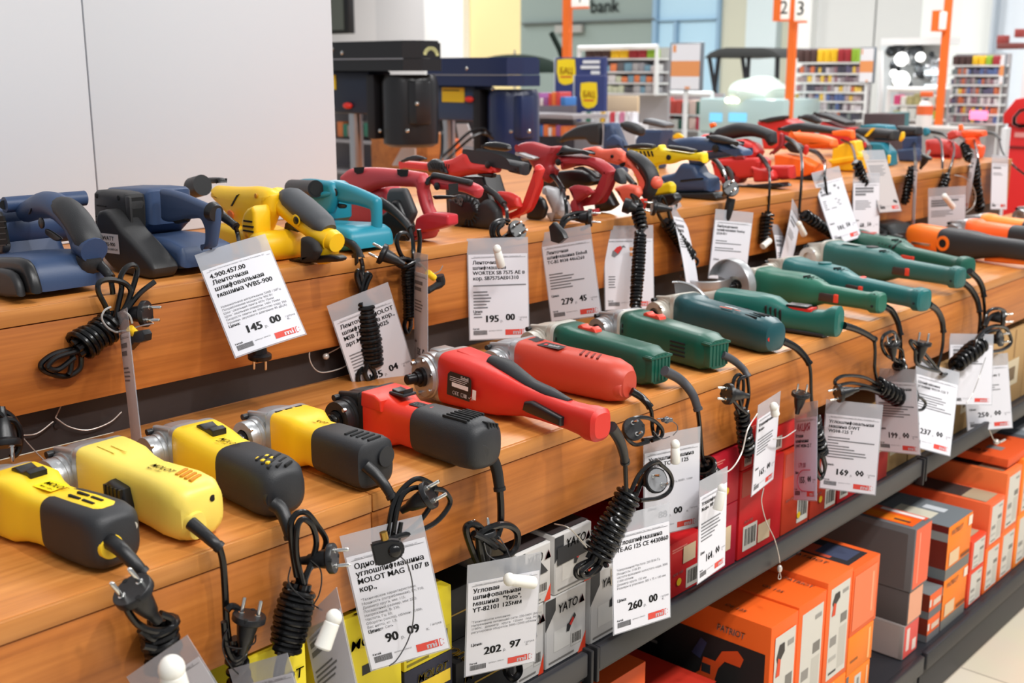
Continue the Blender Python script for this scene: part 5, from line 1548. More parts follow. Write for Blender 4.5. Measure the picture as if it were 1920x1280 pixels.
far_sander(-2.0, 3.62, 'orange tipped sander with long flat charcoal top, thirteenth on the upper step',
           [('top_grip', GRIP, 3.56, 3.62, [(1454, 242), (1480, 232), (1510, 228), (1560, 236), (1594, 242), (1592, 254), (1560, 252), (1520, 248), (1470, 248)], .008),
            ('orange_tip', OR1, 3.555, 3.625, [(1592, 242), (1604, 244), (1606, 258), (1598, 264), (1590, 256), (1560, 254), (1558, 246)], .004),
            ('body', FY, 3.54, 3.66, [(1560, 276), (1600, 262), (1618, 262), (1622, 282), (1632, 292), (1628, 320), (1556, 322)], .006),
            ('yellow_foot', FY, 3.53, 3.64, [(1550, 300), (1600, 292), (1620, 290), (1618, 300), (1560, 310)], .004),
            ('red_knob', RD, 3.53, 3.55, [(1618, 266), (1625, 266), (1625, 276), (1618, 278)], .002)],
           [((1604, 254, -1.85), (1620, 262, -1.80), (1632, 276, -1.72))], [((1631, 274, -1.72), (1636, 300, -1.62), (1650, 340), (1660, 370)), ((1578, 262, -1.8), (1596, 272, -1.72), (1604, 300, -1.60), (1605, 330))],
           [(onx(1606, 305, -1.56), onx(1622, 345, -1.56), .011, 6)], [(onx(1671, 384, -1.53), vdir(.1, 1, .5))])
far_sander(-1.98, 3.92, 'black sander with yellow band and yellow numerals on its barrel, fourteenth on the upper step',
           [('barrel', GRIP, 3.86, 3.93, [(1600, 240), (1640, 238), (1690, 243), (1692, 266), (1660, 264), (1625, 262), (1606, 258)], .012),
            ('yellow_cap', FY, 3.855, 3.935, [(1690, 243), (1698, 247), (1698, 258), (1689, 270), (1684, 262)], .004),
            ('yellow_band', FY, 3.8535, 3.859, [(1634, 240), (1642, 240), (1628, 256), (1620, 256)], 0),
            ('base', FT, 3.84, 3.96, [(1628, 264), (1668, 266), (1684, 284), (1685, 310), (1630, 312), (1622, 290)], .006),
            ('yellow_end', FY, 3.835, 3.87, [(1663, 290), (1671, 290), (1670, 306), (1664, 308)], .002)],
           [((1697, 252, -1.88), (1708, 258, -1.84), (1714, 270, -1.78))], [((1713, 268, -1.78), (1716, 290, -1.66), (1716, 310, -1.58), (1712, 340))],
           [(onx(1712, 315, -1.55), onx(1696, 380, -1.55), .012, 10)])
far_sander(-2.05, 4.16, 'teal sander with charcoal barrel and teal cap, fifteenth on the upper step',
           [('body', FT, 4.12, 4.2, [(1610, 236), (1640, 231), (1680, 234), (1684, 246), (1640, 246)], .006),
            ('barrel', GRIP, 4.10, 4.17, [(1680, 234), (1732, 237), (1734, 255), (1690, 256), (1680, 248)], .010),
            ('teal_cap', FT, 4.095, 4.175, [(1730, 236), (1744, 240), (1746, 250), (1738, 258), (1730, 254)], .004),
            ('navy_base', NAVY, 4.08, 4.22, [(1680, 280), (1726, 276), (1732, 290), (1730, 306), (1684, 306)], .006),
            ('navy_motor', NAVY2, 4.10, 4.2, [(1690, 256), (1730, 254), (1730, 282), (1690, 284)], .006)],
           [((1744, 246, -1.92), (1770, 252, -1.86), (1786, 266, -1.78))], [((1785, 264, -1.78), (1789, 280, -1.68), (1786, 300, -1.60), (1780, 320), (1776, 345)), ((1752, 256, -1.8), (1764, 266, -1.72), (1767, 300, -1.60), (1766, 340))],
           [(onx(1776, 330, -1.55), onx(1762, 365, -1.55), .012, 6)], [(onx(1738, 292, -1.56), vdir(.3, -.8, .4))])
far_sander(-2.0, 4.40, 'dull red sander with a rounded drum, next to last on the upper step',
           [('body', col((186, 52, 48), .45), 4.34, 4.42, [(1732, 262), (1768, 258), (1790, 262), (1806, 276), (1806, 306), (1760, 316), (1742, 314), (1732, 290)], .016),
            ('top', col((200, 66, 58), .45), 4.35, 4.41, [(1774, 250), (1784, 243), (1800, 244), (1806, 254), (1790, 262), (1776, 262)], .006),
            ('base', RD, 4.33, 4.44, [(1742, 308), (1800, 304), (1804, 314), (1746, 318)], .003)],
           [((1795, 252, -1.9), (1806, 258, -1.84), (1814, 268, -1.78))], [((1813, 266, -1.78), (1812, 285, -1.66), (1822, 300, -1.58), (1830, 300))], [(onx(1808, 272, -1.6), onx(1818, 300, -1.56), .013, 5)])
far_sander(-1.95, 4.46, 'vivid orange sander with black hose, last on the upper step',
           [('handle', OR2, 4.43, 4.48, [(1800, 246), (1820, 242), (1852, 244), (1854, 254), (1836, 258), (1812, 262), (1802, 258)], .008),
            ('body', OR2, 4.42, 4.49, [(1808, 258), (1838, 256), (1840, 270), (1850, 274), (1848, 288), (1842, 300), (1828, 298), (1824, 280), (1808, 272)], .006),
            ('button', OR1, 4.44, 4.46, [(1796, 234), (1806, 232), (1808, 244), (1797, 246)], .003)],
           [((1852, 248, -1.95), (1866, 252, -1.88), (1874, 262, -1.8))], [((1873, 260, -1.8), (1880, 285, -1.70), (1900, 310, -1.62), (1925, 330, -1.58)), ((1800, 250, -1.8), (1822, 250, -1.75), (1828, 270, -1.66), (1834, 300, -1.58), (1838, 330))],
           [(onx(1826, 305, -1.55), onx(1838, 395, -1.55), .014, 12)])
# tools on the far half of the top
far_sander(-2.35, 2.95, 'navy sander with raised charcoal handle and bulbous nose, behind the yellow one',
           [('handle_grip', GRIP, 2.95, 3.00, [(1040, 268), (1052, 252), (1075, 238), (1100, 231), (1132, 229), (1134, 250), (1132, 274), (1104, 272), (1096, 262), (1076, 262), (1058, 266)], .012),
            ('body', NAVY, 2.94, 3.02, [(1130, 230), (1164, 228), (1172, 250), (1184, 276), (1180, 330), (1130, 330), (1128, 272)], .010),
            ('motor_round', NAVY2, 2.92, 2.96, [(1134, 262), (1146, 252), (1160, 252), (1172, 262), (1174, 276), (1134, 278)], .008),
            ('nose', GRIP, 2.935, 3.02, [(1158, 230), (1176, 225), (1198, 229), (1214, 240), (1214, 252), (1206, 258), (1180, 252), (1164, 244)], .014)])
far_sander(-2.35, 3.25, 'navy sander with flat charcoal palm rest, on the far side of the step',
           [('palm_rest', mat('slate_palm_rest', (84, 86, 90), .55), 3.2, 3.29, [(1202, 232), (1206, 222), (1222, 220), (1250, 226), (1267, 232), (1266, 242), (1240, 240)], .006),
            ('body', NAVY, 3.2, 3.30, [(1190, 262), (1206, 238), (1240, 242), (1264, 242), (1262, 262), (1254, 280), (1250, 330), (1190, 330)], .006),
            ('yellow_switch', FY, 3.19, 3.21, [(1260, 254), (1272, 247), (1284, 255), (1282, 260), (1262, 260)], .002)])
far_sander(-2.4, 3.9, 'red planer with long black top on the far side of the upper step', [('body', RD, 3.88, 3.98, [(1418, 228), (1480, 222), (1492, 212), (1500, 224), (1530, 236), (1530, 280), (1430, 280), (1424, 246)], .006),
            ('top_grip', GRIP, 3.87, 3.99, [(1420, 226), (1440, 220), (1482, 214), (1480, 224), (1440, 232)], .005), ('handle', GRIP, 3.87, 3.98, [(1492, 220), (1510, 213), (1530, 215), (1546, 228), (1532, 234), (1506, 226)], .008)], name='electric_planer', cat='planer')
far_sander(-2.4, 4.2, 'red planer with black humped handle on the far side of the upper step', [('body', RD, 4.18, 4.26, [(1534, 234), (1546, 224), (1560, 226), (1584, 236), (1612, 238), (1608, 280), (1536, 280)], .006),
            ('handle', GRIP, 4.17, 4.26, [(1520, 214), (1545, 209), (1572, 214), (1590, 222), (1608, 228), (1606, 236), (1584, 236), (1560, 228), (1540, 222)], .010)], name='electric_planer', cat='planer')

t = thing('hanging_plug', onx(10, 800, -1.50), 'black two pin plug on a looped cord hanging at the left frame edge', 'plug')
plug(t, onx(8, 838, -1.48), vdir(.15, 1, .15), vdir(1, .1, .2), 1.15)
cord(t, [px(-1.49, (6, 785), (28, 790), (38, 815), (34, 845), (20, 858)), px(-1.50, (-30, 745), (-5, 765), (20, 780), (36, 800)), px(-1.49, (-20, 770), (0, 778), (8, 792))], .0046)


# ================================================================ price tags in clear sleeves
PAPER = mat('white_paper', (222, 221, 227), .6)
LILAC = mat('lilac_paper', (206, 200, 218), .6)
LOGO_RED = mat('logo_red', (214, 70, 58), .55)
SLEEVE = mat('milky_clear_sleeve', (200, 202, 208), .18, alpha=.46)
PEG = mat('ivory_peg', (230, 228, 220), .4)


def bars(mb, x0, y0, x1, y1, z, n, rnd, M=Matrix.Identity(4)):
    x = x0
    while x < x1:
        w = (x1 - x0) / n * rnd.choice((.4, .7, 1.0, 1.3))
        mb.quad(x, y0, min(x + w * .55, x1), y1, M, z)
        x += w


def price_tag(key, label, title, price, spec=(), extra=None, ts=.078, bend=0.0, far=False, paper=None, logo_k=1.0, curl=0.0):
    c, ex, ey, w, h = TAGS[key]
    c = Vector(c) + Vector((0, 0, CAMZ))
    Mw = plane_m(c, ex, ey)
    t = thing('price_tag', c, label, 'price tag', 0, 'price tags in clear sleeves')

    def place(mb):
        out = []
        for v in mb.V:
            q = v.copy()
            yy = (h / 2 + .03 - q.y) / h
            q.z += bend * yy * yy - curl * (q.x / w) ** 2
            out.append(Mw @ q)
        mb.V = out
        return mb

    I = Matrix.Identity(4)

    def sheet(x0, y0, x1, y1, z, d, ny=8, nx=4):
        mb = MB()
        bm = bmesh.new()
        bmesh.ops.create_grid(bm, x_segments=nx, y_segments=ny, size=.5)
        bmesh.ops.scale(bm, vec=(x1 - x0, y1 - y0, 1), verts=bm.verts)
        bmesh.ops.translate(bm, vec=((x0 + x1) / 2, (y0 + y1) / 2, z), verts=bm.verts)
        if d:
            r = bmesh.ops.extrude_face_region(bm, geom=list(bm.faces))
            bmesh.ops.translate(bm, vec=(0, 0, -d), verts=[g for g in r['geom'] if isinstance(g, bmesh.types.BMVert)])
        return mb.from_bm(bm)

    fl = .19 * h
    place(sheet(-w / 2 - .002, -h / 2 - .002, w / 2 + .002, h / 2 + fl, -.0006, .0004)).build('sleeve', SLEEVE, t)
    pp = place(sheet(-w / 2, -h / 2, w / 2, h / 2, 0, .0003)).build('paper', paper or PAPER, t)
    rnd = random.Random(hash(key) % 1000 if False else sum(map(ord, key)))
    k, g, lg = MB(), MB(), MB()
    Z = .0004

    def tx(mb, s, x, y, size, bold=.0, align='l', fit=None):
        mb.text(s, size, Matrix.Translation((x, y, Z)), bold, align, 0, fit, 1 if far else 2)

    L0 = -w / 2 + .05 * w
    tx(g, '\u041c\u0430\u0433\u0430\u0437\u0438\u043d "\u0421\u0442\u0440\u043e\u0438\u0442\u0435\u043b\u044c\u043d\u044b\u0439 \u043f\u043e\u0440\u044f\u0434\u043e\u043a "\u041c\u0438", \u041c\u0438\u043d\u0441\u043a, \u0422\u0438\u043c\u0438\u0440\u044f\u0437\u0435\u0432\u0430, 127', L0 + .04 * w, h / 2 - .035 * h, .026 * w, 0, 'l', .80 * w)
    g.quad(L0, h / 2 - .042 * h, w / 2 - .03 * w, h / 2 - .0385 * h, I, Z)
    y = h / 2 - .115 * h
    for s in title:
        if not isinstance(s, str):
            g.quad(L0 + .02 * w, y, L0 + .02 * w + s * w, y + .06 * w, I, Z)
            y -= ts * w * 1.30
            continue
        tx(k, s, L0 + .02 * w, y, ts * w * 1.28, .05)
        y -= ts * w * 1.30
    y -= .012 * h
    for s in spec:
        if isinstance(s, str):
            tx(g, s, L0 + .01 * w, y, .047 * w)
        else:
            g.quad(L0 + .02 * w, y, L0 + .02 * w + s * w, y + .022 * w, I, Z)
        y -= .053 * w
    if price:
        tx(k, '\u0426\u0435\u043d\u0430:', L0 + .01 * w, -h / 2 + .315 * h, .062 * w, .04)
        a, b = price
        tx(k, a, L0 + .20 * w, -h / 2 + .20 * h, .165 * w, .09)
        tw = text_geo(a, .165 * w, .09, 0, 1 if far else 2)[2]
        tx(g, '\u0440.', L0 + .215 * w + tw, -h / 2 + .195 * h, .062 * w)
        tx(k, b, L0 + .31 * w + tw, -h / 2 + .215 * h, .155 * w, .09)
        tx(g, '\u043a.', L0 + .545 * w + tw, -h / 2 + .205 * h, .06 * w)
        tx(g, '/ \u0448\u0442\u0443\u043a\u0430', w / 2 - .17 * w, -h / 2 + .235 * h, .042 * w)
    tx(k, '\u041a\u0438\u0442\u0430\u0439', L0, -h / 2 + .115 * h, .038 * w, .03)
    bars(k, L0 + .01 * w, -h / 2 + .05 * h, L0 + .24 * w, -h / 2 + .105 * h, Z, 26, rnd)
    tx(g, '\u0430\u0440\u0442\u0438\u043a\u0443\u043b 1094151', L0 + .27 * w, -h / 2 + .09 * h, .03 * w)
    lx0, lx1, ly0, ly1 = .10 * w, .385 * w, -h / 2 + .04 * h, -h / 2 + .105 * h
    lg.quad(lx0, ly0, lx1, ly1, I, Z)
    lg.quad(.40 * w, ly0, .408 * w, ly1, I, Z).quad(.40 * w, ly0, .43 * w, ly0 + .006 * h, I, Z).quad(.40 * w, ly1 - .006 * h, .43 * w, ly1, I, Z)
    lg.quad(.445 * w, ly0 + .012 * h, .455 * w, ly0 + .02 * h, I, Z).quad(.445 * w, ly1 - .02 * h, .455 * w, ly1 - .012 * h, I, Z)
    if k.V:
        place(k).build('printing', INK, pp, flat=True)
    if g.V:
        place(g).build('small_print', GREYINK, pp, flat=True)
    if extra:
        extra(t, pp, w, h, place)
    lo = place(lg).build('shop_logo', LOGO_RED, pp, flat=True)
    ml = MB().text('mi', .075 * h, Matrix.Translation((lx1 - .155 * w, ly0 + .008 * h, Z + .0003)), .06, 'l', 0, .13 * w)
    place(ml).build('logo_letters', PAPER, lo, flat=True)
    return t, Mw, w, h


TAGS = {
    '145':([-1.5, 1.035, -0.356],[0.41, 0.879, 0.242],[-0.585, 0.05, 0.809],0.112,0.157),
    'molot04':([-1.535, 1.314, -0.49],[0.385, 0.876, 0.291],[-0.051, -0.295, 0.954],0.113,0.165),
    '195':([-1.525, 1.625, -0.433],[0.621, 0.784, 0.005],[-0.078, 0.056, 0.995],0.117,0.167),
    '279':([-1.5, 1.818, -0.424],[0.933, 0.291, 0.214],[-0.245, 0.074, 0.967],0.112,0.157),
    'pict':([-1.535, 2.065, -0.446],[0.606, 0.796, -0.005],[-0.127, 0.102, 0.987],0.112,0.158),
    '162':([-1.535, 2.487, -0.44],[0.382, 0.915, -0.128],[-0.007, 0.141, 0.99],0.112,0.144),
    '101':([-1.535, 3.051, -0.39],[0.23, 0.965, 0.129],[-0.332, -0.046, 0.942],0.112,0.179),
    '598':([-1.545, 3.253, -0.408],[0.275, 0.96, -0.044],[-0.099, 0.074, 0.992],0.112,0.163),
    'back':([-1.545, 3.356, -0.34],[0.149, 0.988, -0.03],[-0.4, 0.088, 0.912],0.112,0.165),
    '173':([-1.505, 3.763, -0.476],[0.872, 0.481, 0.091],[0.017, -0.217, 0.976],0.113,0.157),
    'w':([-1.535, 4.296, -0.41],[0.152, 0.985, -0.077],[-0.099, 0.093, 0.991],0.112,0.163),
    '90':([-1.05, 0.925, -0.68],[0.537, 0.826, 0.172],[-0.17, -0.094, 0.981],0.105,0.158),
    '202':([-1.04, 1.114, -0.776],[0.423, 0.906, 0.013],[0.116, -0.069, 0.991],0.109,0.156),
    '260':([-1.012, 1.415, -0.798],[0.258, 0.966, -0.001],[-0.062, 0.018, 0.998],0.116,0.165),
    'tcag':([-1.07, 1.578, -0.709],[0.408, 0.912, 0.048],[0.012, -0.057, 0.998],0.109,0.157),
    '164':([-1.022, 1.638, -0.791],[-0.145, 0.988, -0.061],[-0.052, 0.054, 0.997],0.114,0.154),
    '165':([-1.06, 1.875, -0.707],[-0.149, 0.989, 0.014],[0.036, -0.009, 0.999],0.109,0.152),
    '175':([-1.04, 1.996, -0.75],[0.737, -0.585, 0.337],[-0.204, 0.283, 0.937],0.111,0.162),
    '169':([-1.035, 2.184, -0.786],[0.946, 0.324, 0.009],[-0.063, 0.156, 0.986],0.112,0.159),
    '99':([-1.045, 2.428, -0.763],[0.957, -0.226, 0.183],[-0.169, 0.079, 0.982],0.112,0.160),
    '237':([-1.045, 2.632, -0.802],[0.606, 0.741, -0.289],[-0.157, 0.468, 0.87],0.115,0.175),
    '250':([-1.045, 2.988, -0.836],[0.758, 0.646, 0.092],[-0.192, 0.087, 0.978],0.114,0.165),
    'behind':([-1.05, 2.866, -0.75],[0.704, 0.71, -0.03],[-0.133, 0.173, 0.976],0.110,0.150),
    'e0':([-1.475, 0.802, -0.452],[0.902, -0.357, 0.241],[-0.225, 0.087, 0.971],0.112,0.177),
    '535':([-1.49, 1.382, -0.446],[0.856, -0.507, 0.104],[-0.072, 0.084, 0.994],0.112,0.187),
    'e7':([-1.519, 2.294, -0.443],[-0.319, 0.933, -0.169],[-0.396, 0.031, 0.918],0.112,0.220),
    'e9a':([-1.525, 2.76, -0.507],[-0.275, 0.95, -0.15],[-0.374, 0.038, 0.927],0.112,0.161),
    'e9b':([-1.539, 2.806, -0.461],[-0.229, 0.856, -0.462],[-0.17, 0.432, 0.885],0.112,0.162),
    'e13':([-1.509, 3.503, -0.388],[0.473, -0.879, 0.052],[-0.048, 0.034, 0.998],0.112,0.167),
    'e15':([-1.518, 3.966, -0.375],[0.48, -0.876, 0.056],[0.056, 0.094, 0.994],0.112,0.168),
    'side':([-0.992, 0.77, -0.702],[0.74, -0.105, 0.665],[-0.621, 0.276, 0.734],0.112,0.134),
    'bl':([-0.979, 0.582, -0.678],[0.76, 0.215, 0.613],[-0.587, -0.176, 0.79],0.112,0.132),
    'bl2':([-0.984, 0.682, -0.726],[0.88, 0.095, 0.466],[-0.47, 0.023, 0.882],0.112,0.116),
}

U = '\u0423\u0433\u043b\u043e\u0448\u043b\u0438\u0444\u043c\u0430\u0448\u0438\u043d\u0430'
price_tag('145', 'white price tag reading 145.00 hanging in front of the second navy sander', ['4.900.457.00', '\u041b\u0435\u043d\u0442\u043e\u0447\u043d\u0430\u044f', '\u0448\u043b\u0438\u0444\u043e\u0432\u0430\u043b\u044c\u043d\u0430\u044f', '\u043c\u0430\u0448\u0438\u043d\u0430 WBS-900'], ('145', '00'),
          ['', '\u041d\u043e\u043c\u0438\u043d\u0430\u043b\u044c\u043d\u043e\u0435 \u043d\u0430\u043f\u0440\u044f\u0436\u0435\u043d\u0438\u0435 230\u0412 / 50\u0413\u0446', '\u041f\u043e\u0442\u0440\u0435\u0431\u043b\u044f\u0435\u043c\u0430\u044f \u043c\u043e\u0449\u043d\u043e\u0441\u0442\u044c 900 \u0412\u0442', '\u0428\u043b\u0438\u0444\u043e\u0432\u0430\u043b\u044c\u043d\u0430\u044f \u043b\u0435\u043d\u0442\u0430 457\u0445 75\u043c\u043c', '\u0428\u043b\u0438\u0444\u043e\u0432\u0430\u043b\u044c\u043d\u0430\u044f \u043f\u043e\u0432\u0435\u0440\u0445\u043d. 140\u0445 75\u043c\u043c', '\u0421\u043a\u043e\u0440\u043e\u0441\u0442\u044c \u043b\u0435\u043d\u0442\u044b \u043d\u0430 \u0445\u043e\u043b\u043e\u0441\u0442\u043e\u043c \u0445\u043e\u0434\u0443 250', '\u0423\u0440\u043e\u0432\u0435\u043d\u044c \u0437\u0432\u0443\u043a\u043e\u0432\u043e\u0433\u043e \u0434\u0430\u0432\u043b\u0435\u043d\u0438\u044f 85 \u0434\u0411(\u0410)'], curl=.012, bend=.01)
price_tag('molot04', 'white price tag ending in 04 behind the thick coiled cord of the bright yellow sander', ['\u041b\u0435\u043d\u0442\u043e\u0447\u043d\u0430\u044f MOLOT', '\u0448\u043b\u0438\u0444\u043c\u0430\u0448\u0438\u043d\u0430 \u043a\u043e\u0440.,', 'MSB 7590 \u0432 E0025', '\u0430\u0440\u0442.MSB'], ('135', '04'), [''] + [.3, .28, .3, .27, .3, .25, .3])
price_tag('195', 'white price tag reading 195.00 with a white peg, below the long handled red sander', ['\u041b\u0435\u043d\u0442\u043e\u0447\u043d\u0430\u044f', '\u0448\u043b\u0438\u0444\u043c\u0430\u0448\u0438\u043d\u0430', 'WORTEX SB 7575 AE \u0432', '\u043a\u043e\u0440. SB7575AE01310'], ('195', '00'), [.9, '', .24, .26, .3, .28, .22, .24, '', .12, .14], ts=.068)
price_tag('279', 'white price tag reading 279.45 with a black clip at its top', ['\u041b\u0435\u043d\u0442\u043e\u0447\u043d\u0430\u044f', '\u0448\u043b\u0438\u0444\u043c\u0430\u0448\u0438\u043d\u0430 Einhell', 'TC-BS 8038 4466260'], ('279', '45'), ['', '', .28, .5, .45, .7, .42, .45], ts=.068, far=True)


def pict(t, pp, w, h, place):
    m = mat('orange_print', (222, 84, 44), .6)
    place(MB().quad(.02 * w, h * .33, .17 * w, h * .38, Matrix.Identity(4), .0004).quad(.02 * w, h * .255, .17 * w, h * .305, Matrix.Identity(4), .0004)).build('orange_fields', mat('soft_orange_print', (226, 150, 92), .6), pp, flat=True)
    a = MB().poly([(-.36 * w, .26 * h), (-.30 * w, .24 * h), (-.2 * w, .29 * h), (-.12 * w, .38 * h), (-.06 * w, .375 * h), (-.1 * w, .41 * h), (-.25 * w, .37 * h), (-.34 * w, .33 * h)], Matrix.Identity(4), .0004)
    place(a).build('tool_picture', mat('grey_print', (120, 120, 124), .7), pp, flat=True)
    b = MB().poly([(-.31 * w, .34 * h), (-.23 * w, .29 * h), (-.14 * w, .36 * h), (-.17 * w, .405 * h), (-.25 * w, .385 * h)], Matrix.Identity(4), .0008)
    place(b).build('tool_picture_body', mat('red_print', (206, 42, 40), .6), pp, flat=True)


price_tag('pict', 'white leaflet with a small sander picture and no price, crossed by a long coiled cord', [], None, [''] * 11 + [.14, .14, .13, .12, .14], extra=pict, far=True)
price_tag('162', 'white price tag reading 162.50 behind the upright grey wheel guard', ['\u0412\u0438\u0431\u0440\u0430\u0446\u0438\u043e\u043d\u043d\u0430\u044f', '\u0448\u043b\u0438\u0444\u043c\u0430\u0448\u0438\u043d\u0430 Stanley', 'SS28-RU'], ('162', '50'), ['', .3, .7, '', .5, .72], ts=.062, far=True)
price_tag('101', 'white curled price tag reading 101.50, left one of the touching pair on the upper step', [.6, .7, .35], ('101', '50'), ['', .5, .6, .55, .6, .4], ts=.062, far=True, curl=.012, bend=.008)
price_tag('598', 'white price tag with grey top flap, right one of the touching pair', [.7, .7, .4], ('68', '50'), ['', .5, .6, .55, .6, .4], ts=.062, far=True)
price_tag('173', 'white price tag with a slanting white peg in front of the dull red sander', [.75, .6, .5], ('173', '73'), ['', .6, .5, .6, .4], ts=.058, far=True)
price_tag('w', 'white price tag at the far right end of the upper step, beside the red cooler', [.5], None, ['', .5, .6], ts=.06, far=True)
price_tag('back', 'grey backed tag seen from behind, hanging between the yellow numbered sander and its cord', [], None, [.7, .6, .72, .6, .7, .6], far=True, paper=mat('grey_paper_back', (190, 182, 180), .6))
price_tag('90', 'large white price tag reading 90.09 with a black clip, below the square fronted yellow grinder',
          ['\u041e\u0434\u043d\u043e\u0440\u0443\u0447\u043d\u0430\u044f', '\u0443\u0433\u043b\u043e\u0448\u043b\u0438\u0444\u043c\u0430\u0448\u0438\u043d\u0430', 'MOLOT MAG 1107 \u0432', '\u043a\u043e\u0440.,'], ('90', '09'),
          ['"\u0422\u0435\u0445\u043d\u0438\u0447\u0435\u0441\u043a\u0438\u0435 \u0445\u0430\u0440\u0430\u043a\u0442\u0435\u0440\u0438\u0441\u0442\u0438\u043a\u0438:', '\u041c\u043e\u0449\u043d\u043e\u0441\u0442\u044c (\u043f\u043e\u0442\u0440\u0435\u0431\u043b\u044f\u0435\u043c\u0430\u044f), \u0412\u0442: 710;', '\u0414\u0438\u0430\u043c\u0435\u0442\u0440 \u043a\u0440\u0443\u0433\u0430, \u043c\u043c: 115;', '\u041f\u043e\u0441\u0430\u0434\u043e\u0447\u043d\u044b\u0439 \u0440\u0430\u0437\u043c\u0435\u0440, \u043c\u043c: 22,2;', '\u041d\u0430\u043f\u0440\u044f\u0436\u0435\u043d\u0438\u0435, \u0412: 230;', '\u0427\u0430\u0441\u0442\u043e\u0442\u0430, \u0413\u0446: 50;', '\u041e\u0431\u043e\u0440\u043e\u0442\u044b (\u0447\u0438\u0441\u043b\u043e), \u043e\u0431/\u043c\u0438\u043d: 11000;', '\u0412\u0435\u0441 \u043d\u0435\u0442\u0442\u043e, \u043a\u0433: 1,5;', '\u041f\u0438\u0442\u0430\u043d\u0438\u0435: \u0421\u0435\u0442\u044c'], ts=.078)
price_tag('202', 'white price tag reading 202.97 with a white peg lying across its top',
          ['\u0423\u0433\u043b\u043e\u0432\u0430\u044f', '\u0448\u043b\u0438\u0444\u043e\u0432\u0430\u043b\u044c\u043d\u0430\u044f', '\u043c\u0430\u0448\u0438\u043d\u0430  "Yato",', 'YT-82101 125\u043c\u043c'], ('202', '97'),
          ['', '"\u0422\u0435\u0445\u043d\u0438\u0447\u0435\u0441\u043a\u043e\u0435 \u043e\u043f\u0438\u0441\u0430\u043d\u0438\u0435:', '\u041d\u0430\u043f\u0440\u044f\u0436\u0435\u043d\u0438\u0435 \u043f\u0438\u0442\u0430\u044e\u0449\u0435\u0439 \u0441\u0435\u0442\u0438: 230-240V (50Hz)', '1100W,   \u0434\u0438\u0430\u043c\u0435\u0442\u0440   \u043a\u0440\u0443\u0433\u0430:  125\u043c\u043c   \u043f\u043e\u0434  M14,', '\u0440\u0435\u0433\u0443\u043b\u0438\u0440\u043e\u0432\u043a\u0430 \u043e\u0431\u043e\u0440\u043e\u0442\u043e\u0432 3000-12000 \u043e\u0431/\u043c\u0438\u043d"'], ts=.074)
price_tag('260', 'white price tag reading 260.00 in front of the dark shelf edge', [U, 'TE-AG 125 CE 4430860'], ('260', '00'),
          ['', '', '', '"\u041d\u0430\u043f\u0440\u044f\u0436\u0435\u043d\u0438\u0435/\u0427\u0430\u0441\u0442\u043e\u0442\u0430: 230 \u0412/50 \u0413\u0446', '\u041c\u043e\u0449\u043d\u043e\u0441\u0442\u044c: 1100 \u0412\u0442', '\u0447\u0430\u0441\u0442\u043e\u0442\u0430 \u0432\u0440\u0430\u0449\u0435\u043d\u0438\u044f \u0445\u043e\u043b\u043e\u0441\u0442\u043e\u0433\u043e \u0445\u043e\u0434\u0430: 3000', '11000 \u043e\u0431/\u043c\u0438\u043d', '\u0414\u0438\u0430\u043c\u0435\u0442\u0440 \u043a\u0440\u0443\u0433\u0430: 125 \u043c\u043c', '\u0420\u0430\u0437\u043c\u0435\u0440\u044b \u0432 \u0443\u043f\u0430\u043a\u043e\u0432\u043a\u0435: 385 \u0445 75 \u0445 100 \u043c\u043c'], ts=.072)
price_tag('tcag', 'white price tag ending in 00 with an upright white peg, behind the tag reading 260.00', [U, 'Einhell TC-AG 125'], ('88', '00'), ['', '', '', '', '\u041d\u0430\u043f\u0440\u044f\u0436\u0435\u043d\u0438\u0435 230\u0412, 50\u0413\u0446, 850\u0412\u0442, 11000', '\u0412\u0435\u0441 \u0432 \u0443\u043f\u0430\u043a\u043e\u0432\u043a\u0435'], ts=.074)
price_tag('164', 'narrow looking white price tag reading 164.00 turned aside in front of the red boxes', [U, 'Metabo WP 8'], ('164', '00'), ['', '', .7, .65, .7, .6, .5, .4], ts=.068, far=True)
price_tag('165', 'white price tag reading 165.00 with white peg, left of the lilac tag', [U, 'Metabo'], ('165', '00'), ['', .7, .65, .7, .6, .5, .4], ts=.068, far=True)


def promo(t, pp, w, h, place):
    I = Matrix.Identity(4)
    m = mat('promo_red', (196, 66, 88), .6)
    place(MB().text('\u0410\u041a\u0426\u0418\u042f', .13 * h, Matrix.Translation((-.40 * w, .34 * h, .0005)), .03, 'l', .2, .62 * w)).build('promo_print', m, pp, flat=True)
    a = [Vector((-.02 * w + .30 * w * math.cos(R_(q)), -.27 * h + .13 * h * math.sin(R_(q)), .001)) for q in range(95, 265, 10)]
    a = [Vector((.25 * w, -.14 * h, .001))] + a + [Vector((.25 * w, -.40 * h, .001))]
    place(MB().tube(a, .0008, 5)).build('promo_bracket', m, pp)
    place(MB().text('179.00', .085 * h, Matrix.Translation((-.30 * w, -.11 * h, .0005)), .02)).build('old_price', m, pp, flat=True)


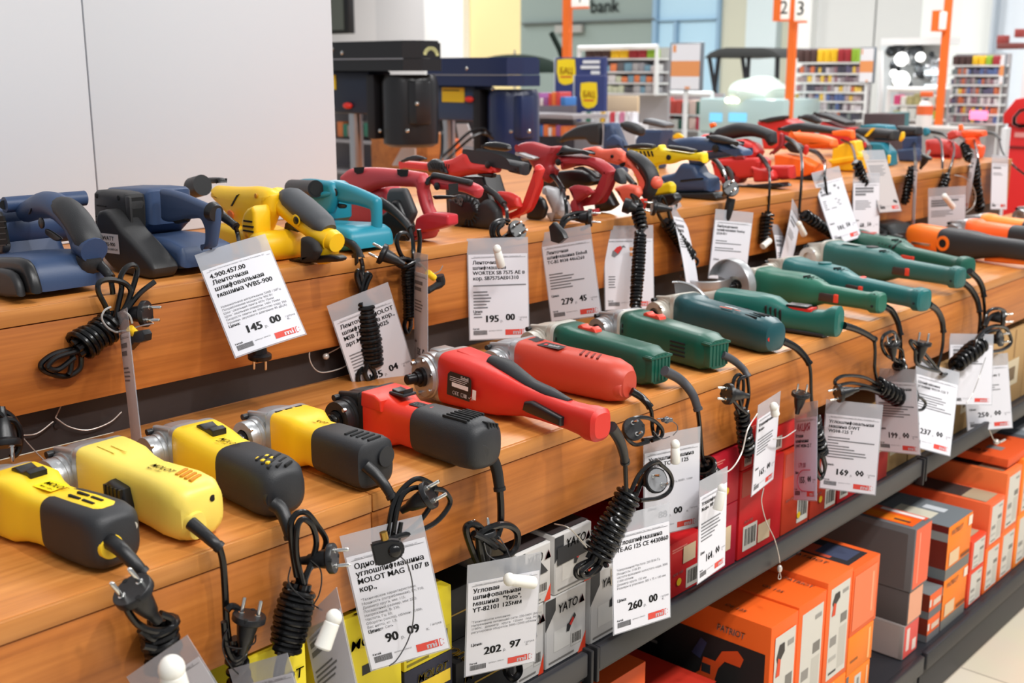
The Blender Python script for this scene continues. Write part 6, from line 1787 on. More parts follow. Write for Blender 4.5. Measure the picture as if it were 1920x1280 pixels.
price_tag('175', 'lilac promotion tag with red print and a red bracket, left of the tag reading 169.00', ['', '', '\u0423\u0433\u043b\u043e\u0432\u0430\u044f', '\u0448\u043b\u0438\u0444\u043c\u0430\u0448\u0438\u043d\u0430', 'DWT WS08-125 T'], ('155', '00'), [], extra=promo, far=True, paper=LILAC, ts=.07)
price_tag('169', 'white price tag reading 169.00 with grey flap, hanging above the dark shelf edge', ['\u0423\u0433\u043b\u043e\u0448\u043b\u0438\u0444\u043e\u0432\u0430\u043b\u044c\u043d\u0430\u044f', '\u043c\u0430\u0448\u0438\u043d\u0430 DWT', 'WS08-125 T'], ('169', '00'), [.4, .85, .2, .4, .5, .7, .72, .5], ts=.068, far=True)
price_tag('99', 'white price tag reading 199.00 tucked behind the coiled cord, between those reading 169.00 and 237.00', ['\u0423\u0433\u043b\u043e\u0448\u043b\u0438\u0444\u043e\u0432\u0430\u043b\u044c\u043d\u0430\u044f', '\u043c\u0430\u0448\u0438\u043d\u0430 DWT', 'WS08-125 E'], ('199', '00'), [.4, .85, .7, .6, .75, .6], ts=.068, far=True)
price_tag('237', 'white price tag reading 237.00 tilted to the right below the blue green grinder', ['\u0428\u043b\u0438\u0444\u043c\u0430\u0448\u0438\u043d\u0430', '\u0443\u0433\u043b\u043e\u0432\u0430\u044f WS10-125 T'], ('237', '00'), ['', .6, .7, .65, .5, .7, .85], ts=.062, far=True)
price_tag('250', 'white price tag reading 250.00 at the right, below the loop of thick cord', ['\u0428\u043b\u0438\u0444\u043c\u0430\u0448\u0438\u043d\u0430', '\u0443\u0433\u043b\u043e\u0432\u0430\u044f WS13-180 T'], ('250', '00'), ['', '', .7, .6, .72, .5], ts=.062, far=True)
price_tag('behind', 'white price tag half hidden behind the coiled thick cord and the tag reading 250.00', [.7, .6], None, ['', .6, .7], ts=.062, far=True)
for k_, lb_ in (('e0', 'white tag seen nearly edge on below the coiled cord of the leftmost navy sander'),
                ('535', 'narrow looking tag reading 535.42 seen at a slant left of the long red grinder head'),
                ('e7', 'white tag seen edge on, slanting beside the coiled cord of the coral sander'),
                ('e9a', 'curling white tag seen edge on, left of a pair hanging above the green row'),
                ('e9b', 'upright white tag seen edge on behind a white peg, above the green row'),
                ('e13', 'white tag seen edge on, a thin strip below the black and yellow sander'),
                ('e15', 'white tag seen edge on, a slanting strip at the far end of the upper step'),
                ('side', 'white tag turned sideways with a long white peg, beside the tag reading 90.09'),
                ('bl', 'white tag with a round headed white peg at the bottom left corner'),
                ('bl2', 'tag with grey flap cut off by the bottom edge, in front of the yellow boxes')):
    price_tag(k_, lb_, [.6, .5], ('535', '42') if k_ == '535' else None, ['', .5, .6, .55, .5], far=True, bend={'e7': -.02, 'e9a': -.03, 'e9b': -.012}.get(k_, 0))


def peg(label, x, a, b, r=.0075, cat='security peg', hl=.018):
    """a = head pixel, b = tip pixel of the little plastic security peg clipped on a tag"""
    A, B = onx(a[0], a[1], x), onx(b[0], b[1], x)
    t = thing('security_peg', A, label, cat, 0, 'white security pegs on the tags')
    d = (B - A).normalized()
    MB().sphere(A, (r * 1.05, r * 1.05, r * 1.15), 10).build('head', PEG, t)
    MB().lathe([(0, r * .72), (.004, r * .80), (.006, r * 1.0), ((B - A).length - .002, r * 1.12), ((B - A).length, r * .95)], A, d, 16).build('body', PEG, t)
    return t


peg('white security peg standing upright on the tag reading 195.00', -1.475, (932, 467), (940, 500))
peg('white security peg standing upright on the tag ending in 00', -1.03, (1266, 833), (1266, 868))
t = peg('worn white security peg lying sideways across the tag reading 202.97', -1.01, (955, 1086), (1000, 1092), .0085)
peg('white security peg on the tag reading 164.00', -1.0, (1354, 916), (1345, 956), .0078)
peg('long white security peg on the tag turned sideways beside the tag reading 90.09', -.945, (626, 1158), (604, 1216), .0088)
peg('round headed white security peg at the bottom left corner', -.925, (322, 1254), (328, 1292), .0125)
peg('white security peg beside the top of the tag reading 165.00', -1.02, (1451, 762), (1454, 778), .0075)
peg('slanting white security peg on the tag in front of the dull red sander', -1.44, (1771, 368), (1787, 388), .0085)
peg('white security peg hanging from the black cord above the green row', -1.50, (1498, 420), (1508, 440), .0075)
peg('second white security peg, left of the one on the black cord above the green row', -1.52, (1442, 452), (1430, 462), .0075)
c = onx(728, 1028, -.995)
t = thing('alarm_sensor', c, 'black alarm sensor with brass lock clipped on the tag reading 90.09', 'alarm sensor')
FM = plane_m(c, Vector(TAGS['90'][1]), Vector(TAGS['90'][2]))
mb = MB()
bm = bmesh.new()
pts = [(-.020, .014), (.004, .014), (.016, .009), (.0195, 0), (.016, -.009), (.006, -.014), (-.014, -.016), (-.020, -.012)]
vs = [bm.verts.new((p[0], p[1], 0)) for p in pts]
f = bm.faces.new(vs)
r_ = bmesh.ops.extrude_face_region(bm, geom=[f])
bmesh.ops.translate(bm, vec=(0, 0, .012), verts=[g for g in r_['geom'] if isinstance(g, bmesh.types.BMVert)])
bmesh.ops.bevel(bm, geom=list(bm.edges), offset=.002, segments=2, affect='EDGES')
mb.from_bm(bm, FM)
mb.build('case', BLACK, t)
MB().sphere((.006, -.001, .013), (.008, .008, .004), 10, FM).build('button', CORD, t)
MB().cyl(FM @ Vector((-.002, .014, .006)), FM @ Vector((-.002, .024, .006)), .005, n=12).build('brass_lock', mat('brass', (214, 170, 84), .25, 1.0), t)
c = onx(1046, 438, -1.43)
t = thing('alarm_sensor', c, 'black alarm sensor clipped on the tag reading 279.45', 'alarm sensor')
MB().prism(PY(c.y, [(1032, 424), (1040, 416), (1058, 436), (1062, 446), (1050, 456), (1036, 452)], 0), c.y - .006, c.y + .008, .002).build('case', BLACK, t)
wires('tether_wire', 'clear tether wire looping from the left edge to the black kick board', [px(-1.585, (-20, 622), (20, 625), (70, 645), (105, 680), (122, 715), (118, 750), (104, 783, -1.59)), px(-1.59, (104, 783), (130, 800), (165, 806), (205, 792), (228, 772)), px(-1.59, (100, 790), (70, 812), (42, 816))], .0011, (188, 176, 168))
wires('tether_wire', 'thin clear wire running down to the head of the plain yellow grinder', [px(-1.50, (40, 817, -1.55), (70, 850, -1.48), (105, 882, -1.42))], .0009, (170, 160, 152))
wires('tether_ring', 'clear wire ring hanging on the black kick board behind the tag ending in 04', [px(-1.575, (612, 664, -1.59), (640, 648), (636, 636), (616, 628), (592, 638), (580, 662), (586, 686), (604, 698), (640, 690), (660, 676))], .0011, (206, 198, 190),
      extra=lambda mb: mb.sphere(onx(611, 668, -1.585), .006, 8))
wires('tether_wire', 'white coated wire from a coiled cord up to the tag reading 165.00', [px(-1.04, (1345, 888), (1370, 880), (1390, 850), (1402, 805), (1420, 775))], .0013, (222, 216, 210))
wires('tether_wire', 'white wire joining the tag reading 165.00 to the lilac tag', [px(-1.05, (1450, 823), (1470, 820), (1492, 806))], .0012, (222, 216, 210))
wires('tether_wire', 'hanging white wire with a metal bead over the orange boxes', [px(-1.02, (1432, 915), (1428, 940), (1436, 975), (1452, 1010), (1460, 1040), (1462, 1055))], .0011, (206, 198, 190),
      extra=lambda mb: mb.sphere(onx(1462, 1066, -1.02), (.005, .005, .008), 8).tube(smooth_path(px(-1.02, (1461, 1074), (1459, 1084), (1464, 1084), (1463, 1074)), 5), .0008, 6))
wires('tether_wire', 'thin wire arching out of the dark shelf in front of the upper tool cartons', [px(-1.03, (1040, 982, -1.06), (1064, 988), (1084, 1006), (1100, 1026))], .0011, (176, 168, 158))
wires('tether_wire', 'black wire hanging down across the tag reading 90.09', [px(-1.02, (752, 1044), (765, 1060), (774, 1100), (775, 1160), (765, 1200), (745, 1235), (730, 1248))], .0009, (84, 84, 88))
wires('tether_wire', 'clear wire curving beside the tags at the far end of the upper step', [px(-1.53, (1790, 328), (1812, 335), (1828, 360), (1826, 385), (1810, 400))], .0016, (200, 196, 190))
wires('tether_wire', 'thin steel wire slanting across the tag reading 250.00', [px(-.99, (1848, 670, -1.02), (1838, 700), (1825, 735), (1812, 756))], .0009, (160, 156, 152))
wires('tether_wire', 'steel ring and wire tail below the tag reading 250.00', [px(-1.02, (1855, 805), (1862, 822), (1868, 830))], .0012, (206, 206, 204), extra=lambda mb: mb.sphere(onx(1868, 828, -1.02), .008, 8).cyl(onx(1874, 829, -1.02), onx(1884, 824, -1.02), .003))


# ================================================================ cartons on the two shelves below
CARD = {}


def carton(label, x1, y0, y1, z0, z1, depth, rgb, prints=(), texts=(), top=None, group=None, name='tool_carton', rough=.5, cat='box', lid=None):
    """prints: (face, u0, v0, u1, v1, rgb) in fractions of the face; face f = front (+x), l = left (-y), t = top"""
    t = thing(name, ((x1 - depth / 2), (y0 + y1) / 2, z0), label, cat, 0, group)
    b = MB().span((x1 - depth, y0, z0 + .0006), (x1, y1, z1), .0018).build('carton', mat('carton_%d_%d_%d' % rgb, rgb, rough, spec=.35), t)
    dims = {'f': (y1 - y0, z1 - z0), 'l': (depth, z1 - z0), 't': (depth, y1 - y0)}
    FMs = {'f': plane_m((x1, y0, z0), (0, 1, 0), (0, 0, 1)), 'l': plane_m((x1 - depth, y0, z0), (1, 0, 0), (0, 0, 1)),
           't': plane_m((x1 - depth, y0, z1), (1, 0, 0), (0, 1, 0))}
    by = {}
    for i, p in enumerate(prints):
        w, h = dims[p[0]]
        mb = by.setdefault((p[5], i // 6), MB())
        if len(p) > 6:
            mb.poly([(a * w, c * h) for a, c in p[6]], FMs[p[0]], .0004 + .00012 * i)
        else:
            mb.quad(p[1] * w, p[2] * h, p[3] * w, p[4] * h, FMs[p[0]], .0004 + .00012 * i)
    for k, mb in by.items():
        mb.build('print_panel', mat('print_%d_%d_%d' % k[0], k[0], .5, spec=.35), b, flat=True)
    for f, s, u, v, sz, rgb_, fit, rot in texts:
        w, h = dims[f]
        M = FMs[f] @ Matrix.Translation((u * w, v * h, .0022)) @ Matrix.Rotation(R_(rot), 4, 'Z')
        MB().text(s, sz, M, .025, 'l', .15, fit).build('lettering', mat('print_%d_%d_%d' % rgb_, rgb_, .5), b, flat=True)
    if lid:
        MB().span((x1 - depth - .001, y0 - .001, z1 - lid[0]), (x1 + .001, y1 + .001, z1 + .001), .001).build('lid', mat('carton_%d_%d_%d' % lid[1], lid[1], .45), t)
    return t


def barcode(f, u0, v0, u1, v1, bg=(214, 208, 196)):
    out = [(f, u0, v0, u1, v1, bg)]
    n = 7
    for i in range(n):
        a = u0 + (u1 - u0) * (.12 + .78 * i / n)
        out.append((f, a, v0 + (v1 - v0) * .2, a + (u1 - u0) * (.05 if i % 2 else .075), v0 + (v1 - v0) * .88, (70, 66, 62)))
    return out


def tool_pic(f, u, v, s, c1, c2=(44, 44, 46)):
    return [(f, 0, 0, 0, 0, c2, [(u, v), (u + .12 * s, v - .02 * s), (u + .2 * s, v + .1 * s), (u + .42 * s, v + .3 * s), (u + .36 * s, v + .4 * s), (u + .1 * s, v + .2 * s), (u + .02 * s, v + .18 * s)]),
            (f, 0, 0, 0, 0, c1, [(u + .12 * s, v + .16 * s), (u + .2 * s, v + .1 * s), (u + .34 * s, v + .24 * s), (u + .27 * s, v + .32 * s)])]


X1, ZS = -1.10, .5976
MY, MK = (226, 204, 44), (36, 35, 34)
PR_RED = (206, 30, 34)
WH, LG, DG = (206, 203, 200), (172, 168, 164), (60, 60, 62)
# yellow boxes
carton('yellow grinder carton at the bottom left, partly behind the black coiled cord', X1, 0.721, 0.810, ZS, 0.8417, .3, MY, [('f', .1, .1, .5, .14, MK), ('f', .1, .2, .7, .23, (120, 108, 30))] + tool_pic('f', .55, .3, .5, MK),
       [('f', 'MOLOT', .1, .78, .02, MK, .075, 0), ('f', 'MAG 1109-1', .2, .66, .012, MK, .055, 0), ('l', 'MOLOT', .96, .85, .03, MK, .12, -90)], name='grinder_carton')
carton('yellow grinder carton standing behind the tag reading 90.09', X1, 0.871, 0.972, ZS, 0.8376, .3, MY, [('f', .3, .62, .52, .68, MK), ('f', .1, .42, .6, .45, (120, 108, 30)), ('f', .55, .1, .9, .13, (120, 108, 30)), ('f', .55, .16, .9, .19, (120, 108, 30))] + tool_pic('f', .1, .18, .5, MK),
       [('f', 'MOLOT', .1, .80, .02, MK, .08, 0), ('l', 'MOLOT', .965, .80, .028, MK, .15, -90), ('t', 'MOLOT', .70, .2, .026, MK, .10, 0)], name='grinder_carton')
carton('yellow carton with barcode stacked on the dark carton right of the tag reading 90.09', X1, 0.977, 1.071, 0.7186, 0.8211, .3, MY,
       [('f', .05, .06, .55, .10, (120, 108, 30)), ('f', .05, .14, .6, .18, (120, 108, 30))] + barcode('f', .5, .06, .95, .42, (206, 188, 60)) + tool_pic('f', .55, .55, .5, MK), [('f', '\u0421\u0415\u0422\u0415\u0412\u0410\u042f', .05, .62, .013, MK, .05, 0)], name='grinder_carton')
carton('dark carton with yellow lettering under the yellow carton with barcode', X1, 0.977, 1.071, ZS, 0.7181, .3, (44, 44, 56), [('f', .3, .62, .95, .78, (238, 200, 60)), ('f', .3, .3, .9, .34, (206, 170, 60))],
       [('f', 'MOLOT', .25, .80, .018, (238, 200, 60), .06, 0)], name='grinder_carton')
carton('black carton with gold letters at the bottom, left of the tag reading 202.97', X1, 1.078, 1.205, ZS, 0.6913, .3, (32, 31, 31), [('f', .12, .25, .5, .28, (196, 156, 60)), ('f', .12, .34, .45, .37, (196, 156, 60)), ('f', .3, .5, .9, .53, (150, 120, 50))],
       [('f', 'M', .12, .62, .024, (226, 176, 60), None, 0), ('t', 'MOLOT', .8, .1, .03, (226, 176, 60), .09, 0)], name='grinder_carton')
carton('black carton in the dark behind the tag reading 202.97', -1.15, 1.081, 1.195, 0.6923, 0.7778, .25, (32, 31, 31), [('f', .3, .5, .9, .53, (150, 120, 50))], name='grinder_carton')
# white and grey boxes
for (y0, y1, z0, z1, lb) in ((1.211, 1.274, ZS, 0.7201, 'white and grey carton under the tag reading 202.97, leftmost of its row'),
                             (1.279, 1.381, ZS, 0.7201, 'white and grey carton with tool picture, standing left of the shelf joint'),
                             (1.393, 1.496, ZS, 0.7263, 'white and grey carton with a beige sticker, left of the tag reading 260.00'),
                             (1.211, 1.290, 0.7208, 0.8190, 'white carton with red corner stacked behind the top of the tag reading 202.97'),
                             (1.300, 1.393, 0.7208, 0.8221, 'white carton with dark angled panel, topmost above the one left of the shelf joint')):
    top = z0 > .7
    pr_ = [('f', .02, .02, .98, .98, (198, 194, 190)), ('f', 0, 0, 0, 0, DG, [(.0, .55), (.24, .8), (.24, .98), (0, .98)]),
           ('f', 0, 0, 0, 0, (222, 66, 36), [(.8, .0), (1, .0), (1, .28)]), ('f', .2, .2, .6, .5, (212, 208, 202)), ('f', .08, .06, .7, .09, (120, 116, 112))]
    pr_ += barcode('f', .62, .16, .9, .36, (196, 192, 186)) + tool_pic('f', .5, .42, .55, (196, 50, 44))
    if top:
        pr_ += [('f', 0, 0, 0, 0, (52, 52, 54), [(.05, .5), (.9, .52), (.6, .80), (.05, .80)]), ('t', .3, .02, .98, .98, (66, 58, 58))]
    carton(lb, X1, y0, y1, z0, z1, .3, WH, pr_, [('f', 'YATO', .28, .74, .022, (34, 33, 33), .05 if y1 - y0 > .08 else .036, 0),
                                                ('f', '\u25b2', .80, .74, .018, (186, 36, 52), .014, 0)] + ([] if not lb.count('beige') else []), name='grinder_carton')
b_ = MB().span((X1 + .0006, 1.447, .690), (X1 + .0022, 1.478, .720)).build('sticker', mat('beige_sticker', (206, 190, 164), .6))
tag(b_, 'beige sticker on the white carton left of the tag reading 260.00', 'sticker')


def red_box(y0, y1, z0, z1, lb, rgb=PR_RED, pale=False, bc=True, stick=None, yel=None, dep=.3, x=X1):
    p = [('f', .08, .86, .55, .885, (226, 130, 120)), ('f', .08, .82, .48, .84, (226, 130, 120))]
    if pale:
        p += [('f', .03, .70, .55, .98, (178, 70, 56))]
    if bc:
        p += barcode('f', *((.10, .08, .42, .36) if not yel else (.55, .06, .95, .42)))
    if stick:
        p += [('f',) + stick + ((222, 196, 160),)]
    t = carton(lb, x, y0, y1, z0, z1, dep, rgb, p, [('f', '850 W  11000', .10, .40, .008, (236, 190, 180), .032, 0)], name='grinder_carton')
    if yel:
        FM = plane_m((x + .0022, y0 + yel[0] * (y1 - y0), z0 + yel[1] * (z1 - z0)), (0, 1, 0), (0, 0, 1))
        MB().poly([(.0075 * math.cos(i * .4), .0075 * math.sin(i * .4)) for i in range(16)], FM).build('yellow_dot', mat('yellow_dot', (232, 190, 30), .5), t, flat=True)
    return t


red_box(1.622, 1.722, ZS, 0.7057, 'red carton with yellow dot and barcode, right of the tag reading 260.00', yel=(.30, .26), stick=(.42, .55, .82, .86))
red_box(1.751, 1.849, ZS, 0.7284, 'crimson carton with a beige sticker behind the tag reading 164.00', (176, 24, 48), bc=False, stick=(.42, .28, .78, .66))
red_box(1.730, 1.849, 0.7289, 0.8396, 'crimson carton with yellow dot stacked behind the coiled cord of the first green grinder', (186, 26, 44), bc=False, yel=(.62, .28))
red_box(1.857, 2.021, ZS, 0.7840, 'wide red carton with two small labels below the tag reading 165.00', pale=True, stick=(.44, .09, .72, .30))
red_box(1.857, 1.941, 0.7845, 0.8808, 'red carton with white label stacked behind the tag reading 165.00', (206, 32, 30))
red_box(2.025, 2.140, ZS, 0.7778, 'orange red carton with yellow dot, left of the lilac tag', (200, 62, 34), pale=True, yel=(.60, .16))
red_box(1.947, 2.122, 0.7845, 0.8808, 'bright red carton with barcode stacked behind the cord left of the lilac tag', (214, 34, 30), dep=.25, x=-1.107)
red_box(2.147, 2.266, ZS, 0.7212, 'rust red carton with yellow dot behind the lilac tag', (188, 58, 36), yel=(.35, .3))
red_box(2.271, 2.390, ZS, 0.7263, 'red carton with barcode directly below the tag reading 169.00', (204, 30, 36))
red_box(2.395, 2.523, ZS, 0.7160, 'red and cream carton at the right edge of the tag reading 169.00', (178, 56, 48), stick=(.05, .62, .9, .95))
for i, (y0, y1, z1, lb) in enumerate(((2.529, 2.657, 0.7572, 'brown cardboard carton below the tag reading 199.00'), (2.662, 2.801, 0.7778, 'brown cardboard carton with white label below the tag reading 237.00'),
                                      (2.807, 2.946, 0.8087, 'brown cardboard carton right of the tag reading 237.00'), (2.951, 3.090, 0.7984, 'brown cardboard carton behind the tag reading 250.00'),
                                      (3.095, 3.255, 0.8396, 'tall brown cardboard carton right of the tag reading 250.00'), (3.260, 3.440, 0.8190, 'brown cardboard carton below the wooden edge at the right frame side'),
                                      (3.445, 3.708, 0.8293, 'farthest brown cardboard carton at the right frame side'))):
    carton(lb, X1 - .01, y0, y1, ZS, z1, .3, (176, 140, 92), [('f', .2, .25, .75, .6, (206, 190, 160)), ('f', .3, .32, .6, .5, (120, 100, 76)), ('f', .47, .62, .53, 1, (150, 114, 70))], rough=.7, name='cardboard_box')

# lower shelf: orange boxes
ZB, OX = .1506, -1.012
O1, O2, GR, SHD = (238, 96, 28), (244, 126, 26), (104, 104, 106), (84, 80, 80)


def label_prints(f='f', u0=.14, u1=.9, v0=.06, v1=.92):
    p = [(f, u0, v0, u1, v1, (206, 202, 192))]
    W, Hh = u1 - u0, v1 - v0
    p += [(f, u0 + .54 * W, v0 + .06 * Hh, u0 + .94 * W, v0 + .52 * Hh, (188, 184, 174)), (f, u0 + .08 * W, v0 + .36 * Hh, u0 + .42 * W, v0 + .46 * Hh, (140, 136, 130)),
          (f, u0 + .58 * W, v0 + .56 * Hh, u0 + .92 * W, v0 + .66 * Hh, (120, 116, 110)), (f, u0 + .1 * W, v0 + .05 * Hh, u0 + .5 * W, v0 + .075 * Hh, (60, 58, 56)),
          (f, u0 + .62 * W, v0 + .88 * Hh, u0 + .92 * W, v0 + .92 * Hh, (150, 146, 140)), (f, u0 + .08 * W, v0 + .20 * Hh, u0 + .45 * W, v0 + .24 * Hh, (176, 172, 164))]
    return p


pic = [('f', 0, 0, 0, 0, (50, 46, 44), [(.20, .78), (.30, .86), (.48, .86), (.5, .80), (.36, .76), (.30, .70)]), ('f', 0, 0, 0, 0, (214, 70, 30), [(.2, .66), (.34, .66), (.36, .76), (.26, .78)])]
side = [('l', .0, .0, .97, .82, (40, 38, 38)), ('l', .03, .05, .30, .78, (26, 25, 26)), ('l', .07, .62, .26, .64, (120, 116, 112)), ('l', .07, .50, .28, .52, (100, 98, 96)), ('l', .07, .46, .26, .48, (100, 98, 96)),
        ('l', .32, .30, .50, .33, (206, 84, 40)), ('l', .32, .05, .95, .30, (70, 60, 56)), ('l', .75, .36, .94, .40, (66, 66, 100)),
        ('l', 0, 0, 0, 0, (226, 82, 34), [(.48, .36), (.50, .50), (.56, .56), (.58, .66), (.66, .66), (.70, .74), (.80, .78), (.84, .74), (.82, .68), (.72, .68), (.68, .62), (.66, .54), (.70, .44), (.70, .36), (.58, .33)]),
        ('l', .57, .56, .63, .62, (50, 48, 50)), ('l', 0, 0, 0, 0, (60, 64, 96), [(.50, .66), (.56, .78), (.60, .76), (.56, .64)])]
carton('orange sander carton with a dark picture side, front corner of the orange row', OX, 1.85, 1.955, ZB, .487, .36, O1, side + label_prints() + pic,
       [('l', 'PATRIOT', .66, .87, .02, (240, 226, 216), .066, 0), ('t', 'OS 125', .66, .2, .014, (240, 196, 170), .05, 0), ('l', 'PATRIOT', .18, .945, .012, (206, 160, 140), .05, 0)], name='sander_carton')
carton('orange sander carton with a tall white label, second of the orange row', OX, 1.957, 2.073, .212, .491, .36, O1, label_prints(), [('t', 'OS 125', .70, .3, .014, (240, 196, 170), .05, 0), ('t', 'PATRIOT', .2, .3, .02, (240, 196, 170), .09, 0), ('t', 'PATRIOT', .74, .85, .016, (240, 206, 186), .07, 0)], name='sander_carton')
carton('orange carton at the bottom under the second of the orange row', OX, 1.957, 2.073, ZB, .2115, .36, O1, label_prints(v1=.8), name='sander_carton')
carton('orange sander carton with white label, third of the orange row', OX, 2.078, 2.190, .255, .502, .36, (240, 104, 40), label_prints() + pic, [('t', 'PATRIOT', .62, .75, .018, (240, 206, 186), .09, 0)], name='sander_carton')
carton('orange carton with small white sticker under the third of the orange row', OX, 2.078, 2.190, ZB, .2545, .36, O2, [('f', .05, .72, .5, .98, (206, 202, 192)), ('f', .2, .3, .5, .5, (240, 190, 140))], [('f', 'PATRIOT', .15, .48, .014, (244, 226, 206), .07, 20)], name='sander_carton')
carton('orange carton with a picture window on its top, right end of the orange row', OX, 2.194, 2.322, .332, .491, .36, (236, 96, 36), [('t', .12, .14, .94, .86, (52, 48, 50)), ('t', .5, .2, .8, .6, (206, 84, 56)), ('t', .68, .3, .9, .8, (70, 76, 100)), ('t', .02, .2, .1, .8, (196, 200, 206)), ('f', .06, .08, .9, .9, (236, 120, 74)), ('f', .74, .2, .8, .8, (244, 160, 120))], name='sander_carton')
carton('amber orange carton under the one with the picture window', OX, 2.194, 2.315, .238, .3315, .36, O2, [('f', .8, .1, .88, .9, (244, 176, 110)), ('f', .1, .3, .4, .36, (150, 80, 30))], name='sander_carton')
carton('amber orange carton with grey edge, lowest at the right end of the orange row', OX, 2.194, 2.31, ZB, .2375, .36, O2, [('f', .0, .0, .1, 1, GR), ('f', .35, .2, .62, .85, (206, 202, 192)), ('f', .45, .3, .54, .75, (130, 126, 120)), ('f', .84, .2, .9, .9, (244, 190, 140))], name='sander_carton')
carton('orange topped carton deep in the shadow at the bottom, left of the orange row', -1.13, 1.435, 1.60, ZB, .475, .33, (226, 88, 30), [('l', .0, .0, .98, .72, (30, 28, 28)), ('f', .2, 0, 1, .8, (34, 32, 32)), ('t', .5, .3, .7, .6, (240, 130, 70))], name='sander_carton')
carton('red and black carton at the bottom edge beside the shadowed orange one', -1.10, 1.66, 1.80, ZB, .36, .33, (40, 36, 36), [('t', .4, 0, 1, 1, (196, 50, 34)), ('f', .3, .1, 1, .9, (190, 48, 34))], name='sander_carton')
carton('grey carton with orange front and orange top panel, topmost of the grey stack', OX, 2.508, 2.60, .328, .490, .34, GR, [('f', .06, .04, 1, .98, (232, 98, 62)), ('f', .3, .1, .36, .9, (236, 150, 120)), ('l', .02, .03, .95, .90, (96, 92, 92)), ('t', .0, .12, .96, 1, O1), ('t', .3, .2, .9, .6, O2), ('t', .3, .74, .98, .98, (226, 90, 60)), ('t', .64, .78, .96, .94, (236, 226, 222)), ('t', .42, .4, .54, .5, (90, 60, 50)), ('t', .4, .22, .6, .28, (90, 60, 50)), ('t', .8, .3, .92, .4, (90, 60, 50))],
       [('t', 'PATRIOT', .05, .78, .018, (240, 222, 214), .10, 0)], name='tool_carton')
carton('grey carton with peach front and white flap, middle of the grey stack', OX - .004, 2.51, 2.594, .241, .3275, .34, SHD, [('f', .05, .03, .95, .97, (226, 160, 128)), ('l', 0, 0, 0, 0, (176, 168, 164), [(.1, .3), (.5, .2), (.42, .45), (.5, .7), (.1, .72)])], name='tool_carton')
carton('pale grey carton with coral red front, lowest of the grey stack', OX - .006, 2.505, 2.588, ZB, .2405, .34, (150, 142, 138), [('f', .04, .03, .98, .97, (222, 84, 76)), ('f', .2, .2, .4, .85, (226, 206, 196)), ('f', .62, .1, .88, .42, (226, 206, 196)), ('l', .02, .03, .97, .95, (168, 158, 154))], name='tool_carton')
for z0, z1, lb in ((ZB, .213, 'flat orange carton with grey base, lower of the pair beside the grey stack'), (.2135, .278, 'flat orange carton with grey base, upper of the pair beside the grey stack')):
    carton(lb, OX, 2.632, 2.708, z0, z1, .3, (230, 96, 40), [('f', 0, 0, 1, .32, GR), ('f', .0, .5, .14, .8, (220, 214, 206)), ('f', .3, .45, .9, .7, (216, 190, 170)), ('t', 0, 0, 1, 1, (120, 122, 122)), ('l', 0, 0, 1, .3, GR), ('l', 0, .3, 1, 1, (120, 40, 24))], name='flat_carton')
for z0, z1, lb in ((ZB, .288, 'amber carton with grey base band, lower of the pair with charcoal lids'), (.2885, .432, 'amber carton with charcoal top and pale sticker, upper of the pair with charcoal lids')):
    carton(lb, OX, 2.715, 2.868, z0, z1, .42, O2, [('f', 0, 0, 1, .20, (112, 112, 108)), ('l', 0, 0, 1, .2, (108, 112, 114)), ('l', 0, .2, 1, .72, (118, 38, 26)), ('l', 0, .72, 1, .88, (150, 148, 146)), ('l', .0, .88, 1, 1, (110, 30, 26)), ('t', 0, 0, 1, 1, (92, 94, 96)), ('t', .54, .0, 1, 1, (118, 124, 128)), ('t', .62, .16, .86, .5, (214, 208, 188)), ('t', .74, .58, .88, .76, (206, 210, 214)), ('f', .1, .24, .5, .5, (222, 190, 150)), ('f', .82, .78, .98, .96, (236, 220, 200)), ('f', .6, .24, .96, .30, (120, 60, 24))],
           [('f', 'PATRIOT', .1, .82, .02, (246, 226, 200), .075, 0), ('t', 'PATRIOT', .08, .3, .03, (130, 132, 134), .14, 0)], name='tool_carton')
for y0, y1, z0, z1, rgb, lb in ((2.885, 2.985, ZB, .252, (216, 66, 38), 'red orange carton with white label, lower of the two right of the amber pair'), (2.885, 2.985, .2525, .340, (222, 70, 40), 'red orange carton with white label, upper of the two right of the amber pair'),
                                (2.995, 3.10, ZB, .285, (240, 106, 36), 'orange carton with tall white label, lower of the third pair from the right'), (2.995, 3.10, .2855, .412, (236, 104, 60), 'orange carton with white label, upper of the third pair from the right'),
                                (3.105, 3.215, ZB, .295, (240, 110, 46), 'orange carton with white label, lower of the second pair from the right'), (3.105, 3.215, .2955, .47, (240, 116, 60), 'orange carton with cream label, upper of the second pair from the right'),
                                (3.225, 3.35, ZB, .31, (246, 132, 40), 'bright orange carton, lower of the pair at the right frame edge'), (3.225, 3.35, .3105, .48, (246, 128, 36), 'bright orange carton with grey print, upper of the pair at the right frame edge')):
    carton(lb, OX, y0, y1, z0, z1, .34, rgb, label_prints() + [('t', .1, .1, .95, .9, (64, 56, 54)), ('t', .1, .1, .2, .9, (176, 158, 130)), ('t', .75, .1, .95, .9, (176, 158, 130))], name='tool_carton')
carton('long orange carton with pale lettering on top, lying across the back row', -1.02, 3.12, 3.34, .4705 + .0105, .505, .55, (220, 84, 34), [('t', .84, .3, .92, .45, (140, 130, 126)), ('t', .06, .7, .14, .85, (90, 60, 66))], [('t', 'PATRIOT', .62, .75, .03, (236, 150, 130), .15, 0), ('t', 'PATRIOT', .60, .08, .03, (240, 160, 150), .16, 0)], name='tool_carton')
carton('charcoal topped carton with grey sticker at the right frame edge', -1.015, 3.36, 3.62, ZB, .50, .55, (78, 80, 84), [('t', .66, .1, .98, .8, (124, 130, 136)), ('t', .82, .3, .96, .6, (206, 208, 210)), ('f', .05, .05, .95, .95, (236, 110, 40))], name='tool_carton')
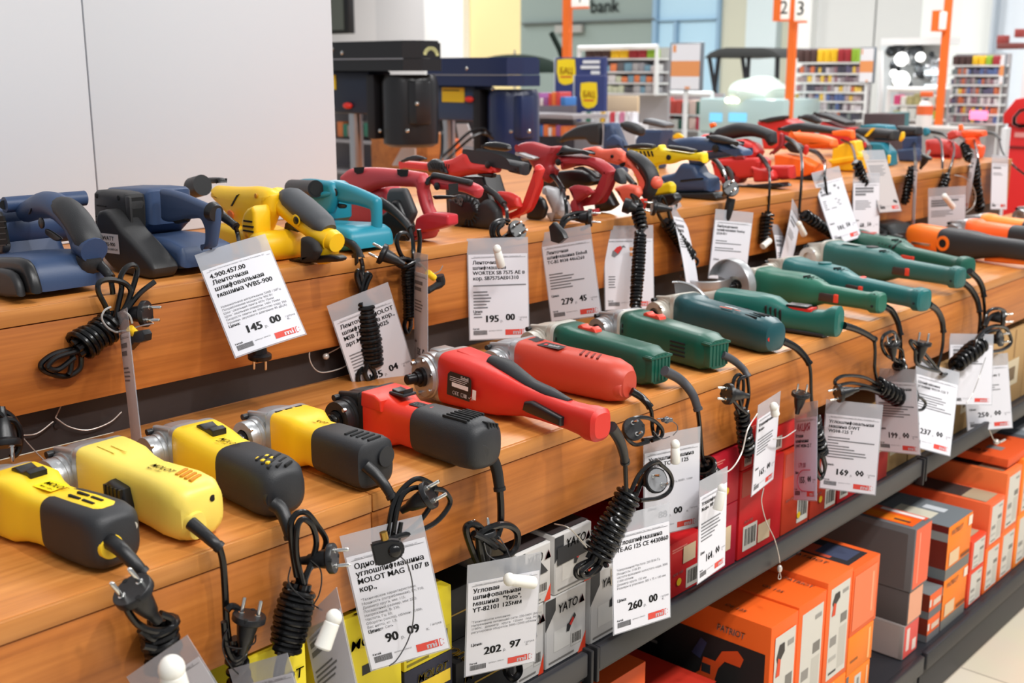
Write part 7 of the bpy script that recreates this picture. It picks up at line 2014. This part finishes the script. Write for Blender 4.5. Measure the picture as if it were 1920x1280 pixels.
carton('black carton with red stripes and white letters at the right frame edge', -1.05, 3.66, 3.96, ZB, .55, .5, (24, 25, 32), [('l', .42, .2, .56, .9, (170, 40, 30)), ('l', .72, .6, 1, .95, (206, 56, 40)), ('l', 0, .0, .16, 1, (120, 34, 24))], [('l', 'PATRIOT', .40, .64, .05, (226, 210, 206), .26, 0)], name='tool_carton')
carton('flat charcoal case lying on the black carton at the right frame edge', -1.03, 3.64, 4.0, .5506, .60, .55, (58, 58, 60), [('t', .1, .1, .9, .2, (90, 90, 92))], name='tool_case', cat='case')
tag(MB().box((-1.16, 2.15, .5035), (.05, .07, .001), 0, None).build('grey_sticker', mat('grey_sticker', (168, 170, 172), .5)), 'grey sticker lying on top of the orange carton below the metal bead', 'sticker')


# ================================================================ beyond the step: bench drills and the far shop
def drill(y, u, v, label, body, bolt, vv, yel, knobs, name='bench_drill'):
    """u: head left, end corner, right; v: head top, seam, bottom (pixels, measured on the plane y)"""
    x0, x1 = ony(u[0], v[0], y).x, ony(u[1], v[0], y).x
    zt, zs, zb = ony(u[1], v[0], y).z, ony(u[1], v[1], y).z, ony(u[1], v[2], y).z
    D = .20
    y2 = y + D
    t = thing(name, ((x0 + x1) / 2, y + .1, .955), label, 'bench drill', 0, 'bench drills')
    pts = [(x0, y), (x1 - .05, y), (x1, y + .05), (x1, y2 - .05), (x1 - .05, y2), (x0, y2)]
    mb = MB()
    for z0, z1, g in ((zb, zs, .0), (zs + .002, zt, -.004)):
        bm = bmesh.new()
        vs = [bm.verts.new((p[0] + (g if p[0] > x0 else 0), p[1], z0)) for p in pts]
        f = bm.faces.new(vs)
        r = bmesh.ops.extrude_face_region(bm, geom=[f])
        bmesh.ops.translate(bm, vec=(0, 0, z1 - z0), verts=[q for q in r['geom'] if isinstance(q, bmesh.types.BMVert)])
        bmesh.ops.recalc_face_normals(bm, faces=bm.faces)
        bmesh.ops.bevel(bm, geom=[e for e in bm.edges if abs(e.verts[0].co.z - e.verts[1].co.z) < 1e-6 and e.verts[0].co.z > zs + .01], offset=.008, segments=2, affect='EDGES')
        mb.from_bm(bm)
    h = mb.build('belt_cover', body, t)
    MB().span((x0, y - .002, zs - .002), (x1 - .05, y + .0, zs + .003)).build('cover_seam', mat('bright_seam', (150, 152, 158), .3, .4), h)
    for kx, kz in bolt:
        q = ony(kx, kz, y)
        MB().lathe([(0, .008), (.004, .008), (.007, .004)], q, (0, -1, 0), 14).build('bolt', CHROME, h)
    # motor with terminal box
    mu0, mu1, mv0, mv1 = vv
    xa, xb = ony(mu0, mv0, y + .10).x, ony(mu1, mv0, y + .10).x
    za, zc = ony(mu0, mv1, y + .02).z, ony(mu0, mv0, y + .02).z
    cx, rr = (xa + xb) / 2, (xb - xa) / 2
    m = MB().lathe([(0, rr * .8), (.012, rr * .98), (.05, rr), (zc - za - .03, rr), (zc - za, rr * .9)], (cx, y + .02 + rr, za), (0, 0, 1), 30).build('motor', body, t)
    MB().span((xb - .04, y + .02 + rr * .25, za + (zc - za) * .32), (xb + .012, y + .02 + rr * 1.0, zc - (zc - za) * .08), .008).build('terminal_box', body, m)
    MB().span((xa - .035, y + .03, za + (zc - za) * .1), (xa + .01, y + .09, zc), .004).build('motor_bracket', mat('black_bracket', (36, 36, 40), .45, .3), t)
    for du, dv in knobs:
        q = ony(du, dv, y + .015)
        MB().lathe([(0, .007), (.006, .007), (.008, .004)], q, (0, -1, 0), 14).build('bolt', CHROME, m)
    # head casting, column, base
    hx0 = x0 - .05
    MB().span((hx0, y + .04, ony(u[0], v[3], y).z), (xa - .03, y + .16, zb), .01).build('head_casting', NAVY if body is not BLACKP else mat('blue_black_casting', (30, 40, 60), .45), t)
    colx = ony(u[2], 250, y + .1).x
    MB().cyl((colx, y + .1, .955), (colx, y + .1, ony(u[2], v[3], y).z + .01), .028, n=24).build('column', STEEL, t)
    MB().span((colx - .22, y - .02, .9552), (colx + .09, y + .22, .985), .008).build('base', body, t)
    if yel:
        a, b = ony(yel[0], yel[1], y + .035), ony(yel[2], yel[3], y + .035)
        lb = MB().span((a.x, y + .036, b.z), (b.x, y + .0395, a.z)).build('yellow_label', mat('yellow_label', (240, 204, 30), .5), t)
        MB().span((a.x + .008, y + .0352, a.z - .014), (b.x - .03, y + .036, a.z - .010)).build('label_print', INK, lb)
    q = ony(yel[4], yel[5], y + .03)
    MB().sphere(q, (.026, .016, .013), 10).build('red_knob', mat('red_knob', (222, 52, 44), .4), t)
    return t


BLACKP = mat('black_enamel', (30, 31, 34), .3)
NAVYP = mat('navy_enamel', (34, 46, 84), .3)


t = drill(3.0, (600, 772, 668), (75, 110, 133, 212), 'black bench drill with belt cover and hanging motor behind the red sanders', BLACKP, [(642, 99), (624, 92)], (722, 794, 140, 276), (560, 140, 629, 168, 652, 198), [(783, 194), (765, 245), (714, 245)])
e = ony(800, 95, 3.1)
x1 = ony(772, 75, 3.0).x
mb = MB()
rnd = random.Random(4)
for i in range(9):
    a = .4 + i * .28
    mb.box((x1 + .0005 - .004, 3.1 + .035 * math.cos(a), ony(772, 108, 3.0).z + .035 * math.sin(a)), (.003, .014, .012))
mb.build('hazard_picture', mat('pale_green_print', (206, 210, 150), .6), t)
tn = drill(3.62, (800, 968, 842), (107, 141, 162, 225), 'navy blue bench drill with yellow label, right of the black one', NAVYP, [(876, 128)], (918, 990, 168, 300), (828, 164, 870, 192, 880, 186), [(959, 246), (925, 166), (993, 246)])
wires('power_cable', 'black cable of the black bench drill hanging down behind the red sanders', [[ony(827, 225, 3.05), ony(829, 250, 3.05), ony(828, 290, 3.02), ony(822, 310, 3.0)]], .006, (28, 28, 30), 'cable')
wires('power_cable', 'pair of black cables arching from the navy bench drill', [[ony(920, 252, 3.55), ony(905, 241, 3.5), ony(880, 248, 3.45), ony(850, 275, 3.4), ony(828, 295, 3.35)], [ony(925, 260, 3.55), ony(908, 250, 3.5), ony(885, 258, 3.45), ony(855, 283, 3.4), ony(838, 300, 3.35)]], .006, (28, 28, 30), 'cable')
PLEN = mat('white_card', (230, 230, 234), .55)
for (y, a, b, c, d, lb) in ((3.25, (735, 310), (752, 278), (778, 278), (778, 312), 'white card leaning under the motor of the black bench drill'), (3.95, (862, 272), (855, 232), (876, 232), (892, 276), 'white card leaning under the navy bench drill')):
    tag(MB().prism([(p.x, p.z) for p in (ony(q[0], q[1], y) for q in (a, b, c, d))], y, y + .006).build('price_card', PLEN), lb, 'card')


def boxy(label, name, cat, y, u0, v0, u1, v1, d, m, bev=.004, group=None, z0=None):
    a, b = ony(u0, v1, y), ony(u1, v0, y)
    o = MB().span((a.x, y, a.z if z0 is None else z0), (b.x, y + d, b.z), bev).build(name, m)
    return tag(o, label, cat, group)


def cm(rgb, r=.5, **k):
    return mat('goods_%d_%d_%d' % rgb, rgb, r, **k)


# goods seen in the gap under the drills
goods = thing('goods_shelf', (-5.2, 4.9, 0), 'white shelf with small goods far behind the bench drills', 'shelf')
for v in (205, 262, 318):
    a, b = ony(560, v, 4.9), ony(1075, v, 4.9)
    MB().span((a.x, 4.9, a.z), (b.x, 5.2, a.z + .02)).build('shelf_board', cm((150, 146, 150)), goods)
a, b = ony(560, 330, 5.2), ony(1075, 196, 5.2)
MB().span((a.x, 5.2, 0), (b.x, 5.23, b.z)).build('back_board', cm((112, 106, 112)), goods)
rnd = random.Random(11)
pal = [(206, 200, 196), (150, 130, 124), (46, 110, 90), (196, 110, 60), (120, 100, 96), (90, 86, 90), (210, 190, 170), (60, 60, 62), (170, 90, 60)]
u = 622
while u < 720:
    w = rnd.uniform(7, 15)
    a = ony(u, 262, 4.92)
    h = rnd.uniform(.06, .105)
    c = ony(u + w, 262, 4.92)
    o = MB().span((a.x, 4.92, a.z + .0205), (c.x - .004, 5.02, a.z + .02 + h), .003).build('goods_box', cm(pal[rnd.randrange(len(pal))]))
    tag(o, 'small blurred pack on the shelf beside the column of the black bench drill', 'box', 'packs behind the bench drills')
    u += w
pal2 = [(226, 120, 60), (60, 120, 190), (236, 190, 60), (150, 90, 150), (230, 226, 226), (70, 150, 170), (206, 70, 70), (90, 70, 120)]
u = 1004
while u < 1052:
    w = rnd.uniform(6, 11)
    for lv, top in ((205, 172), (262, 226)):
        a, c = ony(u, lv, 4.92), ony(u + w, lv, 4.92)
        hmax = (ony(u, top, 4.92).z - a.z - .02)
        o = MB().span((a.x, 4.92, a.z + .0205), (c.x - .004, 5.02, a.z + .02 + hmax * rnd.uniform(.5, 1)), .003).build('goods_box', cm(pal2[rnd.randrange(len(pal2))]))
        tag(o, 'small bright pack on the shelf seen right of the navy bench drill', 'box', 'bright packs right of the drills')
    u += w
boxy('wooden block seen under the black bench drill', 'wooden_block', 'block', 3.9, 696, 252, 800, 292, .2, WOOD_FRONT, z0=.956)
boxy('orange and blue toy like tool seen between the two bench drills', 'orange_tool', 'tool', 4.3, 812, 262, 842, 282, .1, cm((236, 104, 40)), z0=.956)

# umbrella
c = ony(965, 132, 7.5)
Rr = (ony(1036, 132, 7.5) - c).length
t = thing('umbrella', (c.x, c.y, 0), 'open dark green umbrella far behind the navy bench drill', 'umbrella')
mb = MB()
vs, fs = [], []
N, K = 48, 8
for i in range(K + 1):
    th = (math.pi / 2) * i / K
    for k in range(N):
        an = 2 * math.pi * k / N
        sc = 1 - .05 * abs(math.sin(an * 4)) * (i / K)
        vs.append((c.x + Rr * math.sin(th) * math.cos(an) * sc, c.y + Rr * math.sin(th) * math.sin(an) * sc, c.z - .02 + .155 * math.cos(th)))
for i in range(K):
    for k in range(N):
        fs.append((i * N + k, i * N + (k + 1) % N, (i + 1) * N + (k + 1) % N, (i + 1) * N + k))
mb.add(vs, fs).build('canopy', mat('dark_green_fabric', (24, 34, 29), .9, spec=.1), t)
MB().cyl((c.x, c.y, .4), (c.x, c.y, c.z + .17), .008).build('shaft', STEEL, t)
p = [ony(1034, 62, 7.2), ony(1042, 78, 7.2), ony(1050, 95, 7.2), ony(1056, 118, 7.2), ony(1060, 160, 7.2), ony(1060, 330, 7.2)]
tag(MB().tube(smooth_path(p, 6), .022, 10).build('patio_umbrella_pole', mat('dark_green_fabric', (24, 34, 29), .9, spec=.1)), 'dark curved pole beside the first orange sign post', 'pole')

ORP = mat('orange_post', (238, 112, 36), .45)
SIGNW = mat('backlit_sign_white', (238, 236, 230), .5, emit=.25)


def sign_post(y, u, vbot, plates, label, name='checkout_sign_post'):
    c = ony(u, 132, y)
    t = thing(name, (c.x, c.y, 0), label, 'sign post', 0, 'orange checkout sign posts')
    w = (ony(u + 6, 132, y) - c).length
    MB().span((c.x - w, y - .02, .0), (c.x + w, y + .02, 3.0)).build('post', ORP, t)
    for (u0, v0, u1, v1, s, us) in plates:
        a, b = ony(u0, v1, y - .03), ony(u1, v0, y - .03)
        bx = MB().span((a.x, y - .05, a.z), (b.x, y - .02, b.z), .006).build('sign_box', SIGNW, t)
        if us:
            e = ony(us, 20, y - .03)
            MB().span((e.x, y - .055, a.z - .01), (a.x + .01, y - .015, b.z + .01)).build('sign_frame', ORP, t)
        MB().span((a.x, y - .0525, a.z - .012), (b.x, y - .02, a.z)).build('lower_rim', ORP, t)
        if s:
            hh = (b.z - a.z) * .8
            MB().text(s, hh, plane_m(((a.x + b.x) / 2, y - .0508, a.z + (b.z - a.z) * .24), (1, 0, 0), (0, 0, 1)), .02, 'c').build('number', mat('sign_number', (60, 80, 76), .6), bx, flat=True)
    return t


sign_post(6.5, 1063, 105, [(1074, -22, 1104, 14, '1', None)], 'orange post with a white number one sign at the top, left of the white rack')
sign_post(7.5, 1483, 90, [(1463, -8, 1482, 37, '2', 1453), (1491, -8, 1515, 40, '3', None)], 'orange post with white number two and three signs, in front of the sweets rack')
sign_post(7.8, 1768, 170, [(1759, 22, 1776, 56, '', 1751)], 'orange post with a small bright blank sign, right of the globe lamps')

NAVYS = mat('navy_poster', (40, 52, 106), .5)
YB_ = mat('yellow_badge', (250, 216, 24), .5)


def promo_stand(y, u0, v0, u1, v1, badge, label, txt=None):
    a, b = ony(u0, v1, y), ony(u1, v0, y)
    t = thing('promotion_stand', ((a.x + b.x) / 2, y, 0), label, 'stand', 0, 'blue promotion stands')
    MB().span((a.x, y, 0), (b.x, y + .03, b.z), .004).build('poster_board', NAVYS, t)
    MB().span((a.x - .006, y - .004, 0), (a.x, y + .034, b.z)).build('edge_strip', mat('pale_edge', (200, 206, 214), .4), t)
    q0, q1 = ony(badge[0], badge[3], y), ony(badge[2], badge[1], y)
    w, h = q1.x - q0.x, q1.z - q0.z
    FM = plane_m((q0.x, y - .001, q0.z), (1, 0, 0), (0, 0, 1))
    bd = MB().poly([(.12 * w, .12 * h), (.3 * w, .02 * h), (.5 * w, 0), (.8 * w, .06 * h), (.98 * w, .2 * h), (w, .5 * h), (.95 * w, .98 * h), (.5 * w, h), (.02 * w, .96 * h), (.0, .5 * h)], FM, 0.0005).build('badge', YB_, t, flat=True)
    MB().text('\u0411\u0410\u0426', .34 * h, FM @ Matrix.Translation((.16 * w, .42 * h, .001)), .04, fit=.68 * w).build('badge_print', mat('red_print', (206, 42, 40), .6), bd, flat=True)
    MB().quad(.2 * w, .28 * h, .8 * w, .34 * h, FM, .001).build('badge_line', mat('red_print', (206, 42, 40), .6), bd, flat=True)
    return t, FM


promo_stand(5.6, 1040, 107, 1134, 260, (1044, 110, 1080, 159), 'taller blue promotion board with a yellow badge, behind its twin')
m = MB()
for i, (a0, a1) in enumerate(((1093, 1124), (1089, 1124), (1108, 1124))):
    q0, q1 = ony(a0, 119 + i * 10, 5.595), ony(a1, 113 + i * 10, 5.595)
    m.span((q0.x, 5.594, q0.z), (q1.x, 5.5995, q1.z))
tag(m.build('white_slogan', mat('white_print', (236, 236, 236), .6)), 'three short white slogan lines on the taller blue promotion board', 'lettering')
promo_stand(5.3, 1076, 141, 1134, 270, (1088, 154, 1121, 203), 'shorter blue promotion board with a yellow badge and coloured strip at its foot')
for i in range(11):
    q0, q1 = ony(1092 + i * 9, 232, 5.25), ony(1099 + i * 9, 210, 5.25)
    o = MB().span((q0.x, 5.24, q0.z), (q1.x, 5.29, q1.z)).build('colour_sample', cm([(226, 226, 228), (40, 120, 90), (226, 226, 228), (226, 226, 228), (236, 190, 60), (226, 226, 228), (206, 70, 80), (226, 226, 228), (210, 130, 160), (226, 226, 228), (230, 230, 236)][i]))
    tag(o, 'small upright colour card in the strip at the foot of the shorter blue board', 'card', 'colour cards by the blue board')
a, b = ony(1085, 252, 5.24), ony(1200, 232, 5.24)
tag(MB().span((a.x, 5.2, 0), (b.x, 5.32, b.z)).build('white_counter', cm((206, 206, 210))), 'white counter under the row of colour cards', 'counter')
boxy('beige notice card behind the row of colour cards', 'notice_card', 'card', 5.9, 1136, 180, 1196, 212, .02, cm((222, 196, 160)))


def goods_rack(y, u0, u1, vt, vb, rows, label, group, item, pal, frame=True, first=None, seed=1, k0=6.5):
    """wire rack with rows of small packets, each packet its own object"""
    rnd = random.Random(seed)
    a, b = ony(u0, vb, y), ony(u1, vt, y)
    t = thing('checkout_rack', ((a.x + b.x) / 2, y, 0), label, 'rack')
    W = mat('white_rack_metal', (226, 228, 228), .4)
    MB().span((a.x, y + .16, 0), (b.x, y + .19, b.z)).build('back_panel', cm((166, 164, 168)), t)
    if frame:
        MB().tube([Vector((a.x, y, a.z)), Vector((a.x, y, b.z)), Vector((b.x, y, b.z)), Vector((b.x, y, a.z))], .022, 8).build('front_frame', W, t)
    n = len(rows)
    for i, (va, vb_) in enumerate(rows):
        q0, q1 = ony(u0, vb_, y), ony(u1, va, y)
        MB().span((a.x, y + .02, q0.z - .012), (b.x, y + .18, q0.z)).build('rack_shelf', W, t)
        x = a.x + .03
        h = q1.z - q0.z
        if first and i == 0:
            ws = (b.x - a.x - .06) / len(first)
            for c in first:
                o = MB().span((x, y + .03, q0.z + .0004), (x + ws * .92, y + .10, q0.z + h), .008).build(item, cm(c))
                tag(o, 'bright bag in the top row of the ' + group, 'bag', 'top bags of the ' + group)
                x += ws
            continue
        ws = k0 * (ony(u0 + 10, va, y).x - ony(u0, va, y).x) / 10
        while x < b.x - .03:
            w = ws * rnd.uniform(.7, 1.3)
            c = pal[rnd.randrange(len(pal))]
            o = MB().span((x, y + .03, q0.z + .0004), (min(x + w * .93, b.x - .02), y + .12, q0.z + h * rnd.uniform(.62, .95)), .006).build(item, cm(c))
            tag(o, 'small packet on the lower rows of the ' + group, 'packet', 'packets of the ' + group)
            x += w
    return t


BR, YL, RDD, GN = (74, 50, 46), (236, 190, 30), (160, 44, 52), (140, 180, 50)
PAL = [(150, 140, 146), (196, 190, 196), (96, 92, 120), (90, 110, 160), (150, 110, 120), (210, 206, 206), (70, 70, 84), (206, 110, 70), (120, 100, 110), (170, 150, 150), (226, 190, 80), (120, 130, 130)]
goods_rack(7.2, 1085, 1232, 88, 176, [(92, 110), (116, 134), (140, 154), (158, 173)], 'white framed wire rack with brown, yellow and red bags, behind the blue boards', 'white framed rack', 'goods_packet', [(176, 176, 178), (206, 204, 204), (150, 150, 156), (226, 130, 80), (120, 160, 180), (190, 196, 170), (96, 96, 100)],
           first=[BR, BR, BR, YL, YL, RDD, RDD, GN], seed=2, k0=11)
goods_rack(7.9, 1478, 1614, 88, 226, [(91, 117), (121, 137), (140, 154), (157, 171), (174, 188), (191, 205), (208, 222)], 'sweets rack with rows of small packets behind the orange post numbered two', 'sweets rack', 'sweets_packet', PAL,
           first=[BR, BR, BR, YL, YL, YL, RDD, RDD, GN], frame=False, seed=3)
goods_rack(8.6, 1765, 1880, 100, 232, [(104, 122), (126, 140), (144, 158), (162, 176), (180, 194), (198, 212), (215, 229)], 'far sweets rack with rows of small packets, left of the red cooler', 'far sweets rack', 'sweets_packet', PAL,
           first=[BR, BR, BR, YL, YL, GN, RDD], frame=False, seed=5, k0=5.5)
goods_rack(7.6, 1200, 1335, 176, 244, [(182, 212), (216, 240)], 'low rack with hanging packs left of the glass counter', 'low hanging rack', 'hanging_pack', [(196, 80, 70), (150, 190, 90), (206, 206, 200), (190, 50, 80), (40, 90, 76), (226, 200, 190), (100, 140, 110)], seed=7, k0=16)
goods_rack(8.2, 1662, 1762, 168, 226, [(172, 196), (200, 222)], 'low rack with green and pink packs below the globe lamps', 'low green and pink rack', 'hanging_pack', [(150, 190, 60), (206, 210, 206), (206, 70, 120), (60, 110, 70), (176, 170, 120), (226, 226, 220)], seed=9, k0=13)


def info_board(y, u0, v0, u1, v1, label, turn=0.0):
    a, b = ony(u0, v1, y), ony(u1, v0, y)
    t = thing('information_board', ((a.x + b.x) / 2, y, 0), label, 'board', 0)
    MB().span((a.x, y, a.z), (b.x, y + .03, b.z), .004).build('frame', mat('grey_blue_frame', (110, 120, 130), .4), t)
    W, Hh = b.x - a.x, b.z - a.z
    FM = plane_m((a.x, y - .0005, a.z), (1, 0, 0), (0, 0, 1))
    s = MB().quad(.05 * W, .03 * Hh, .95 * W, .97 * Hh, FM, .0005).build('sheet', PLEN, t, flat=True)
    MB().quad(.05 * W, .30 * Hh, .95 * W, .62 * Hh, FM, .001).quad(.10 * W, .80 * Hh, .2 * W, .95 * Hh, FM, .001).quad(.5 * W, .04 * Hh, .66 * W, .09 * Hh, FM, .001).build('orange_field', mat('soft_orange_print', (226, 150, 92), .6), s, flat=True)
    MB().span((a.x + W * .45, y + .005, 0), (a.x + W * .55, y + .025, a.z)).build('leg', W_, t)
    return t


W_ = mat('white_rack_metal', (226, 228, 228), .4)
info_board(6.4, 1254, 79, 1317, 170, 'white information board with an orange band, right of the white framed rack')
info_board(7.0, 1609, 88, 1641, 156, 'narrow white information board with an orange band, in front of the sweets rack')
info_board(8.0, 1871, 100, 1886, 160, 'slim white information board left of the red cooler')

# dark canopy seat
y = 8.6
t = thing('garden_swing_canopy', (ony(1392, 132, y).x, y, 0), 'dark arched garden swing canopy on thin posts in the middle distance', 'canopy')
pts = [(1320, 109), (1330, 99), (1345, 92), (1362, 89), (1430, 89), (1448, 93), (1460, 101), (1465, 109), (1440, 107), (1345, 107)]
MB().prism([(p.x, p.z) for p in (ony(q[0], q[1], y) for q in pts)], y, y + .9, .004).build('roof', mat('black_canopy_fabric', (42, 44, 44), .7), t)
for u0, u1 in ((1330, 1342), (1348, 1338), (1392, 1402), (1404, 1400), (1458, 1456)):
    MB().tube([ony(u0, 107, y + .03), ony(u1, 180, y + .03), Vector((ony(u1, 180, y + .03).x, y + .03, 0))], .018, 8).build('post', mat('black_bracket', (36, 36, 40), .45, .3), t)

# glass counter
y = 7.4
t = thing('glass_counter', (ony(1375, 200, y).x, y + .3, 0), 'low glass counter with bluish lit cases and three round lights', 'counter')
a, b = ony(1308, 250, y), ony(1470, 186, y)
MB().span((a.x, y, 0), (b.x, y + .6, b.z - .25), .01).build('base', cm((176, 190, 190)), t)
MB().span((a.x, y, b.z - .25), (b.x, y + .6, b.z), .02).build('glass_case', mat('pale_glass', (176, 200, 200), .08, spec=.7), t)
MB().loft([(a.x + .1, .05, .02, b.z + .06, 2.2, y + .3), (a.x + .25, .3, .10, b.z + .04, 2.2, y + .3), ((a.x + b.x) / 2, .34, .13, b.z + .03, 2.2, y + .3), (b.x - .2, .22, .06, b.z + .01, 2.2, y + .3)], 24).build('curved_glass', mat('green_white_glass', (206, 226, 216), .12), t)
for u0, u1 in ((1330, 1354), (1366, 1400)):
    q0, q1 = ony(u0, 228, y - .004), ony(u1, 212, y - .004)
    MB().span((q0.x, y - .006, q0.z), (q1.x, y - .001, q1.z)).build('lit_case', mat('lit_cyan_case', (120, 200, 236), .4, emit=.5), t)
for u in (1364, 1373, 1382):
    MB().sphere(ony(u, 188, y - .02), .02, 8).build('round_light', mat('warm_bulb', (255, 246, 214), .4, emit=3), t)

# globe lamps and bright metal display
y = 8.4
t = thing('lamp_display', (ony(1705, 132, y).x, y + .2, 0), 'display of white globe lamps and shiny metal fittings between the two sweets racks', 'lamp display')
a, b = ony(1645, 168, y + .3), ony(1764, 84, y + .3)
MB().span((a.x, y + .3, 0), (b.x, y + .34, b.z)).build('back_panel', cm((206, 212, 214)), t)
MB().span((ony(1640, 84, y).x, y + .1, b.z), (ony(1764, 84, y).x, y + .34, b.z + .05)).build('top_rail', W_, t)
rnd = random.Random(21)
for i in range(34):
    u, v = rnd.uniform(1668, 1758), rnd.uniform(90, 160)
    c = ony(u, v, y + .2)
    MB().sphere(c, rnd.uniform(.02, .05), 7).build('metal_fitting', cm([(70, 74, 78), (150, 154, 158), (196, 200, 204), (110, 116, 120)][i % 4], .2, metal=.8), t)
for u, v, r in ((1690, 111, .05), (1676, 138, .03), (1690, 149, .062), (1726, 107, .035)):
    MB().sphere(ony(u, v, y + .05), (r, r, r), 10).build('globe', mat('white_globe', (255, 255, 252), .3, emit=1.6), t)
MB().tube([ony(1651, 95, y), ony(1651, 175, y), Vector((ony(1651, 175, y).x, y, 0))], .02, 8).build('upright', W_, t)
MB().span((ony(1722, 141, y).x, y + .1, ony(1722, 141, y).z), (ony(1762, 130, y).x, y + .13, ony(1722, 131, y).z)).build('tube_light', mat('cool_tube_light', (236, 246, 250), .4, emit=.8), t)
MB().span((ony(1722, 166, y).x, y + .1, ony(1722, 166, y).z), (ony(1762, 156, y).x, y + .13, ony(1722, 158, y).z)).build('tube_light', mat('cool_tube_light', (236, 246, 250), .4, emit=.8), t)

# bottle, neon sign, printers near the checkout
y = 6.6
c = ony(1732, 238, y)
t = thing('spray_bottle', (c.x, y, 0), 'white and orange pump bottle standing above the far sanders', 'bottle')
MB().lathe([(0, .045), (.10, .045), (.14, .03), (.15, .02)], (c.x, y, c.z), (0, 0, 1), 18).build('bottle', cm((226, 216, 210)), t)
MB().lathe([(0, .046), (.05, .046)], (c.x, y, c.z + .07), (0, 0, 1), 18).build('label', cm((232, 104, 50)), t)
MB().cyl((c.x, y, c.z + .14), (c.x, y, c.z + .16), .014).build('neck', cm((50, 46, 46)), t)
MB().span((c.x - .03, y - .02, c.z + .17), (c.x + .035, y + .02, c.z + .20), .005).build('pump_head', cm((236, 106, 50)), t)
MB().span((c.x - .2, y - .1, 0), (c.x + .25, y + .3, c.z - .001)).build('plinth', cm((176, 172, 168)), t)
boxy('glowing pink sign on the far sweets rack', 'neon_sign', 'sign', 8.5, 1817, 208, 1850, 224, .03, mat('pink_neon', (255, 120, 160), .4, emit=1.4))
boxy('dark till terminal above the red planers', 'till_terminal', 'till', 6.0, 1618, 214, 1668, 236, .2, cm((66, 50, 52)), z0=.8)
boxy('teal box beside the dark till terminal', 'teal_box', 'box', 6.3, 1652, 212, 1678, 236, .2, cm((50, 120, 126)), z0=.8)
boxy('person sized terracotta column far behind the canopy', 'terracotta_pillar', 'pillar', 9.2, 1431, 184, 1445, 226, .15, cm((206, 120, 84)), z0=0)
boxy('white till printer in front of the glass counter', 'till_printer', 'printer', 8.9, 1440, 156, 1468, 184, .2, cm((206, 200, 190)), z0=0)
# red cooler
y = 6.2
t = thing('drinks_cooler', (ony(1910, 200, y).x, y + .3, 0), 'red drinks cooler with white script at the right frame edge', 'cooler')
pts = [(1881, 232), (1881, 214), (1904, 186), (1960, 176), (2010, 176), (2010, 232)]
RC = mat('cooler_red', (212, 36, 36), .4)
MB().prism([(p.x, p.z) for p in (ony(q[0], q[1], y) for q in pts)], y, y + .6, .004).build('header', RC, t)
a = ony(1887, 232, y)
b = ony(2010, 232, y)
MB().span((a.x, y + .02, 0), (b.x, y + .6, a.z), .004).build('cabinet', RC, t)
FM = plane_m(ony(1886, 248 - 8, y - .001), (1, 0, 0), (0, 0, 1))
MB().text('Coca', .15, FM @ Matrix.Translation((.005, .005, .001)), .012, 'l', .35).build('script', WP, t, flat=True)
q0, q1 = ony(1902, 257, y + .018), ony(1960, 250, y + .018)
MB().span((q0.x, y + .016, q0.z - .0), (q1.x, y + .02, q1.z)).build('small_line', mat('pink_print', (226, 150, 146), .6), t)
q0, q1 = ony(1887, 278, y + .018), ony(1960, 276, y + .018)
MB().span((q0.x, y + .016, q0.z), (q1.x, y + .02, q1.z)).build('dark_seam', mat('dark_red_seam', (120, 20, 22), .5), t)
boxy('white square post in front of the red cooler', 'white_post', 'post', 5.8, 1869, 240, 1888, 330, .06, cm((222, 222, 224)), z0=0)
boxy('tall white pillar at the right frame edge above the cooler', 'white_pillar', 'pillar', 6.6, 1912, -60, 1960, 186, .2, cm((226, 230, 232)), z0=0)
for u0, v0, u1, v1, lb in ((1868, 66, 1885, 82, 'small dark red box high at the right, left of its twin'), (1901, 54, 1916, 70, 'small dark red box high at the right, right of its twin')):
    boxy(lb, 'red_box', 'box', 8.9, u0, v0, u1, v1, .1, cm((150, 60, 56)))
boxy('dark shelf bracket with rusty red board high at the right', 'wall_bracket', 'bracket', 8.9, 1868, 80, 1912, 92, .15, cm((120, 60, 56)))
